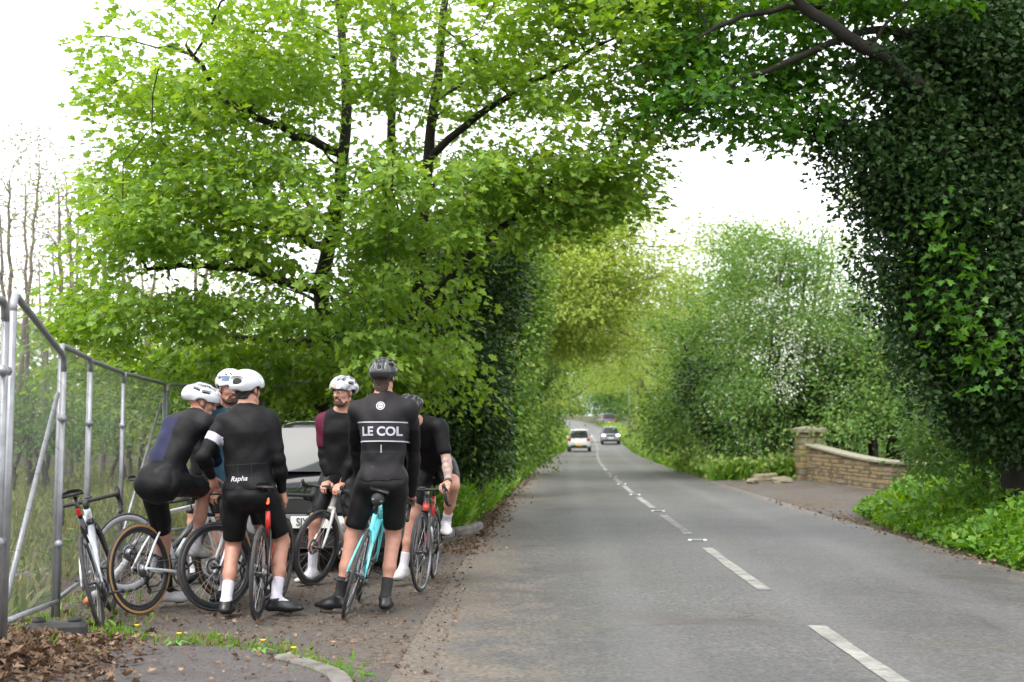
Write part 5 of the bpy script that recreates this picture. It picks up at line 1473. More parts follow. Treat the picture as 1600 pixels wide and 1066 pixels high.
def person(name, label, p):
    """p: dict with pelvis, neck, fwd, head, hf (gaze), hands, ankles ... all in world metres"""
    S = p.get('scale', 1.0); B = p.get('bulk', 1.0)
    Pv, Nk = v3(p['pelvis']), v3(p['neck'])
    up = nrm(Nk - Pv)
    F = nrm(p['fwd']); F = nrm(F - up * (F @ up))
    Lf = np.cross(up, F)                                   # the person's left
    Fp = nrm(p.get('pfwd', p['fwd'])); upp = nrm(p.get('pup', up * 0.6 + np.array([0, 0, 0.4]))); Fp = nrm(Fp - upp * (Fp @ upp)); Lp = np.cross(upp, Fp)
    sw = 0.172 * S * p.get('sw', 1.0)
    shL = Nk - up * 0.083 * S + Lf * sw; shR = Nk - up * 0.083 * S - Lf * sw
    if 'shift' in p: shL = shL + v3(p['shift'][0]); shR = shR + v3(p['shift'][1])
    hipL = Pv + Lp * 0.092 * S; hipR = Pv - Lp * 0.092 * S
    HC = v3(p['head']); hf = nrm(p['hf']); hu = np.array([0, 0, 1.0]) if 'hu' not in p else nrm(p['hu'])
    hu = nrm(hu - hf * (hu @ hf)); hl = np.cross(hu, hf)
    HM = np.stack([hf, hl, hu], 1)
    wr = [v3(p['hands'][0]), v3(p['hands'][1])]            # wrists: left, right
    an = [v3(p['ankles'][0]), v3(p['ankles'][1])]
    ua, fa, th, sh = 0.305 * S, 0.265 * S, 0.455 * S, 0.445 * S
    back = -F
    ep = p.get('elbow', [back * 0.6 + Lf * 0.6 - up * 0.2, back * 0.6 - Lf * 0.6 - up * 0.2])
    el = [ik(shL, wr[0], ua, fa, ep[0]), ik(shR, wr[1], ua, fa, ep[1])]
    kp = p.get('knee', [Fp + Lp * 0.15, Fp - Lp * 0.15])
    kn = [ik(hipL, an[0], th, sh, kp[0]), ik(hipR, an[1], th, sh, kp[1])]
    sho, hip = [shL, shR], [hipL, hipR]
    fd = [nrm(p['feet'][0]), nrm(p['feet'][1])]
    root = empty(name, (float(Pv[0]), float(Pv[1]), 0.014))
    tag(root, label, 'person', 'cyclists talking in the lay-by')

    chest, waist = lerp(Pv, Nk, 0.70), lerp(Pv, Nk, 0.36)
    arch = p.get('arch', 0.0)
    chest = chest + back * arch; waist = waist + back * arch * 0.8
    def torso(f, gr=0.0, k=0.06):
        f.cone(Pv - upp * 0.02, waist, 0.160 * B, 0.140 * B, k, Fp, 0.74, grow=gr)
        f.cone(waist, chest, 0.140 * B, 0.166 * B, k, F, 0.70, grow=gr)
        f.cone(chest, Nk - up * 0.055 * S, 0.166 * B, 0.105, k, F, 0.68, grow=gr)
        for s_, sg in ((shL, 1), (shR, -1)):
            f.cone(Nk - up * 0.030 + Lf * 0.035 * sg, s_ - up * 0.004, 0.054, 0.056, 0.05, grow=gr)
            f.cone(chest + Lf * 0.07 * sg + up * 0.05 - F * 0.02, s_ - up * 0.03, 0.075, 0.055, 0.05, grow=gr)
    def seat(f, gr=0.0):
        for sg in (1, -1):
            c = Pv - Fp * 0.045 + Lp * 0.072 * sg - upp * 0.045
            f.cone(c, c + upp * 0.03, 0.098 * B, 0.092 * B, 0.05, grow=gr)
    def arm(f, i, t1=1.0, gr=0.0, k=0.025):
        a, e, w = sho[i], el[i], wr[i]
        f.cone(a, e, 0.056, 0.041, k, grow=gr)
        f.cone(lerp(a, e, 0.25), lerp(a, e, 0.7), 0.054, 0.050, k, grow=gr)
        if t1 > 0:
            f.cone(e, lerp(e, w, 0.35), 0.041, 0.043, k, grow=gr); f.cone(lerp(e, w, 0.35), lerp(e, w, t1), 0.043, 0.043 + (0.027 - 0.043) * t1, k, grow=gr)
    def leg(f, i, t0=0.0, t1=1.0, gr=0.0, k=0.03):
        h_, n_, a_ = hip[i], kn[i], an[i]
        f.cone(h_ - upp * 0.01, n_, 0.092 * B, 0.056, k, grow=gr)
        f.cone(lerp(h_, n_, 0.25), lerp(h_, n_, 0.75), 0.088 * B, 0.070 * B, k, grow=gr)
        bk = -nrm(np.cross(np.cross(a_ - n_, fd[i]), a_ - n_)) if False else -fd[i]
        sd_ = nrm(a_ - n_); bk = nrm(bk - sd_ * (bk @ sd_))
        if t1 > 0:
            f.cone(n_, lerp(n_, a_, 0.5), 0.054, 0.044, k, grow=gr)
            f.cone(lerp(n_, a_, 0.12) + bk * 0.016, lerp(n_, a_, 0.48) + bk * 0.014, 0.046, 0.042, k, grow=gr)
            f.cone(lerp(n_, a_, 0.5), a_, 0.044, 0.034, k, grow=gr)
    def head(f):
        H = lambda x, y, z: HC + hf * x + hl * y + hu * z
        f.cone(Nk - up * 0.03, HC - hu * 0.06 - hf * 0.02, 0.060, 0.056, 0.04)
        f.ell(H(-0.008, 0, 0.030), (0.094, 0.075, 0.090), HM, 0.02)
        f.ell(H(0.018, 0, -0.035), (0.070, 0.061, 0.088), HM, 0.03)
        f.cone(H(0.060, 0.016, -0.098), H(0.060, -0.016, -0.098), 0.026, 0.026, 0.03)
        f.cone(H(-0.01, 0.052, -0.065), H(0.05, 0.026, -0.098), 0.022, 0.020, 0.03)
        f.cone(H(-0.01, -0.052, -0.065), H(0.05, -0.026, -0.098), 0.022, 0.020, 0.03)
        f.cone(H(0.080, 0.030, 0.026), H(0.080, -0.030, 0.026), 0.014, 0.014, 0.02)
        for sg in (1, -1): f.cone(H(0.060, 0.034 * sg, -0.028), H(0.052, 0.042 * sg, -0.03), 0.022, 0.022, 0.02)
        for sg in (1, -1): f.ell(H(0.098, 0.031 * sg, 0.000), (0.014, 0.016, 0.011), HM, 0.012, 'sub')
        f.cone(H(0.090, 0, 0.014), H(0.112, 0, -0.030), 0.009, 0.0145, 0.012)
        for sg in (1, -1): f.cone(H(0.098, 0.012 * sg, -0.034), H(0.098, 0.013 * sg, -0.034), 0.010, 0.010, 0.008)
        f.cone(H(0.085, 0.018, -0.066), H(0.085, -0.018, -0.066), 0.011, 0.011, 0.012)
        f.ell(H(0.099, 0, -0.0665), (0.010, 0.020, 0.0022), HM, 0.003, 'sub')
        for sg in (1, -1): f.ell(H(-0.012, 0.077 * sg, -0.008), (0.019, 0.009, 0.031), HM, 0.008)

    pts = np.array([Pv, Nk, HC, *wr, *el, *an, *kn, *sho, *hip])
    lo, hi = pts.min(0) - 0.19, pts.max(0) + 0.20
    lo[2] = max(lo[2], -0.01)
    f = Field(lo, hi, 0.0068)
    torso(f); seat(f)
    for i in (0, 1):
        arm(f, i); leg(f, i)
        f.cone(an[i], an[i] + fd[i] * 0.10 - np.array([0, 0, 0.035]), 0.034, 0.026, 0.03)
        hd = p['hdir'][i]
        for (a, b, ra, rb) in hand_prims(wr[i], hd[0], hd[1], hd[2], hd[3] if len(hd) > 3 else 0.9): f.cone(a, b, ra, rb, 0.006)
    head(f)
    mats = [m_skin] + ([m_skin_tat] if p.get('tattoo') is not None else [])
    pick = None
    if p.get('tattoo') is not None:
        ti = p['tattoo']
        def pick(c):
            e, w = el[ti], wr[ti]; d = (w - e) / ((w - e) @ (w - e))
            t = (c - e) @ d
            dist = np.linalg.norm(c - (e + np.clip(t, -0.6, 1)[:, None] * (w - e)), axis=1)
            return ((t > -0.6) & (t < 0.93) & (dist < 0.085)).astype(int)
    body = f.mesh('body', mats, root, pick)
    # facial features
    if p.get('face', False):
        H = lambda x, y, z: Vector(tuple(HC + hf * x + hl * y + hu * z))
        for sg in (1, -1):
            b = MB(); rot = Matrix([tuple(r) for r in HM])
            b.ball(H(0.083, 0.031 * sg, 0.000), (0.0115, 0.0125, 0.0105), 12, 8, 0, rot)
            b.ball(H(0.0915, 0.031 * sg, -0.0005), (0.0045, 0.0058, 0.0058), 10, 6, 1, rot)
            put(b.build('eye', [m_eye, m_iris], None), root)
            b = MB(); b.tube([H(0.094, 0.014 * sg, 0.016), H(0.097, 0.030 * sg, 0.021), H(0.082, 0.047 * sg, 0.016)], [0.0045, 0.0048, 0.003], 6)
            put(b.build('eyebrow', p.get('hair', m_hair), None), root)
        b = MB(); b.tube([H(0.090, 0.020, -0.067), H(0.0965, 0.008, -0.0645), H(0.0965, -0.008, -0.0645), H(0.090, -0.020, -0.067)], 0.0035, 6)
        b.tube([H(0.089, 0.017, -0.072), H(0.096, 0, -0.0745), H(0.089, -0.017, -0.072)], 0.0042, 6)
        put(b.build('lips', m_lip, None), root)
        if p.get('beard'):
            g_ = Field(HC - 0.17, HC + 0.17, 0.0045)
            H2 = lambda x, y, z: HC + hf * x + hl * y + hu * z
            for sg in (1, -1):
                g_.cone(H2(-0.012, 0.062 * sg, -0.030), H2(0.040, 0.036 * sg, -0.100), 0.014, 0.024, 0.02)
                g_.cone(H2(0.098, 0.006 * sg, -0.050), H2(0.084, 0.028 * sg, -0.064), 0.007, 0.008, 0.006)
                g_.cone(H2(0.084, 0.028 * sg, -0.064), H2(0.066, 0.024 * sg, -0.095), 0.009, 0.020, 0.01)
            g_.cone(H2(0.066, 0.020, -0.100), H2(0.066, -0.020, -0.100), 0.026, 0.026, 0.02)
            g_.ell(H2(0.100, 0, -0.068), (0.016, 0.020, 0.010), HM, 0.004, 'sub')
            g_.wrinkle(0.0012, 190, 0.4)
            g_.mesh('beard', m_beard if p['beard'] is True else p['beard'], root)
    # hair at the back of the head
    if p.get('hair_len', 0) > 0:
        g_ = Field(HC - 0.2, HC + 0.2, 0.005)
        H2 = lambda x, y, z: HC + hf * x + hl * y + hu * z
        g_.ell(H2(-0.012, 0, 0.025), (0.100, 0.082, 0.092), HM, 0.01)
        for sg in (-1.2, -0.6, 0, 0.6, 1.2): g_.cone(H2(-0.070, 0.038 * sg, -0.01), H2(-0.074, 0.034 * sg, -0.05 - p['hair_len'] * (1 - 0.25 * abs(sg))), 0.022, 0.015, 0.02)
        g_.plane(H2(0.045, 0, 0.02), hf)
        g_.wrinkle(0.0022, 150, 1.0)
        g_.mesh('hair', p.get('hair', m_hair), root)
    # ---- clothes
    js = p.get('jersey', {})
    sl = js.get('sleeve', (1.0, 1.0))                      # 1: to the wrist, negative: short sleeve at that share of the upper arm
    f = Field(np.minimum.reduce([Pv, Nk, *sho, *el, *wr]) - 0.24, np.maximum.reduce([Pv, Nk, *sho, *el, *wr]) + 0.20, 0.0072)
    torso(f, 0.010); seat(f, 0.010)
    hem = Pv + upp * js.get('hem', 0.0)
    f.plane(hem - Fp * 0.03, -upp + Fp * 0.12)
    wall = f.v.copy()
    cf = p.get('cutneck', 0.030)
    for i in (0, 1):
        if sl[i] >= 0: arm(f, i, sl[i] * 0.93, 0.0085)
        else:
            a, e = sho[i], el[i]; q = lerp(a, e, -sl[i])
            f.cone(a, q, 0.058, 0.052, 0.03, grow=0.012)
    f.cone(Nk - up * 0.04, Nk + (HC - Nk) * 0.22, 0.066, 0.064, 0.02)
    f.wrinkle(js.get('wr', 0.0048), 26.0, float(Pv[0] * 7 + 1))
    ncut = Nk + nrm(HC - Nk) * cf
    nd = nrm(HC - Nk + F * 0.03)
    f.plane(ncut, nd) if p.get('upright', True) else None
    jm = js.get('mats', [m_jblack])
    info = dict(sho=sho, el=el, wr=wr, Pv=Pv, Nk=Nk, up=up, F=F, Lf=Lf, chest=chest, waist=waist, HC=HC)
    jpick = (lambda c: js['pick'](c, info)) if 'pick' in js else None
    jer = f.mesh('jersey', jm, root, jpick)
    b = MB()
    # bib shorts
    f = Field(np.minimum.reduce([Pv, *kn]) - 0.22, np.maximum.reduce([Pv, waist, *kn]) + 0.20, 0.0075)
    f.cone(Pv - upp * 0.02, waist, 0.160 * B, 0.140 * B, 0.05, Fp, 0.74, grow=0.004); seat(f, 0.006)
    sl_t = p.get('shorts', 0.80)
    for i in (0, 1):
        e = lerp(hip[i], kn[i], sl_t + 0.12)
        f.cone(hip[i] - upp * 0.01, kn[i], 0.092 * B, 0.056, 0.03, grow=0.007)
        f.cone(lerp(hip[i], kn[i], 0.25), lerp(hip[i], kn[i], 0.75), 0.088 * B, 0.070 * B, 0.03, grow=0.007)
    G = np.meshgrid(*f.ax, indexing='ij')
    cut = np.full(f.v.shape, -1e3, dtype=np.float32)
    dd = []
    for i in (0, 1):
        q = lerp(hip[i], kn[i], sl_t); n_ = nrm(kn[i] - hip[i])
        pl = sum((G[j] - q[j]) * n_[j] for j in range(3))
        mid = lerp(hip[i], kn[i], 0.9); dst = np.sqrt(sum((G[j] - mid[j]) ** 2 for j in range(3)))
        dd.append((pl, dst))
    f.v = np.maximum(f.v, np.where(dd[0][1] < dd[1][1], dd[0][0], dd[1][0]).astype(np.float32))
    f.plane(waist, upp)
    f.wrinkle(0.0026, 30.0, 2.0)
    f.mesh('bib_shorts', m_shorts, root)
    # socks and shoes
    for i in (0, 1):
        sm, top = p['socks'][i]
        f = Field(np.minimum(kn[i], an[i]) - 0.16, np.maximum(kn[i], an[i]) + 0.16, 0.0065)
        leg(f, i, 0, 1, 0.005)
        f.cone(an[i], an[i] + fd[i] * 0.08 - np.array([0, 0, 0.03]), 0.040, 0.032, 0.03)
        n_ = nrm(kn[i] - an[i]); f.plane(an[i] + n_ * top, n_)
        f.mesh('sock', sm, root)
        sm = p['shoes'][i]
        A = an[i]; d = fd[i]; dn = p.get('footup', [None, None])[i]
        fu = np.array([0, 0, 1.0]) if dn is None else nrm(dn)
        fu = nrm(fu - d * (fu @ d)); lat = np.cross(fu, d)
        sole = A - fu * 0.085
        f = Field(A - 0.30, A + 0.30, 0.006)
        f.cone(sole + fu * 0.036 - d * 0.048, sole + fu * 0.030 + d * 0.10, 0.037, 0.045, 0.03, fu, 0.75)
        f.cone(sole + fu * 0.030 + d * 0.09, sole + fu * 0.026 + d * 0.175, 0.044, 0.034, 0.03, fu, 0.65)
        f.cone(sole + fu * 0.05 - d * 0.035, A + fu * 0.012 - d * 0.012, 0.038, 0.042, 0.03)
        f.cone(A + fu * 0.0, sole + fu * 0.035 + d * 0.11, 0.038, 0.030, 0.04)
        f.plane(A + fu * 0.020, fu - d * 0.15); f.plane(sole, -fu)
        so = f.mesh('shoe', sm, root)
        b = MB()
        for t in (0.055, 0.085, 0.115):
            q = [Vector(tuple(sole + d * t + lat * (0.044 * math.cos(a)) * 0.98 + fu * (0.026 + (0.088 - t * 0.34 - 0.026 + 0.004) * math.sin(a)))) for a in [math.pi * j / 8 for j in range(9)]]
            b.tube(q, 0.0042, 6)
        put(b.build('strap', m_zip, None), so)
        b = MB(); q = sole + d * 0.09 - fu * 0.004
        Mr = Matrix([tuple(r) for r in np.stack([d, lat, fu], 1)])
        b.box(Vector(tuple(q)), (0.065, 0.055, 0.010), 0, Mr, 0.003)
        put(b.build('cleat', m_black, None), so)
    # helmet
    hm = p['helmet']
    tilt = hm.get('tilt', 0.0)
    tf = nrm(hf * math.cos(tilt) + hu * math.sin(tilt)); tu = nrm(np.cross(tf, hl)); tu = tu if tu @ hu > 0 else -tu
    TM = np.stack([tf, hl, tu], 1)
    C = HC + hu * 0.043 - hf * 0.010
    T = lambda x, y, z: C + tf * x + hl * y + tu * z
    f = Field(C - 0.22, C + 0.22, 0.0042)
    style = hm['style']
    RX_, RY_, RZ_ = (0.152, 0.112, 0.114) if style == 'vented' else (0.150, 0.111, 0.110)
    f.ell(T(0, 0, 0), (RX_, RY_, RZ_), TM, 0)
    if style == 'aero': f.ell(T(-0.040, 0, 0.004), (0.120, 0.108, 0.098), TM, 0.03)
    else: f.cone(T(-0.108, 0.040, -0.012), T(-0.108, -0.040, -0.012), 0.040, 0.040, 0.03)
    rim_p, rim_n = T(0, 0, -0.040), -tu * 1.0 + tf * 0.20
    f.plane(rim_p, rim_n)
    f.ell(T(0, 0, -0.012), (0.128, 0.093, 0.093), TM, 0.004, 'sub')
    # arched lower rim above the ears and at the nape
    for sg in (1, -1): f.ell(T(-0.005, 0.108 * sg, -0.060), (0.055, 0.05, 0.038), TM, 0.01, 'sub')
    f.ell(T(-0.145, 0, -0.098), (0.06, 0.062, 0.045), TM, 0.01, 'sub')
    f.ell(T(0.155, 0, -0.060), (0.06, 0.09, 0.040), TM, 0.01, 'sub')
    def vent(x0, y0, x1, y1, r, rr=None):
        def onS(x, y): 
            zz = max(0.02, 1 - (x / RX_) ** 2 - (y / RY_) ** 2) ** 0.5 * RZ_
            return T(x * 0.96, y * 0.96, zz * 0.95)
        f.cone(onS(x0, y0), onS(x1, y1), r, rr or r, 0.004, op='sub')
    if style == 'vented':
        for y in (-0.040, 0.0, 0.040):
            f.cone(T(-0.150 + 0.10 * abs(y), y, 0.018), T(-0.128 + 0.10 * abs(y), y * 0.95, 0.062), 0.0145, 0.0125, 0.004, op='sub')
        for y in (0.0, 0.034, -0.034):
            vent(0.115, y * 0.8, 0.055, y, 0.013, 0.015); vent(0.02, y, -0.035, y, 0.0145); vent(-0.07, y * 0.95, -0.118, y * 0.7, 0.0145, 0.013)
        for sg in (1, -1):
            vent(0.085, 0.062 * sg, 0.03, 0.072 * sg, 0.014); vent(-0.005, 0.074 * sg, -0.06, 0.068 * sg, 0.015); vent(0.04, 0.100 * sg, -0.02, 0.106 * sg, 0.0135); vent(-0.055, 0.096 * sg, -0.095, 0.074 * sg, 0.0135)
    elif style == 'aero':
        for y in (0.0, 0.04, -0.04): vent(0.120, y * 0.9, 0.085, y, 0.011, 0.008)
        f.cone(T(-0.160, 0.052, 0.020), T(-0.160, -0.052, 0.020), 0.037, 0.037, 0.004, op='sub')
        for sg in (1, -1): vent(-0.04, 0.085 * sg, -0.085, 0.076 * sg, 0.008, 0.010)
    he = f.mesh('helmet', hm['mat'], root)
    f = Field(C - 0.20, C + 0.20, 0.006)
    f.ell(T(-0.004, 0, -0.006), (0.137, 0.099, 0.100), TM, 0)
    f.plane(rim_p + tu * 0.012, rim_n)
    for sg in (1, -1): f.ell(T(-0.005, 0.108 * sg, -0.060), (0.060, 0.05, 0.043), TM, 0.01, 'sub')
    f.ell(T(0.155, 0, -0.060), (0.07, 0.09, 0.046), TM, 0.01, 'sub')
    f.mesh('liner', m_liner, he)
    b = MB()
    for sg in (1, -1):
        H = lambda x, y, z: Vector(tuple(HC + hf * x + hl * y + hu * z))
        b.tube([H(0.030, 0.084 * sg, 0.05), H(0.012, 0.080 * sg, -0.035), H(0.018, 0.050 * sg, -0.105), H(0.028, 0.018 * sg, -0.128)], 0.0055, 5, flat=0.5)
        b.tube([H(-0.075, 0.060 * sg, 0.03), H(-0.025, 0.082 * sg, -0.030), H(0.010, 0.081 * sg, -0.042)], 0.005, 5, flat=0.5)
    b.tube([H(0.028, 0.02, -0.128), H(0.032, 0, -0.132), H(0.028, -0.02, -0.128)], 0.006, 5)
    put(b.build('chin_strap', m_black, None), he)
    if hm.get('glasses'):
        b = MB()
        V, Fq = [], []
        for i in range(9):
            a = R(-62 + 15.5 * i)
            for z in (0.058 if hm['glasses'] == 'up' else -0.020, 0.100 if hm['glasses'] == 'up' else 0.026):
                rr = 0.145 if hm['glasses'] == 'up' else 0.112
                V.append(Vector(tuple(HC + hf * (rr * math.cos(a) - 0.005) + hl * rr * 0.80 * math.sin(a) + hu * z)))
        Fq = [[2 * i, 2 * i + 2, 2 * i + 3, 2 * i + 1] for i in range(8)]
        b.add(V, Fq)
        put(b.build('glasses', m_visor if hm['glasses'] == 'up' else m_black, None), root)
    info['root'] = root; info['jersey'] = jer; info['helmet'] = he; info['kn'] = kn; info['hip'] = hip
    return info

def drape(name, V, F, target, direction, mat_, parent, off=0.0035):
    """lay a flat print onto a garment along a direction"""
    me = target.data
    W = Matrix.Identity(4)
    vs_ = [v.co for v in me.vertices]
    bvh = BVHTree.FromPolygons(vs_, [list(p.vertices) for p in me.polygons])
    d = Vector(direction).normalized(); out = []
    for p in V:
        p = Vector(p)
        h = bvh.ray_cast(p - d * 1.0, d, 2.0)
        q = h[0] if h[0] is not None else p
        out.append(q - d * off)
    b = MB(); b.add(out, F, 0, True)
    o = b.build(name, mat_, None)
    return put(o, parent)

def text_mesh(txt, size, bold=0.0, shear=0.0):
    cu = bpy.data.curves.new('txt', 'FONT'); cu.body = txt; cu.size = size; cu.align_x = 'CENTER'; cu.align_y = 'CENTER'; cu.offset = bold; cu.shear = shear; cu.resolution_u = 4
    o = bpy.data.objects.new('txt', cu); COL.objects.link(o)
    dg = bpy.context.evaluated_depsgraph_get(); dg.update()
    me = bpy.data.meshes.new_from_object(o.evaluated_get(dg))
    V = [v.co.copy() for v in me.vertices]; F = [list(p.vertices) for p in me.polygons]
    bpy.data.objects.remove(o); bpy.data.curves.remove(cu); bpy.data.meshes.remove(me)
    return V, F

def grid_strip(x0, x1, y0, y1, nx, ny):
    V = [(x0 + (x1 - x0) * i / nx, y0 + (y1 - y0) * j / ny) for j in range(ny + 1) for i in range(nx + 1)]
    F = [[j * (nx + 1) + i, j * (nx + 1) + i + 1, (j + 1) * (nx + 1) + i + 1, (j + 1) * (nx + 1) + i] for j in range(ny) for i in range(nx)]
    return V, F
# ------------------------------------------------------------------ the group
bpy.context.view_layer.update()
def bar_top(root, steer, y, dx=0.0, dz=0.016):
    A4 = Matrix.Translation(CROWN) @ Matrix.Rotation(steer, 4, SDIR) @ Matrix.Translation(-CROWN)
    bc = HTOP + SDIR * 0.045 + Vector((0.105, 0, 0.008))
    return root.matrix_world @ (A4 @ (bc + Vector((dx, y, dz))))
def grip(root, steer, s, on_top=None):
    """wrist and hand frame for a hand resting on the hood (or bar top) on side s"""
    hd_ = root.matrix_world.to_3x3() @ (Matrix.Rotation(steer, 3, SDIR) @ Vector((1, 0, 0)))
    lf = root.matrix_world.to_3x3() @ Vector((0, 1, 0))
    d = Vector((hd_.x, hd_.y, -0.22)).normalized()
    if on_top is None: t = bar_point(root, steer, s, -0.03, 0, 0.040)
    else: t = bar_top(root, steer, on_top, 0.0, 0.030)
    W = t - d * 0.082
    return W, (d, Vector((0, 0, -1)), -lf * s, 0.85)
def sole_on(root, s, crank, d, back=0.085):
    """ankle for a foot on the pedal of side s (+1 left)"""
    a = crank + (0 if s < 0 else math.pi)
    pd = bike_point(root, BB + Vector((math.cos(a) * 0.172, (0.078 + 0.056) * s, math.sin(a) * 0.172)))
    return pd - Vector(d).normalized() * back + Vector((0, 0, 0.100))
def armdist(c, a, b):
    d = (b - a) / ((b - a) @ (b - a)); t = np.clip((c - a) @ d, 0, 1)
    return np.linalg.norm(c - (a + t[:, None] * (b - a)), axis=1), (c - a) @ d

DOWN = (0, 0, -1)
# 1 — seen from behind, lettered jersey, astride the turquoise bicycle
wl5, hl5 = grip(B6, R(3), 1); wr5, hr5 = grip(B6, R(3), -1)
P5 = person('person', 'cyclist seen from behind in a black jersey lettered LE COL', dict(
    pelvis=PX(598, 746, 9.44), neck=PX(600, 621, 9.47), fwd=(0.02, 1, 0), head=PX(599, 590, 9.50), hf=(0.10, 1, -0.05), scale=1.05, bulk=1.02, sw=1.10,
    hands=(wl5, wr5), hdir=(hl5, hr5), ankles=(PX(530, 934, 9.42), PX(602, 935, 9.43)), feet=((-0.85, 0.30, 0), (0.02, 1, 0)), knee=[(-0.4, 1, 0), (0.1, 1, 0)],
    socks=((m_sockb, 0.155), (m_sockb, 0.155)), shoes=(m_shoeb, m_shoeb), shorts=0.84, hair_len=0.055, hair=m_hair, jersey=dict(mats=[m_jcharcoal, m_jblack], sleeve=(1, 1), hem=-0.01,
        pick=lambda c, I: ((((c - I['Pv']) @ I['up']) < 0.36) & (((c - I['Pv']) @ I['up']) > 0.20)).astype(int)),
    elbow=[(-0.6, -0.8, -0.2), (0.6, -0.8, -0.2)], helmet=dict(style='vented', mat=m_hdark)))
# 2 — back to the camera, plain black jersey, white socks
wr3 = PX(441, 768, 9.42); wl3 = PX(331, 744, 9.42)
P3 = person('person', 'cyclist seen from behind in plain black with white armband, helmet and socks', dict(
    pelvis=PX(390, 763, 9.30), neck=PX(385, 640, 9.32), fwd=(0.02, 1, 0), head=PX(388, 609, 9.36), hf=(0.45, 0.9, -0.02), scale=1.02, bulk=1.08, sw=0.98,
    hands=(wl3, wr3), hdir=(((0.15, 0.45, -1), (0.6, 0.5, 0.2), (0.6, 0.7, 0), 0.45), ((0.25, 0.35, -1), (-0.8, 0.3, 0), (-0.1, 1, 0.2), 0.5)),
    ankles=(PX(353, 942, 9.16), PX(431, 938, 9.28)), feet=((-0.05, 1, 0), (0.95, 0.12, 0)), knee=[(-0.15, 1, 0), (0.4, 1, 0)],
    socks=((m_sockw, 0.165), (m_sockw, 0.17)), shoes=(m_shoeb, m_shoeb), shorts=0.85, hair_len=0.012, hair=m_hair_dark,
    jersey=dict(mats=[m_jblack, m_print], sleeve=(1, 1), hem=0.0, pick=lambda c, I: ((armdist(c, I['sho'][0], I['el'][0])[0] < 0.085) & (armdist(c, I['sho'][0], I['el'][0])[1] > 0.40) & (armdist(c, I['sho'][0], I['el'][0])[1] < 0.60)
                    & (((c - I['Nk']) @ I['Lf']) > 0.165)).astype(int)),
    elbow=[(-0.35, -1.0, -0.1), (0.45, -1.0, -0.1)], helmet=dict(style='aero', mat=m_hwhite)))
# 3 — hunched on the tan-walled bicycle
wr1, hr1 = grip(B2, R(-4), -1, -0.15); wl1, hl1 = grip(B2, R(-4), 1, 0.15)
h2 = Vector((math.cos(R(65)), math.sin(R(65)), 0))
P1 = person('person', 'cyclist hunched on the white bicycle in navy and black with vented white helmet', dict(
    pelvis=PX(252, 752, 9.30), neck=PX(303, 651, 9.62), fwd=(0.55, 0.70, -0.55), pfwd=h2, pup=(0.22, 0.3, 0.9), head=PX(315, 629, 9.74), hf=(0.86, 0.45, -0.18), scale=1.02, bulk=0.98, arch=0.045,
    hands=(wl1, wr1), hdir=(hl1, hr1), ankles=(PX(262, 924, 9.78), sole_on(B2, -1, R(30), h2)), feet=((0.9, 0.35, 0), (h2.x, h2.y, -0.1)), knee=[(0.3, 0.9, 0.1), (h2.x, h2.y, 0.5)],
    socks=((m_sockb, 0.33), (m_sockw, 0.13)), shoes=(m_shoew, m_shoew), shorts=0.95, hair_len=0, hair=m_hair,
    jersey=dict(mats=[m_jblack, m_jnavy, m_jcharcoal, m_jblue], sleeve=(1, 1), hem=-0.135,
        pick=lambda c, I: np.where((np.minimum(armdist(c, I['sho'][1], I['el'][1])[0], armdist(c, I['sho'][0], I['el'][0])[0]) < 0.072) & (np.abs((c - I['Nk']) @ I['Lf']) > 0.14), 3,
                          np.where(((c - I['Pv']) @ I['up']) > 0.47, 2, np.where((((c - I['Pv']) @ I['Lf']) > -0.075) & (((c - I['Pv']) @ I['up']) > 0.10), 1, 0)))),
    elbow=[(-0.6, 0.3, -0.5), (0.6, -0.6, -0.4)], helmet=dict(style='vented', mat=m_hwhite, tilt=-0.12)))
# 4 — face turned to us between the two helmets, teal jacket
wl2, hl2 = grip(B3, R(-32), 1, 0.10); wr2, hr2 = grip(B3, R(-32), -1, -0.10)
P2 = person('person', 'cyclist in a teal jacket facing the camera between two white helmets', dict(
    pelvis=PX(384, 752, 9.90), neck=PX(356, 637, 9.93), fwd=(0.25, -1, 0), head=PX(360, 606, 9.86), hf=(0.55, -0.83, -0.10), scale=0.98, bulk=0.95,
    hands=(wl2, wr2), hdir=(hl2, hr2), ankles=(PX(415, 918, 10.02), PX(352, 920, 9.98)), feet=((0.5, -0.8, 0), (-0.3, -0.9, 0)),
    socks=((m_sockw, 0.14), (m_sockw, 0.14)), shoes=(m_shoeb, m_shoeb), face=True, beard=m_beard, hair=m_hair,
    jersey=dict(mats=[m_jteal, m_jblack], sleeve=(1, 1), pick=lambda c, I: (((c - I['Nk']) @ I['up']) > 0.0).astype(int)), cutneck=0.045,
    helmet=dict(style='vented', mat=m_hwhite, glasses='up')))
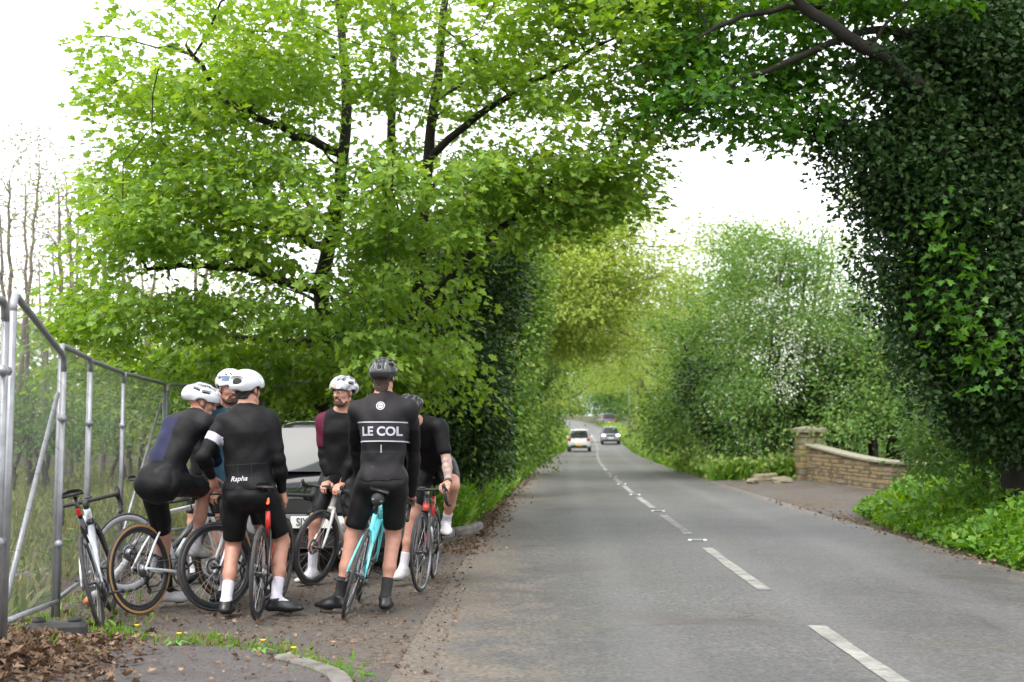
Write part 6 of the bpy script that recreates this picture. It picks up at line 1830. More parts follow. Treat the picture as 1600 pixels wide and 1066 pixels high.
# 5 — bearded, burgundy sleeve, facing us over the cream bicycle
wl4, hl4 = grip(B5, R(-6), 1, 0.08); wr4, hr4 = grip(B5, R(-6), -1, -0.06)
P4 = person('person', 'bearded cyclist with a burgundy sleeve standing in front of the parked car', dict(
    pelvis=PX(531, 742, 11.30), neck=PX(533, 643, 11.22), fwd=(-0.30, -0.95, -0.05), head=PX(536, 613, 11.15), hf=(-0.50, -0.86, -0.05), scale=1.02, bulk=0.92, sw=1.0,
    hands=(wl4, wr4), hdir=(hl4, hr4), ankles=(PX(566, 893, 11.24), PX(488, 894, 11.22)), feet=((0.1, -1, 0), (-0.60, -0.80, 0)),
    socks=((m_sockw, 0.16), (m_sockw, 0.18)), shoes=(m_shoew, m_shoew), face=True, beard=True, hair=m_hair, shorts=0.86,
    jersey=dict(mats=[m_jblack, m_jburg], sleeve=(1, 1), pick=lambda c, I: ((np.minimum(armdist(c, I['sho'][0], I['el'][0])[0] + 9 * (armdist(c, I['sho'][0], I['el'][0])[1] > 0.80), armdist(c, I['sho'][1], I['el'][1])[0] + 9 * (armdist(c, I['sho'][1], I['el'][1])[1] > 0.80)) < 0.100)
                    & (np.abs((c - I['Nk']) @ I['Lf']) > 0.132)).astype(int)),
    elbow=[(0.9, 0.3, -0.2), (-0.9, 0.3, -0.2)], helmet=dict(style='vented', mat=m_hcamo)))
# 6 — leaning over the bars behind the lettered jersey, tattooed arm
wl6, hl6 = grip(B7, R(-8), 1); wr6, hr6 = grip(B7, R(-8), -1, -0.14)
P6 = person('person', 'cyclist in black with a tattooed forearm leaning over the bars, head bowed', dict(
    pelvis=bike_point(B7, SADDLE + Vector((0.0, 0, 0.085))), neck=PX(653, 660, 10.90), fwd=(-0.10, -0.8, -0.5), pfwd=h7, pup=(0, -0.2, 0.9), head=PX(637, 644, 10.78), hf=(-0.62, -0.62, -0.45), scale=1.02, bulk=1.04, arch=0.03, sw=0.98,
    hands=(wl6, wr6), hdir=(hl6, hr6), ankles=(sole_on(B7, 1, R(-95), h7), PX(630, 889, 11.18)), feet=((0.08, -1, -0.1), (-0.45, -0.9, 0)), knee=[(0.25, -1, 0.6), (-0.3, -1, 0)],
    socks=((m_sockw, 0.13), (m_sockw, 0.15)), shoes=(m_shoew, m_shoew), shorts=0.80, tattoo=0, face=True, hair=m_hair_dark,
    jersey=dict(mats=[m_jblack], sleeve=(-0.70, -0.70), hem=-0.02), elbow=[(0.25, 0.9, -0.5), (-0.9, 0.3, -0.3)], helmet=dict(style='vented', mat=m_hdark)))
# 7 — almost hidden behind the hunched one
wl7, hl7 = grip(B8, R(0), 1, 0.12); wr7, hr7 = grip(B8, R(0), -1, -0.12)
P7 = person('person', 'cyclist in a grey helmet almost hidden behind the hunched cyclist', dict(
    pelvis=PX(322, 742, 11.38), neck=PX(328, 658, 11.30), fwd=(0.1, -1, 0), head=PX(331, 632, 11.24), hf=(0.4, -0.9, -0.1), scale=0.94, bulk=0.92,
    hands=(wl7, wr7), hdir=(((0, -1, -0.3), DOWN, (-1, 0, 0), 0.8), ((0, -1, -0.3), DOWN, (1, 0, 0), 0.8)), ankles=(PX(340, 893, 11.36), PX(304, 893, 11.36)), feet=((0.2, -1, 0), (-0.2, -1, 0)),
    socks=((m_sockw, 0.14), (m_sockw, 0.14)), shoes=(m_shoeb, m_shoeb), face=True, hair=m_hair_dark,
    jersey=dict(mats=[m_jblack], sleeve=(1, 1)), helmet=dict(style='vented', mat=m_hgrey)))

# ------------------------------------------------------------------ prints on the clothes
def flat_to_back(I, V, cx, cy, flip=-1):
    """flat print coordinates onto the plane of a back: x to the viewer's right"""
    o = Vector(tuple(I['Nk'])); up = Vector(tuple(I['up'])); rt = Vector(tuple(-I['Lf']))
    return [o + rt * (v[0] + cx) - up * (cy - v[1]) for v in V]
dir5 = Vector(tuple(P5['F']))
Vb, Fb = grid_strip(-0.195, 0.195, -0.070, 0.070, 44, 14)
drape('chest_band', flat_to_back(P5, Vb, 0.0, 0.270), Fb, P5['jersey'], dir5, m_band, P5['root'], 0.0032)
for cyy in (0.198, 0.342):
    Vb, Fb = grid_strip(-0.192, 0.192, -0.0046, 0.0046, 46, 2)
    drape('stripe', flat_to_back(P5, Vb, 0.0, cyy), Fb, P5['jersey'], dir5, m_print, P5['root'], 0.0065)
def dense_text(txt, size, bold, shear=0.0):
    V, F = text_mesh(txt, size, bold, shear)
    return V, F
V, F = dense_text('LE COL', 0.094, 0.0030)
drape('lettering', flat_to_back(P5, [(v.x, v.y) for v in V], 0.0, 0.270), F, P5['jersey'], dir5, m_print, P5['root'], 0.0085)
Vr, Fr = [], []
for (ra, rb) in ((0.026, 0.033), (0.0, 0.021)):
    o_ = len(Vr); n_ = 24
    for i in range(n_):
        a = 2 * math.pi * i / n_
        Vr += [(ra * math.cos(a), ra * math.sin(a)), (rb * math.cos(a), rb * math.sin(a))]
    Fr += [[o_ + 2 * i, o_ + 2 * i + 1, o_ + (2 * i + 3) % (2 * n_) if i < n_ - 1 else o_ + 1, o_ + (2 * i + 2) % (2 * n_) if i < n_ - 1 else o_] for i in range(n_)]
drape('round_badge', flat_to_back(P5, Vr, -0.012, 0.072), Fr, P5['jersey'], dir5, m_print, P5['root'], 0.004)
V, F = dense_text('LE COL', 0.0105, 0.0004)
drape('badge_lettering', flat_to_back(P5, [(v.x, v.y) for v in V], -0.012, 0.072), F, P5['jersey'], dir5, m_band, P5['root'], 0.007)
for (x, y0, y1) in ((0.0, 0.37, 0.43),):
    Vb, Fb = grid_strip(x - 0.004, x + 0.004, -0.03, 0.03, 2, 10)
    drape('zip', flat_to_back(P5, Vb, 0.0, 0.40), Fb, P5['jersey'], dir5, m_zip, P5['root'], 0.004)
# pocket seams
m_seam = mat('pocket_seam', (0.008, 0.008, 0.009), 0.8)
for I, cy_, w in ((P5, 0.425, 0.150), (P3, 0.415, 0.150)):
    Vb, Fb = grid_strip(-w, w, -0.003, 0.003, 40, 1)
    drape('pocket_edge', flat_to_back(I, Vb, 0, cy_), Fb, I['jersey'], Vector(tuple(I['F'])), m_seam, I['root'], 0.003)
    for x in (-0.05, 0.05):
        Vb, Fb = grid_strip(x - 0.0025, x + 0.0025, -0.07, 0.07, 1, 20)
        drape('pocket_edge', flat_to_back(I, Vb, 0, cy_ + 0.07), Fb, I['jersey'], Vector(tuple(I['F'])), m_seam, I['root'], 0.003)
V, F = dense_text('Rapha', 0.052, 0.0006, 0.25)
drape('lettering', flat_to_back(P3, [(v.x, v.y) for v in V], -0.045, 0.520), F, P3['jersey'], Vector(tuple(P3['F'])), m_print, P3['root'], 0.006)
# helmet mark of the hunched rider, watch of the tattooed one
hd = P1['helmet']; c = Vector(tuple(P1['HC']))
V, F = dense_text('KASK', 0.034, 0.0006)
rt, upv = Vector((0.80, 0.5, 0)).normalized(), Vector((0.12, 0.22, 0.96)).normalized()
drape('lettering', [c + rt * (v.x - 0.005) + upv * (v.y + 0.105) for v in V], F, hd, Vector((-0.45, 0.85, -0.25)), m_jcharcoal, P1['root'], 0.003)
w = Vector(tuple(P6['wr'][0])); e = Vector(tuple(P6['el'][0])); ax = (w - e).normalized()
q = ax.to_track_quat('Z', 'Y').to_matrix().to_4x4()
b = MB(); b.lathe([(0.030, -0.011), (0.034, -0.010), (0.034, 0.010), (0.030, 0.011)], 18, 0, Matrix.Translation(w - ax * 0.012) @ q, True)
b.ball(w - ax * 0.012 + Vector((0.01, -0.030, 0.008)), (0.019, 0.010, 0.019), 12, 8)
put(b.build('watch', m_black, None), P6['root'])
# small lit lamp on the mottled helmet
c = Vector(tuple(P4['HC'])); hfv = Vector((-0.50, -0.86, 0)).normalized()
put(MB().box(c + hfv * 0.142 + Vector((0, 0, 0.050)), (0.022, 0.022, 0.014), 0, None, 0.004).build('helmet_lamp', mat('amber_lamp', (0.7, 0.15, 0.03), 0.3, emit=(1.0, 0.22, 0.05), estr=1.5), None), P4['root'])
# ------------------------------------------------------------------ cars
m_carblack = mat('black_car_paint', (0.008, 0.009, 0.011), 0.18, coat=1.0)
m_carwhite = mat('white_car_paint', (0.70, 0.70, 0.70), 0.3, coat=0.6)
m_carsilver = mat('silver_car_paint', (0.15, 0.16, 0.175), 0.3, coat=0.8)
m_cardark = mat('dark_car_paint', (0.030, 0.030, 0.040), 0.25, coat=0.8)
m_glass = mat('car_glass', (0.018, 0.022, 0.022), 0.05, spec=0.32, coat=0.0)
m_trim = mat('black_trim', (0.012, 0.012, 0.012), 0.6)
m_headlamp = mat('headlamp_glass', (0.75, 0.78, 0.82), 0.08, spec=0.8)
m_headlit = mat('lit_headlamp', (0.9, 0.9, 0.9), 0.2, emit=(1.0, 0.98, 0.92), estr=4.0)
m_tail = mat('tail_lamp', (0.50, 0.02, 0.015), 0.2)
m_plate_w = mat('white_plate', (0.72, 0.72, 0.70), 0.45)
m_plate_y = mat('yellow_plate', (0.75, 0.42, 0.03), 0.45)
m_plate_t = mat('plate_letters', (0.010, 0.010, 0.010), 0.5)
m_chrome = mat('chrome', (0.7, 0.7, 0.72), 0.12, metal=1.0)

def smooth_interp(x, xs, ys):
    return float(np.interp(x, xs, ys))

def car(name, label, loc, yaw, S, paint, plate=None, lit=False, pickup=False, front_plate=None):
    """local x forward (front at +L/2), z up. S: dict of shape values"""
    root = empty(name, loc, (0, 0, yaw)); tag(root, label, 'car', S.get('group'))
    L, W, H = S['L'], S['W'], S['H']; gcl = S.get('clear', 0.18); belt = S['belt']; hood = S['hood']
    hL = L / 2
    # lower body: stations from tail to nose, each a half section mirrored
    xs = np.linspace(-hL, hL, 33)
    wsh = S['plan']                                          # (x/hL, half width share)
    def half_w(x): return W / 2 * smooth_interp(x / hL, [p[0] for p in wsh], [p[1] for p in wsh])
    top_x, top_z = [p[0] for p in S['deck']], [p[1] for p in S['deck']]
    def deck(x): return smooth_interp(x / hL, top_x, top_z)
    V, F = [], []
    nk = 13
    axF, axR = S['axF'], S['axR']; wr = S['wheel']
    for x in xs:
        w = half_w(x); zt = deck(x); zb = gcl + (0.06 if abs(x) > hL * 0.93 else 0.0)
        ring = []
        for j in range(nk):                                  # left half from bottom centre to top centre
            t = j / (nk - 1)
            if t < 0.2: y, z = w * 0.86 * (t / 0.2), zb
            elif t < 0.78:
                q = (t - 0.2) / 0.58
                y = w * (0.90 + 0.10 * math.sin(math.pi * min(1, q * 0.95 + 0.12))); z = zb + (zt - 0.05 - zb) * q
                if q > 0.86: y = w * (0.965 - 0.25 * (q - 0.86))
            else:
                q = (t - 0.78) / 0.22
                y = w * 0.93 * (1 - q); z = zt - 0.05 + 0.05 * math.sin(q * math.pi / 2) + 0.012 * q
            ring.append((y, z))
        for (y, z) in ring: V.append((x, y, z))
        for (y, z) in ring[1:-1][::-1]: V.append((x, -y, z))
    m = 2 * nk - 2
    for i in range(len(xs) - 1):
        for k in range(m): F.append([i * m + k, (i + 1) * m + k, (i + 1) * m + (k + 1) % m, i * m + (k + 1) % m])
    F.append(list(range(m))); F.append([(len(xs) - 1) * m + k for k in range(m)][::-1])
    MB().add(V, F).build('body', paint, root)
    # cabin: roof with pillars and four panes
    cx = S['cabin']                                          # x: base rear, top rear, top front, base front
    zb = belt
    def ring_at(zf, inset):
        x0 = cx[0] + (cx[1] - cx[0]) * zf; x1 = cx[3] + (cx[2] - cx[3]) * zf
        w = W / 2 * (0.90 - 0.17 * zf) - inset; z = zb + (H - 0.05 - zb) * zf
        return x0 + inset, x1 - inset, w, z
    V, F = [], []
    levels = [(-0.08, 0), (0.0, 0), (0.5, 0), (0.88, 0), (1.0, 0.0), (1.0, 0.10), (1.0, 0.35)]
    npts = 24
    def loop(x0, x1, w, z, crown=0.0):
        P = []
        cxm, hl = (x0 + x1) / 2, (x1 - x0) / 2
        for k in range(npts):
            a = 2 * math.pi * k / npts
            ca, sa = math.cos(a), math.sin(a)
            e = 0.28
            x = cxm + hl * math.copysign(abs(ca) ** e, ca); y = w * math.copysign(abs(sa) ** e, sa)
            P.append((x, y, z + crown))
        return P
    for i, (zf, ins) in enumerate(levels):
        x0, x1, w, z = ring_at(zf, ins)
        V += loop(x0, x1, w, z, 0.0 if i < 5 else (0.035 if i == 5 else 0.05))
    for i in range(len(levels) - 1):
        for k in range(npts): F.append([i * npts + k, i * npts + (k + 1) % npts, (i + 1) * npts + (k + 1) % npts, (i + 1) * npts + k])
    F.append([(len(levels) - 1) * npts + k for k in range(npts)])
    MB().add(V, F).build('roof', paint, root)
    def pane(pname, end):
        zs = [0.04, 0.28, 0.54, 0.80, 0.93]
        V, F = [], []
        for zf in zs:
            x0, x1, w, z = ring_at(zf, 0)
            for k in range(7):
                y = w * 0.90 * (k / 3 - 1)
                bulge = 0.012 + 0.075 * (1 - (k / 3 - 1) ** 2) + 0.03 * (1 - (2 * zf - 1) ** 2)
                V.append(((x1 + bulge) if end > 0 else (x0 - bulge), y, z))
        for i in range(len(zs) - 1):
            for k in range(6):
                q = [i * 7 + k, i * 7 + k + 1, (i + 1) * 7 + k + 1, (i + 1) * 7 + k]
                F.append(q if end > 0 else q[::-1])
        return MB().add(V, F).build(pname, m_glass, root)
    wsn = pane('windscreen', 1); pane('rear_window', -1)
    for s in (-1, 1):
        V = []
        x0, x1, w, z = ring_at(0.08, 0); X0, X1, W2, Z2 = ring_at(0.86, 0)
        mid = 0.5 * (x0 + x1) - 0.05
        for (a0, a1) in ((0.10, 0.46), (0.50, 0.92)):
            q = [(x0 + (x1 - x0) * a0, s * (w + 0.006), z), (x0 + (x1 - x0) * a1, s * (w + 0.006), z), (X0 + (X1 - X0) * a1, s * (W2 + 0.006), Z2), (X0 + (X1 - X0) * a0, s * (W2 + 0.006), Z2)]
            MB().add(q, [[0, 1, 2, 3] if s < 0 else [3, 2, 1, 0]], 0, False).build('side_window', m_glass, root)
    # wheels
    for ax in (axF, axR):
        for s in (-1, 1):
            w = empty('wheel', (ax, s * (W / 2 - 0.115), wr), (0, 0, 0), root)
            RX = Matrix.Rotation(R(90), 4, 'X')
            MB().lathe([(wr * 0.62, -0.10), (wr * 0.93, -0.10), (wr, -0.075), (wr, 0.075), (wr * 0.93, 0.10), (wr * 0.62, 0.10)], 28, 0, RX, True).build('tyre', m_rubber, w)
            b = MB(); b.lathe([(wr * 0.63, -0.09), (wr * 0.63, 0.09), (wr * 0.57, 0.09), (wr * 0.55, 0.02), (wr * 0.55, -0.02), (wr * 0.57, -0.09)], 24, 0, RX, True)
            for i in range(5):
                a = 2 * math.pi * i / 5
                b.tube([(0.02 * math.cos(a), -0.06 * -s, 0.02 * math.sin(a)), (wr * 0.58 * math.cos(a), -0.07 * -s, wr * 0.58 * math.sin(a))], [0.045, 0.03], 6, flat=0.5)
            b.build('rim', m_alloy, w)
            MB().lathe([(wr * 0.9, -0.13), (wr * 1.16, -0.13), (wr * 1.16, 0.108), (wr * 0.9, 0.108)], 28, 0, Matrix.Translation((ax, s * (W / 2 - 0.108), wr)) @ RX, True).build('wheel_arch', m_trim, root)
    # front
    fx = hL
    def facepatch(pname, mt, y0, y1, z0_, z1_, end, push=0.012, nn=6, parent=root):
        V, F = [], []
        xx = fx if end > 0 else -fx
        for i in range(nn + 1):
            y = y0 + (y1 - y0) * i / nn
            # find where the plan outline reaches this half width
            xo = xx
            for q in np.linspace(1.0, 0.6, 60):
                if half_w(q * end * hL) * 0.97 >= abs(y): xo = q * end * hL; break
            for z in (z0_, z1_): V.append((xo + end * push, y, z))
        for i in range(nn):
            q = [2 * i, 2 * i + 2, 2 * i + 3, 2 * i + 1]
            F.append(q if (end > 0) == (y1 > y0) else q[::-1])
        V2 = [(x - end * (push + 0.05), y, z) for x, y, z in V]
        nV = len(V)
        F2 = []
        for a, b_ in [(2 * i, 2 * i + 2) for i in range(nn)] + [(2 * i + 3, 2 * i + 1) for i in range(nn)] + [(1, 0), (2 * nn, 2 * nn + 1)]:
            F2.append([a, nV + a, nV + b_, b_])
        return MB().add(V + V2, F + F2, 0, False).build(pname, mt, parent)
    zh = S['lamp_z']
    lamp = m_headlit if lit else m_headlamp
    for s in (-1, 1):
        facepatch('headlight', lamp, s * W * 0.30, s * W * 0.465, zh - 0.07, zh + 0.06, 1, 0.03)
        facepatch('tail_light', m_tail, s * W * 0.34, s * W * 0.47, S['tail_z'] - 0.12, S['tail_z'] + 0.12, -1, 0.012)
    facepatch('grille', m_trim, -W * 0.26, W * 0.26, zh - 0.10, zh + 0.03, 1, 0.016)
    facepatch('lower_grille', m_trim, -W * 0.36, W * 0.36, gcl + 0.07, gcl + 0.19, 1, 0.018)
    facepatch('bumper', paint if not pickup else m_trim, -W * 0.47, W * 0.47, gcl + 0.20, gcl + 0.32, 1, 0.014)
    facepatch('bumper', paint if not pickup else m_trim, -W * 0.47, W * 0.47, gcl + 0.03, gcl + (0.34 if not pickup else 0.24), -1, 0.02)
    facepatch('chrome_strip', m_chrome, -W * 0.25, W * 0.25, zh + 0.034, zh + 0.048, 1, 0.02)
    for s in (-1, 1):
        b = MB(); b.ball((cx[3] - 0.28, s * (W / 2 + 0.06), belt + 0.08), (0.06, 0.11, 0.075), 12, 8)
        b.tube([(cx[3] - 0.28, s * (W / 2 - 0.10), belt + 0.02), (cx[3] - 0.28, s * (W / 2 + 0.02), belt + 0.06)], 0.022, 6)
        b.build('door_mirror', paint, root)
        b = MB(); b.tube([(cx[3] + 0.03, s * 0.25 + 0.2, belt + 0.02), (cx[3] - 0.10, s * 0.25 - 0.28, belt + 0.10)], 0.009, 5)
        b.build('wiper', m_trim, root)
    def plate_on(end, z, txt, mt):
        pl = facepatch('number_plate', mt, -0.26, 0.26, z - 0.056, z + 0.056, end, 0.045, 2)
        if txt:
            V, F = text_mesh(txt, 0.108, 0.0012)
            xx = (fx + 0.052) if end > 0 else -(fx + 0.052)
            pts = [(xx, (v.x * 0.80 - 0.150) * end, z + v.y) for v in V]
            MB().add(pts, F if end > 0 else F, 0, False).build('plate_lettering', m_plate_t, pl)
    plate_on(1, S.get('plate_z', 0.50), front_plate, m_plate_w)
    plate_on(-1, S.get('rplate_z', 0.55), None, m_plate_y)
    return root

HATCH = dict(L=4.1, W=1.78, H=1.50, belt=0.93, hood=0.9, wheel=0.315, axF=1.28, axR=-1.25, lamp_z=0.68, tail_z=0.85, plate_z=0.49, clear=0.17,
             plan=[(-1, 0.80), (-0.96, 0.90), (-0.85, 0.97), (-0.4, 1.0), (0.4, 1.0), (0.75, 0.97), (0.90, 0.92), (0.97, 0.82), (1.0, 0.70)],
             deck=[(-1, 0.80), (-0.97, 0.90), (-0.85, 0.95), (0.2, 0.96), (0.40, 0.95), (0.70, 0.87), (0.88, 0.78), (0.96, 0.70), (1.0, 0.58)], cabin=(-1.95, -1.45, 0.70, 0.98))
SUV = dict(L=4.4, W=1.90, H=1.76, belt=1.05, hood=1.05, wheel=0.36, axF=1.35, axR=-1.32, lamp_z=0.88, tail_z=1.0, plate_z=0.58, clear=0.22,
           plan=[(-1, 0.88), (-0.95, 0.95), (-0.7, 1.0), (0.6, 1.0), (0.88, 0.97), (0.96, 0.90), (1.0, 0.80)],
           deck=[(-1, 0.95), (-0.96, 1.02), (-0.8, 1.06), (0.3, 1.07), (0.5, 1.06), (0.85, 1.00), (0.96, 0.92), (1.0, 0.80)], cabin=(-2.12, -1.95, 0.35, 1.0))
TRUCK = dict(L=5.2, W=1.86, H=1.78, belt=1.08, hood=1.05, wheel=0.37, axF=1.60, axR=-1.45, lamp_z=0.90, tail_z=0.95, plate_z=0.58, rplate_z=0.50, clear=0.26,
             plan=[(-1, 0.93), (-0.97, 0.97), (-0.7, 1.0), (0.6, 1.0), (0.88, 0.97), (0.96, 0.90), (1.0, 0.80)],
             deck=[(-1, 1.02), (-0.98, 1.06), (-0.8, 1.08), (0.3, 1.08), (0.5, 1.07), (0.85, 1.00), (0.96, 0.92), (1.0, 0.80)], cabin=(-2.52, -2.30, 0.55, 1.2))
car('parked_car', 'black hatchback parked nose-out behind the cyclists, plate starting SJY', (-1.93, 12.1 + 2.05, 0.014), R(-90 + 1.0), HATCH, m_carblack, front_plate='SJY')
def lane(Y, off):
    p, t = cpt(Y, off, 0.009); return p, math.atan2(t.y, t.x)
p, a = lane(100.5, -1.45); car('pickup_truck', 'white pickup driving away in the left lane of the tunnel', p, a, TRUCK, m_carwhite, pickup=True)
p, a = lane(126.5, 1.45); p.z += 0.0; car('oncoming_car', 'silver off-roader coming towards us with headlights lit', p, a + math.pi, SUV, m_carsilver, lit=True)
q = Vector((float(xc(172)) + 3.9, 172, 0)); q.z = float(gz(q.x, q.y)) + 0.02
car('far_car', 'small dark car up the rise behind the oncoming off-roader', q, R(97), SUV, m_cardark)

# ------------------------------------------------------------------ wire fence of site panels
m_galv = mat('galvanised_tube', (0.31, 0.315, 0.33), 0.45, metal=0.55, vary=0.35, vscale=9)
m_wire = mat('mesh_wire', (0.11, 0.112, 0.115), 0.6, metal=0.3)
m_foot = mat('rubber_foot', (0.035, 0.034, 0.034), 0.85, vary=0.4, vscale=8, bump=0.4, bscale=25)
m_concrete = mat('block_concrete', (0.20, 0.195, 0.185), 0.9, vary=0.4, vscale=8, bump=0.4, bscale=25)
def panel(label, a, b, z_a=0.0, z_b=0.0, H=2.0, brace=0, tilt=0.0, feet=True):
    a, b = Vector((a[0], a[1], z_a)), Vector((b[0], b[1], z_b))
    t = tag(empty('site_fence', a), label, 'fence', 'mesh fence panels round the field')
    d = b - a; L = d.length; u = Vector((d.x, d.y, 0)).normalized(); n = Vector((-u.y, u.x, 0))
    Z = lambda s: z_a + (z_b - z_a) * s
    P = lambda s, z: Vector((a.x + d.x * s, a.y + d.y * s, Z(s) + z)) + n * tilt * z - a
    r = 0.021
    for s in (0.0, 1.0):
        MB().tube([P(s, 0.03), P(s, H - 0.10)], r, 9).build('post', m_galv, t)
    e = 0.09 / L
    MB().tube([P(0, H - 0.11), P(0.15 * e, H - 0.05), P(0.5 * e, H - 0.015), P(e, H), P(1 - e, H), P(1 - 0.5 * e, H - 0.015), P(1 - 0.15 * e, H - 0.05), P(1, H - 0.11)], r, 9).build('top_rail', m_galv, t)
    MB().tube([P(0, 0.14), P(1, 0.14)], r * 0.85, 8).build('bottom_rail', m_galv, t)
    b_ = MB(); w = 0.0013
    nv = int(L / 0.045)
    for i in range(1, nv):
        b_.tube([P(i / nv, 0.14), P(i / nv, H - 0.02)], w, 3, cap=False)
    for z in np.arange(0.28, H - 0.05, 0.235): b_.tube([P(0, z) + n * 0.003, P(1, z) + n * 0.003], w * 1.2, 3, cap=False)
    b_.build('wire_mesh', m_wire, t)['kind'] = 'stuff'
    if brace:
        s0, s1, z1 = brace
        MB().tube([P(s0, z1) + n * 0.03, P(s1, 0.16) + n * 0.03], 0.017, 8).build('brace', m_galv, t)
    for z in (0.55, 1.45):
        MB().tube([P(1, z) - u * 0.055, P(1, z) + u * 0.06], 0.030, 8).build('clamp', m_galv, t)
    return t
pA0, pA1 = (-2.70, 6.62), (-3.26, 8.93)
panel('fence panel at the left picture edge, nearest the camera', (-2.28, 4.05), (-2.69, 6.50), 0.14, 0.24, 1.82)
panel('leaning fence panel above the heap of dead leaves', pA0, pA1, 0.22, 0.02, 1.90, (0.97, 0.05, 1.62))
panel('narrow fence panel behind the riderless bicycle', (-3.31, 9.0), (-3.62, 10.55), 0.01, 0.0)
panel('fence panel between the riderless bicycle and the grey-rimmed wheel', (-3.67, 10.67), (-4.07, 12.87), 0, 0)
panel('fence panel with diagonal strut left of the hunched cyclist', (-4.09, 12.95), (-4.41, 15.6), 0, 0, 2.0, (0.98, 0.03, 1.75))
panel('fence panel running behind the hunched cyclist', (-4.40, 15.7), (-3.62, 17.7), 0, 0.02)
ra, rb = PX(408, 609, 17.4), PX(534, 588, 16.9)
t = tag(empty('pole_barrier', (ra.x, ra.y, 0)), 'grey metal pole on posts behind the parked car roof', 'barrier')
dr = rb - ra
MB().tube([Vector((0, 0, ra.z)), dr + Vector((0, 0, ra.z))], 0.024, 9).build('rail', m_galv, t)
for f_ in (0.05, 0.95): MB().tube([Vector((dr.x * f_, dr.y * f_, 0.0)), Vector((dr.x * f_, dr.y * f_, ra.z + dr.z * f_))], 0.024, 8).build('post', m_galv, t)
def foot(label, c, yaw, mt):
    t = MB(); t.box((0, 0, 0.06), (0.36, 0.17, 0.12), 0, None, 0.025)
    for x in (-0.11, 0.11): t.lathe([(0.03, 0.0), (0.042, 0.0), (0.042, 0.03), (0.03, 0.03)], 12, 0, Matrix.Translation((x, 0, 0.117)), True)
    o = t.build('ballast_block', mt, None); o.location = c; o.rotation_euler = (0, 0, yaw)
    tag(o, label, 'fence foot', 'feet of the fence')
c = PG(88, 1000, 0.06); foot('dark rubber fence foot in the dead leaves below the leaning panel', (c.x, c.y, float(gz(c.x, c.y)) + 0.0), R(8), m_foot)
c = PG(75, 915); foot('grey block behind the fence by the orange pipe end', (c.x - 0.15, c.y, 0.0), R(15), m_concrete)
# grey ribbed pipe with an orange end, behind the wire
pts = catmull([PG(138, 938, 0.06), PG(165, 915, 0.07), PG(195, 880, 0.08), PG(212, 850, 0.10), PG(225, 840, 0.08)], 8)
t = tag(empty('ribbed_pipe', pts[0]), 'grey ribbed pipe with orange end lying behind the fence', 'pipe')
rad = [0.030 + 0.004 * (i % 2) for i in range(len(pts))]
MB().tube([p - pts[0] for p in pts], rad, 10).build('pipe', mat('grey_pipe', (0.33, 0.33, 0.34), 0.5), t)
MB().tube([p - pts[0] for p in (pts[0] - (pts[1] - pts[0]).normalized() * 0.06, pts[0])], 0.028, 10).build('end_sleeve', mat('orange_plastic', (0.55, 0.16, 0.07), 0.5), t)

# ------------------------------------------------------------------ stone wall with pillar
m_stone = [mat('sandstone_%s' % w_, c_, 0.9, vary=0.45, vscale=9, col2=tuple(x * 0.62 for x in c_), bump=0.7, bscale=22) for w_, c_ in (('buff', (0.30, 0.225, 0.125)), ('brown', (0.17, 0.120, 0.066)), ('grey', (0.22, 0.19, 0.12)), ('ochre', (0.32, 0.235, 0.115)))]
m_mortar = mat('wall_mortar', (0.12, 0.095, 0.065), 0.95)
m_coping = mat('coping_stone', (0.24, 0.215, 0.165), 0.9, vary=0.5, vscale=3, col2=(0.15, 0.15, 0.085), bump=0.6, bscale=18)
wallc = [Vector((8.66, 35.7, 0)), Vector((8.62, 33.5, 0)), Vector((8.58, 31.5, 0)), Vector((8.56, 29.8, 0)), Vector((8.60, 28.3, 0)), Vector((8.95, 27.0, 0)), Vector((9.9, 26.2, 0)), Vector((11.6, 25.8, 0))]
wc = catmull(wallc, 10)
ws = [0.0]
for a, b in zip(wc[:-1], wc[1:]): ws.append(ws[-1] + (b - a).length)
def wpt(s):
    s = max(0.0, min(ws[-1] - 1e-4, s))
    i = max(0, int(np.searchsorted(ws, s)) - 1)
    f = (s - ws[i]) / max(1e-6, ws[i + 1] - ws[i])
    t = (wc[i + 1] - wc[i]).normalized()
    return wc[i].lerp(wc[i + 1], f), t
def wtop(s): return float(np.interp(s, [0, 2, 4, 6, 7.5, 9, 14], [1.02, 0.92, 0.82, 0.74, 0.70, 0.68, 0.66]))
wallo = tag(empty('stone_wall', wallc[0]), 'low curved sandstone wall sloping down from the gate pillar', 'wall')
V, F = [], []
for s in np.linspace(0, ws[-1], 40):
    p, t = wpt(s); n = Vector((t.y, -t.x, 0))
    for (o, z) in ((0.13, -0.15), (0.13, wtop(s)), (-0.13, wtop(s)), (-0.13, -0.15)): V.append(p + n * o + Vector((0, 0, z)) - wallc[0])
F = [[4 * i + k, 4 * i + (k + 1) % 4, 4 * (i + 1) + (k + 1) % 4, 4 * (i + 1) + k] for i in range(39) for k in range(4)]
MB().add(V, F, 0, False).build('wall_core', m_mortar, wallo)
gr = random.Random(5)
stone_me = []
for i in range(8):
    b = MB(); b.box((0, 0, 0), (1, 1, 1), 0, None, 0.10)
    b.v = [(x + gr.uniform(-.03, .03), y + gr.uniform(-.05, .05), z + gr.uniform(-.05, .05)) for x, y, z in b.v]
    o = b.build('stone', m_stone[i % 4], None); stone_me.append(o.data); bpy.data.objects.remove(o)
def stone(c, t, dims, parent, origin):
    o = link('stone', gr.choice(stone_me), parent)
    o.location = c - origin; o.rotation_euler = (0, 0, math.atan2(t.y, t.x)); o.scale = dims
z = 0.0; row = 0
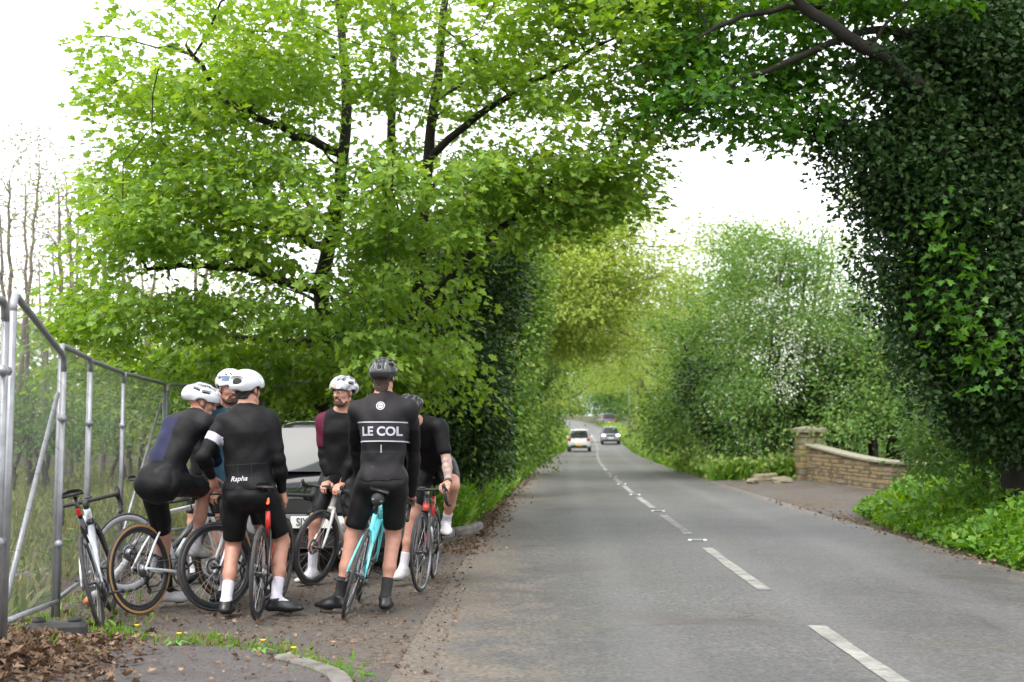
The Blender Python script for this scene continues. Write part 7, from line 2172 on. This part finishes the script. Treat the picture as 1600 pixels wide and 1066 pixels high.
while z < 0.95:
    h = gr.choice((0.085, 0.10, 0.115))
    s = gr.uniform(0, 0.1)
    while s < ws[-1] - 0.2:
        l = gr.uniform(0.20, 0.46)
        p, t = wpt(s + l / 2)
        if z + h < wtop(s + l / 2) + 0.01 and s < 10.5:
            n = Vector((t.y, -t.x, 0))
            side = -1 if n.x > 0 else 1
            # road-facing side
            face = n * (0.105 if n.dot(Vector((-1, -0.6, 0))) > 0 else -0.105)
            stone(p + face + Vector((0, 0, z + h / 2)), t, (l - 0.016, 0.10 + gr.uniform(-0.012, 0.02), h - 0.014), wallo, wallc[0])
        s += l
    z += h
s = 0.0
while s < ws[-1] - 0.3:
    l = gr.uniform(0.55, 0.75)
    p, t = wpt(s + l / 2); p2, _ = wpt(s + l)
    slope = math.atan2(wtop(s + l) - wtop(s), l)
    b = MB(); b.box((0, 0, 0), (l - 0.012, 0.40, 0.085), 0, None, 0.022)
    o = b.build('coping', m_coping, wallo); o.location = p + Vector((0, 0, wtop(s + l / 2) + 0.042)) - wallc[0]
    o.rotation_euler = (0, -slope, math.atan2(t.y, t.x))
    s += l
pc = Vector((8.72, 36.15, 0))
pil = tag(empty('gate_pillar', pc), 'square sandstone gate pillar with domed cap at the end of the low wall', 'pillar')
MB().box((0, 0, 0.68), (0.64, 0.64, 1.40), 0).build('pillar_core', m_mortar, pil)
z = 0.0
while z < 1.33:
    h = gr.choice((0.16, 0.19, 0.22))
    h = min(h, 1.40 - z)
    off = gr.uniform(0.25, 0.55)
    for (ax_, sg) in (('x', -1), ('x', 1), ('y', -1), ('y', 1)):
        for (u0, u1) in ((0, off), (off, 1)):
            cc = -0.36 + 0.72 * (u0 + u1) / 2; ll = 0.72 * (u1 - u0) - 0.012
            if ax_ == 'x': stone(pc + Vector((sg * 0.315, cc, z + h / 2)), Vector((0, 1, 0)), (ll, 0.095, h - 0.012), pil, pc)
            else: stone(pc + Vector((cc, sg * 0.318, z + h / 2)), Vector((1, 0, 0)), (ll, 0.095, h - 0.012), pil, pc)
    z += h
b = MB(); V = []
for (w_, zz) in ((0.40, 1.405), (0.44, 1.43), (0.44, 1.53), (0.36, 1.565), (0.20, 1.60), (0.0, 1.615)):
    for (sx, sy) in ((-1, -1), (1, -1), (1, 1), (-1, 1)): V.append((sx * w_, sy * w_, zz))
F = [[4 * i + k, 4 * i + (k + 1) % 4, 4 * i + 4 + (k + 1) % 4, 4 * i + 4 + k] for i in range(5) for k in range(4)] + [[3, 2, 1, 0]]
b.add(V, F, 0, False).build('cap', m_coping, pil)
# fallen stones by the pillar
for i, (px, py, sx, sy, sz, lab) in enumerate([(1195, 752, 0.75, 0.5, 0.22, 'flat fallen stone slab by the verge, left of the pillar'), (1222, 756, 0.5, 0.4, 0.18, 'fallen stone next to the pillar foot'), (1176, 757, 0.35, 0.3, 0.15, 'small fallen stone at the verge corner')]):
    c = PG(px, py)
    b = MB(); b.box((0, 0, sz / 2), (sx, sy, sz), 0, None, 0.05)
    b.v = [(x + gr.uniform(-.04, .04), y + gr.uniform(-.04, .04), z + gr.uniform(-.02, .03)) for x, y, z in b.v]
    o = b.build('fallen_stone', m_stone[2], None); o.location = (c.x, c.y, 0.0); o.rotation_euler = (0.1 * i, -0.08, 0.5 * i)
    tag(o, lab, 'stone', 'fallen stones')

# ------------------------------------------------------------------ small things
m_lampw = mat('pale_lamp_paint', (0.70, 0.72, 0.74), 0.4)
c = PX(984, 700, 122)
t = tag(empty('street_lamp', (c.x, c.y, float(gz(c.x, c.y)))), 'pale street lamp arm showing among the trees above the lane', 'lamp')
zt = PX(984, 572, 122).z - float(gz(c.x, c.y))
MB().tube([(0, 0, 0), (0, 0, zt * 0.6), (-0.15, 0, zt - 0.3), (-0.05, 0, zt)], [0.08, 0.06, 0.05, 0.045], 8).build('pole', m_galv, t)
MB().tube([(-0.05, 0, zt), (0.15, 0, zt + 0.35), (0.75, 0, zt + 0.6)], 0.045, 8).build('arm', m_lampw, t)
MB().ball((0.9, 0, zt + 0.62), (0.42, 0.16, 0.10), 12, 8).build('lamp_head', m_lampw, t)
m_dand = mat('dandelion_yellow', (0.75, 0.50, 0.02), 0.7)
for i, (px, py, lab) in enumerate([(211, 988, 'dandelion flower nearest the fence foot'), (277, 1001, 'dandelion flower at the top of the pavement edge'), (408, 1012, 'dandelion flower by the kerb curve'), (456, 1024, 'dandelion flower nearest the kerb end')]):
    c = PG(px, py, 0.05)
    t = tag(empty('dandelion', (c.x, c.y, 0.015)), lab, 'flower', 'dandelions')
    MB().tube([(0, 0, 0), (0.004, 0, 0.04), (0.01, 0, 0.075)], 0.003, 5).build('stalk', mat('stalk_green', (0.10, 0.2, 0.04), 0.6), t)
    b = MB()
    for k in range(14):
        a = 2 * math.pi * k / 14
        b.add([(0.01, 0, 0.075), (0.01 + 0.018 * math.cos(a - 0.2), 0.018 * math.sin(a - 0.2), 0.083), (0.01 + 0.018 * math.cos(a + 0.2), 0.018 * math.sin(a + 0.2), 0.083)], [[0, 1, 2]], 0, False)
    b.ball((0.01, 0, 0.079), (0.011, 0.011, 0.007), 8, 5)
    b.build('flower_head', m_dand, t)
    for k in range(6):
        a = k * 1.05 + i
        dx, dy = math.cos(a), math.sin(a)
        MB().add([(0, 0, 0.01), (0.05 * dx - 0.016 * dy, 0.05 * dy + 0.016 * dx, 0.03), (0.11 * dx, 0.11 * dy, 0.012), (0.05 * dx + 0.016 * dy, 0.05 * dy - 0.016 * dx, 0.03)], [[0, 3, 2, 1]], 0, False).build('leaf', mat('dandelion_leaf', (0.10, 0.23, 0.03), 0.6), t)
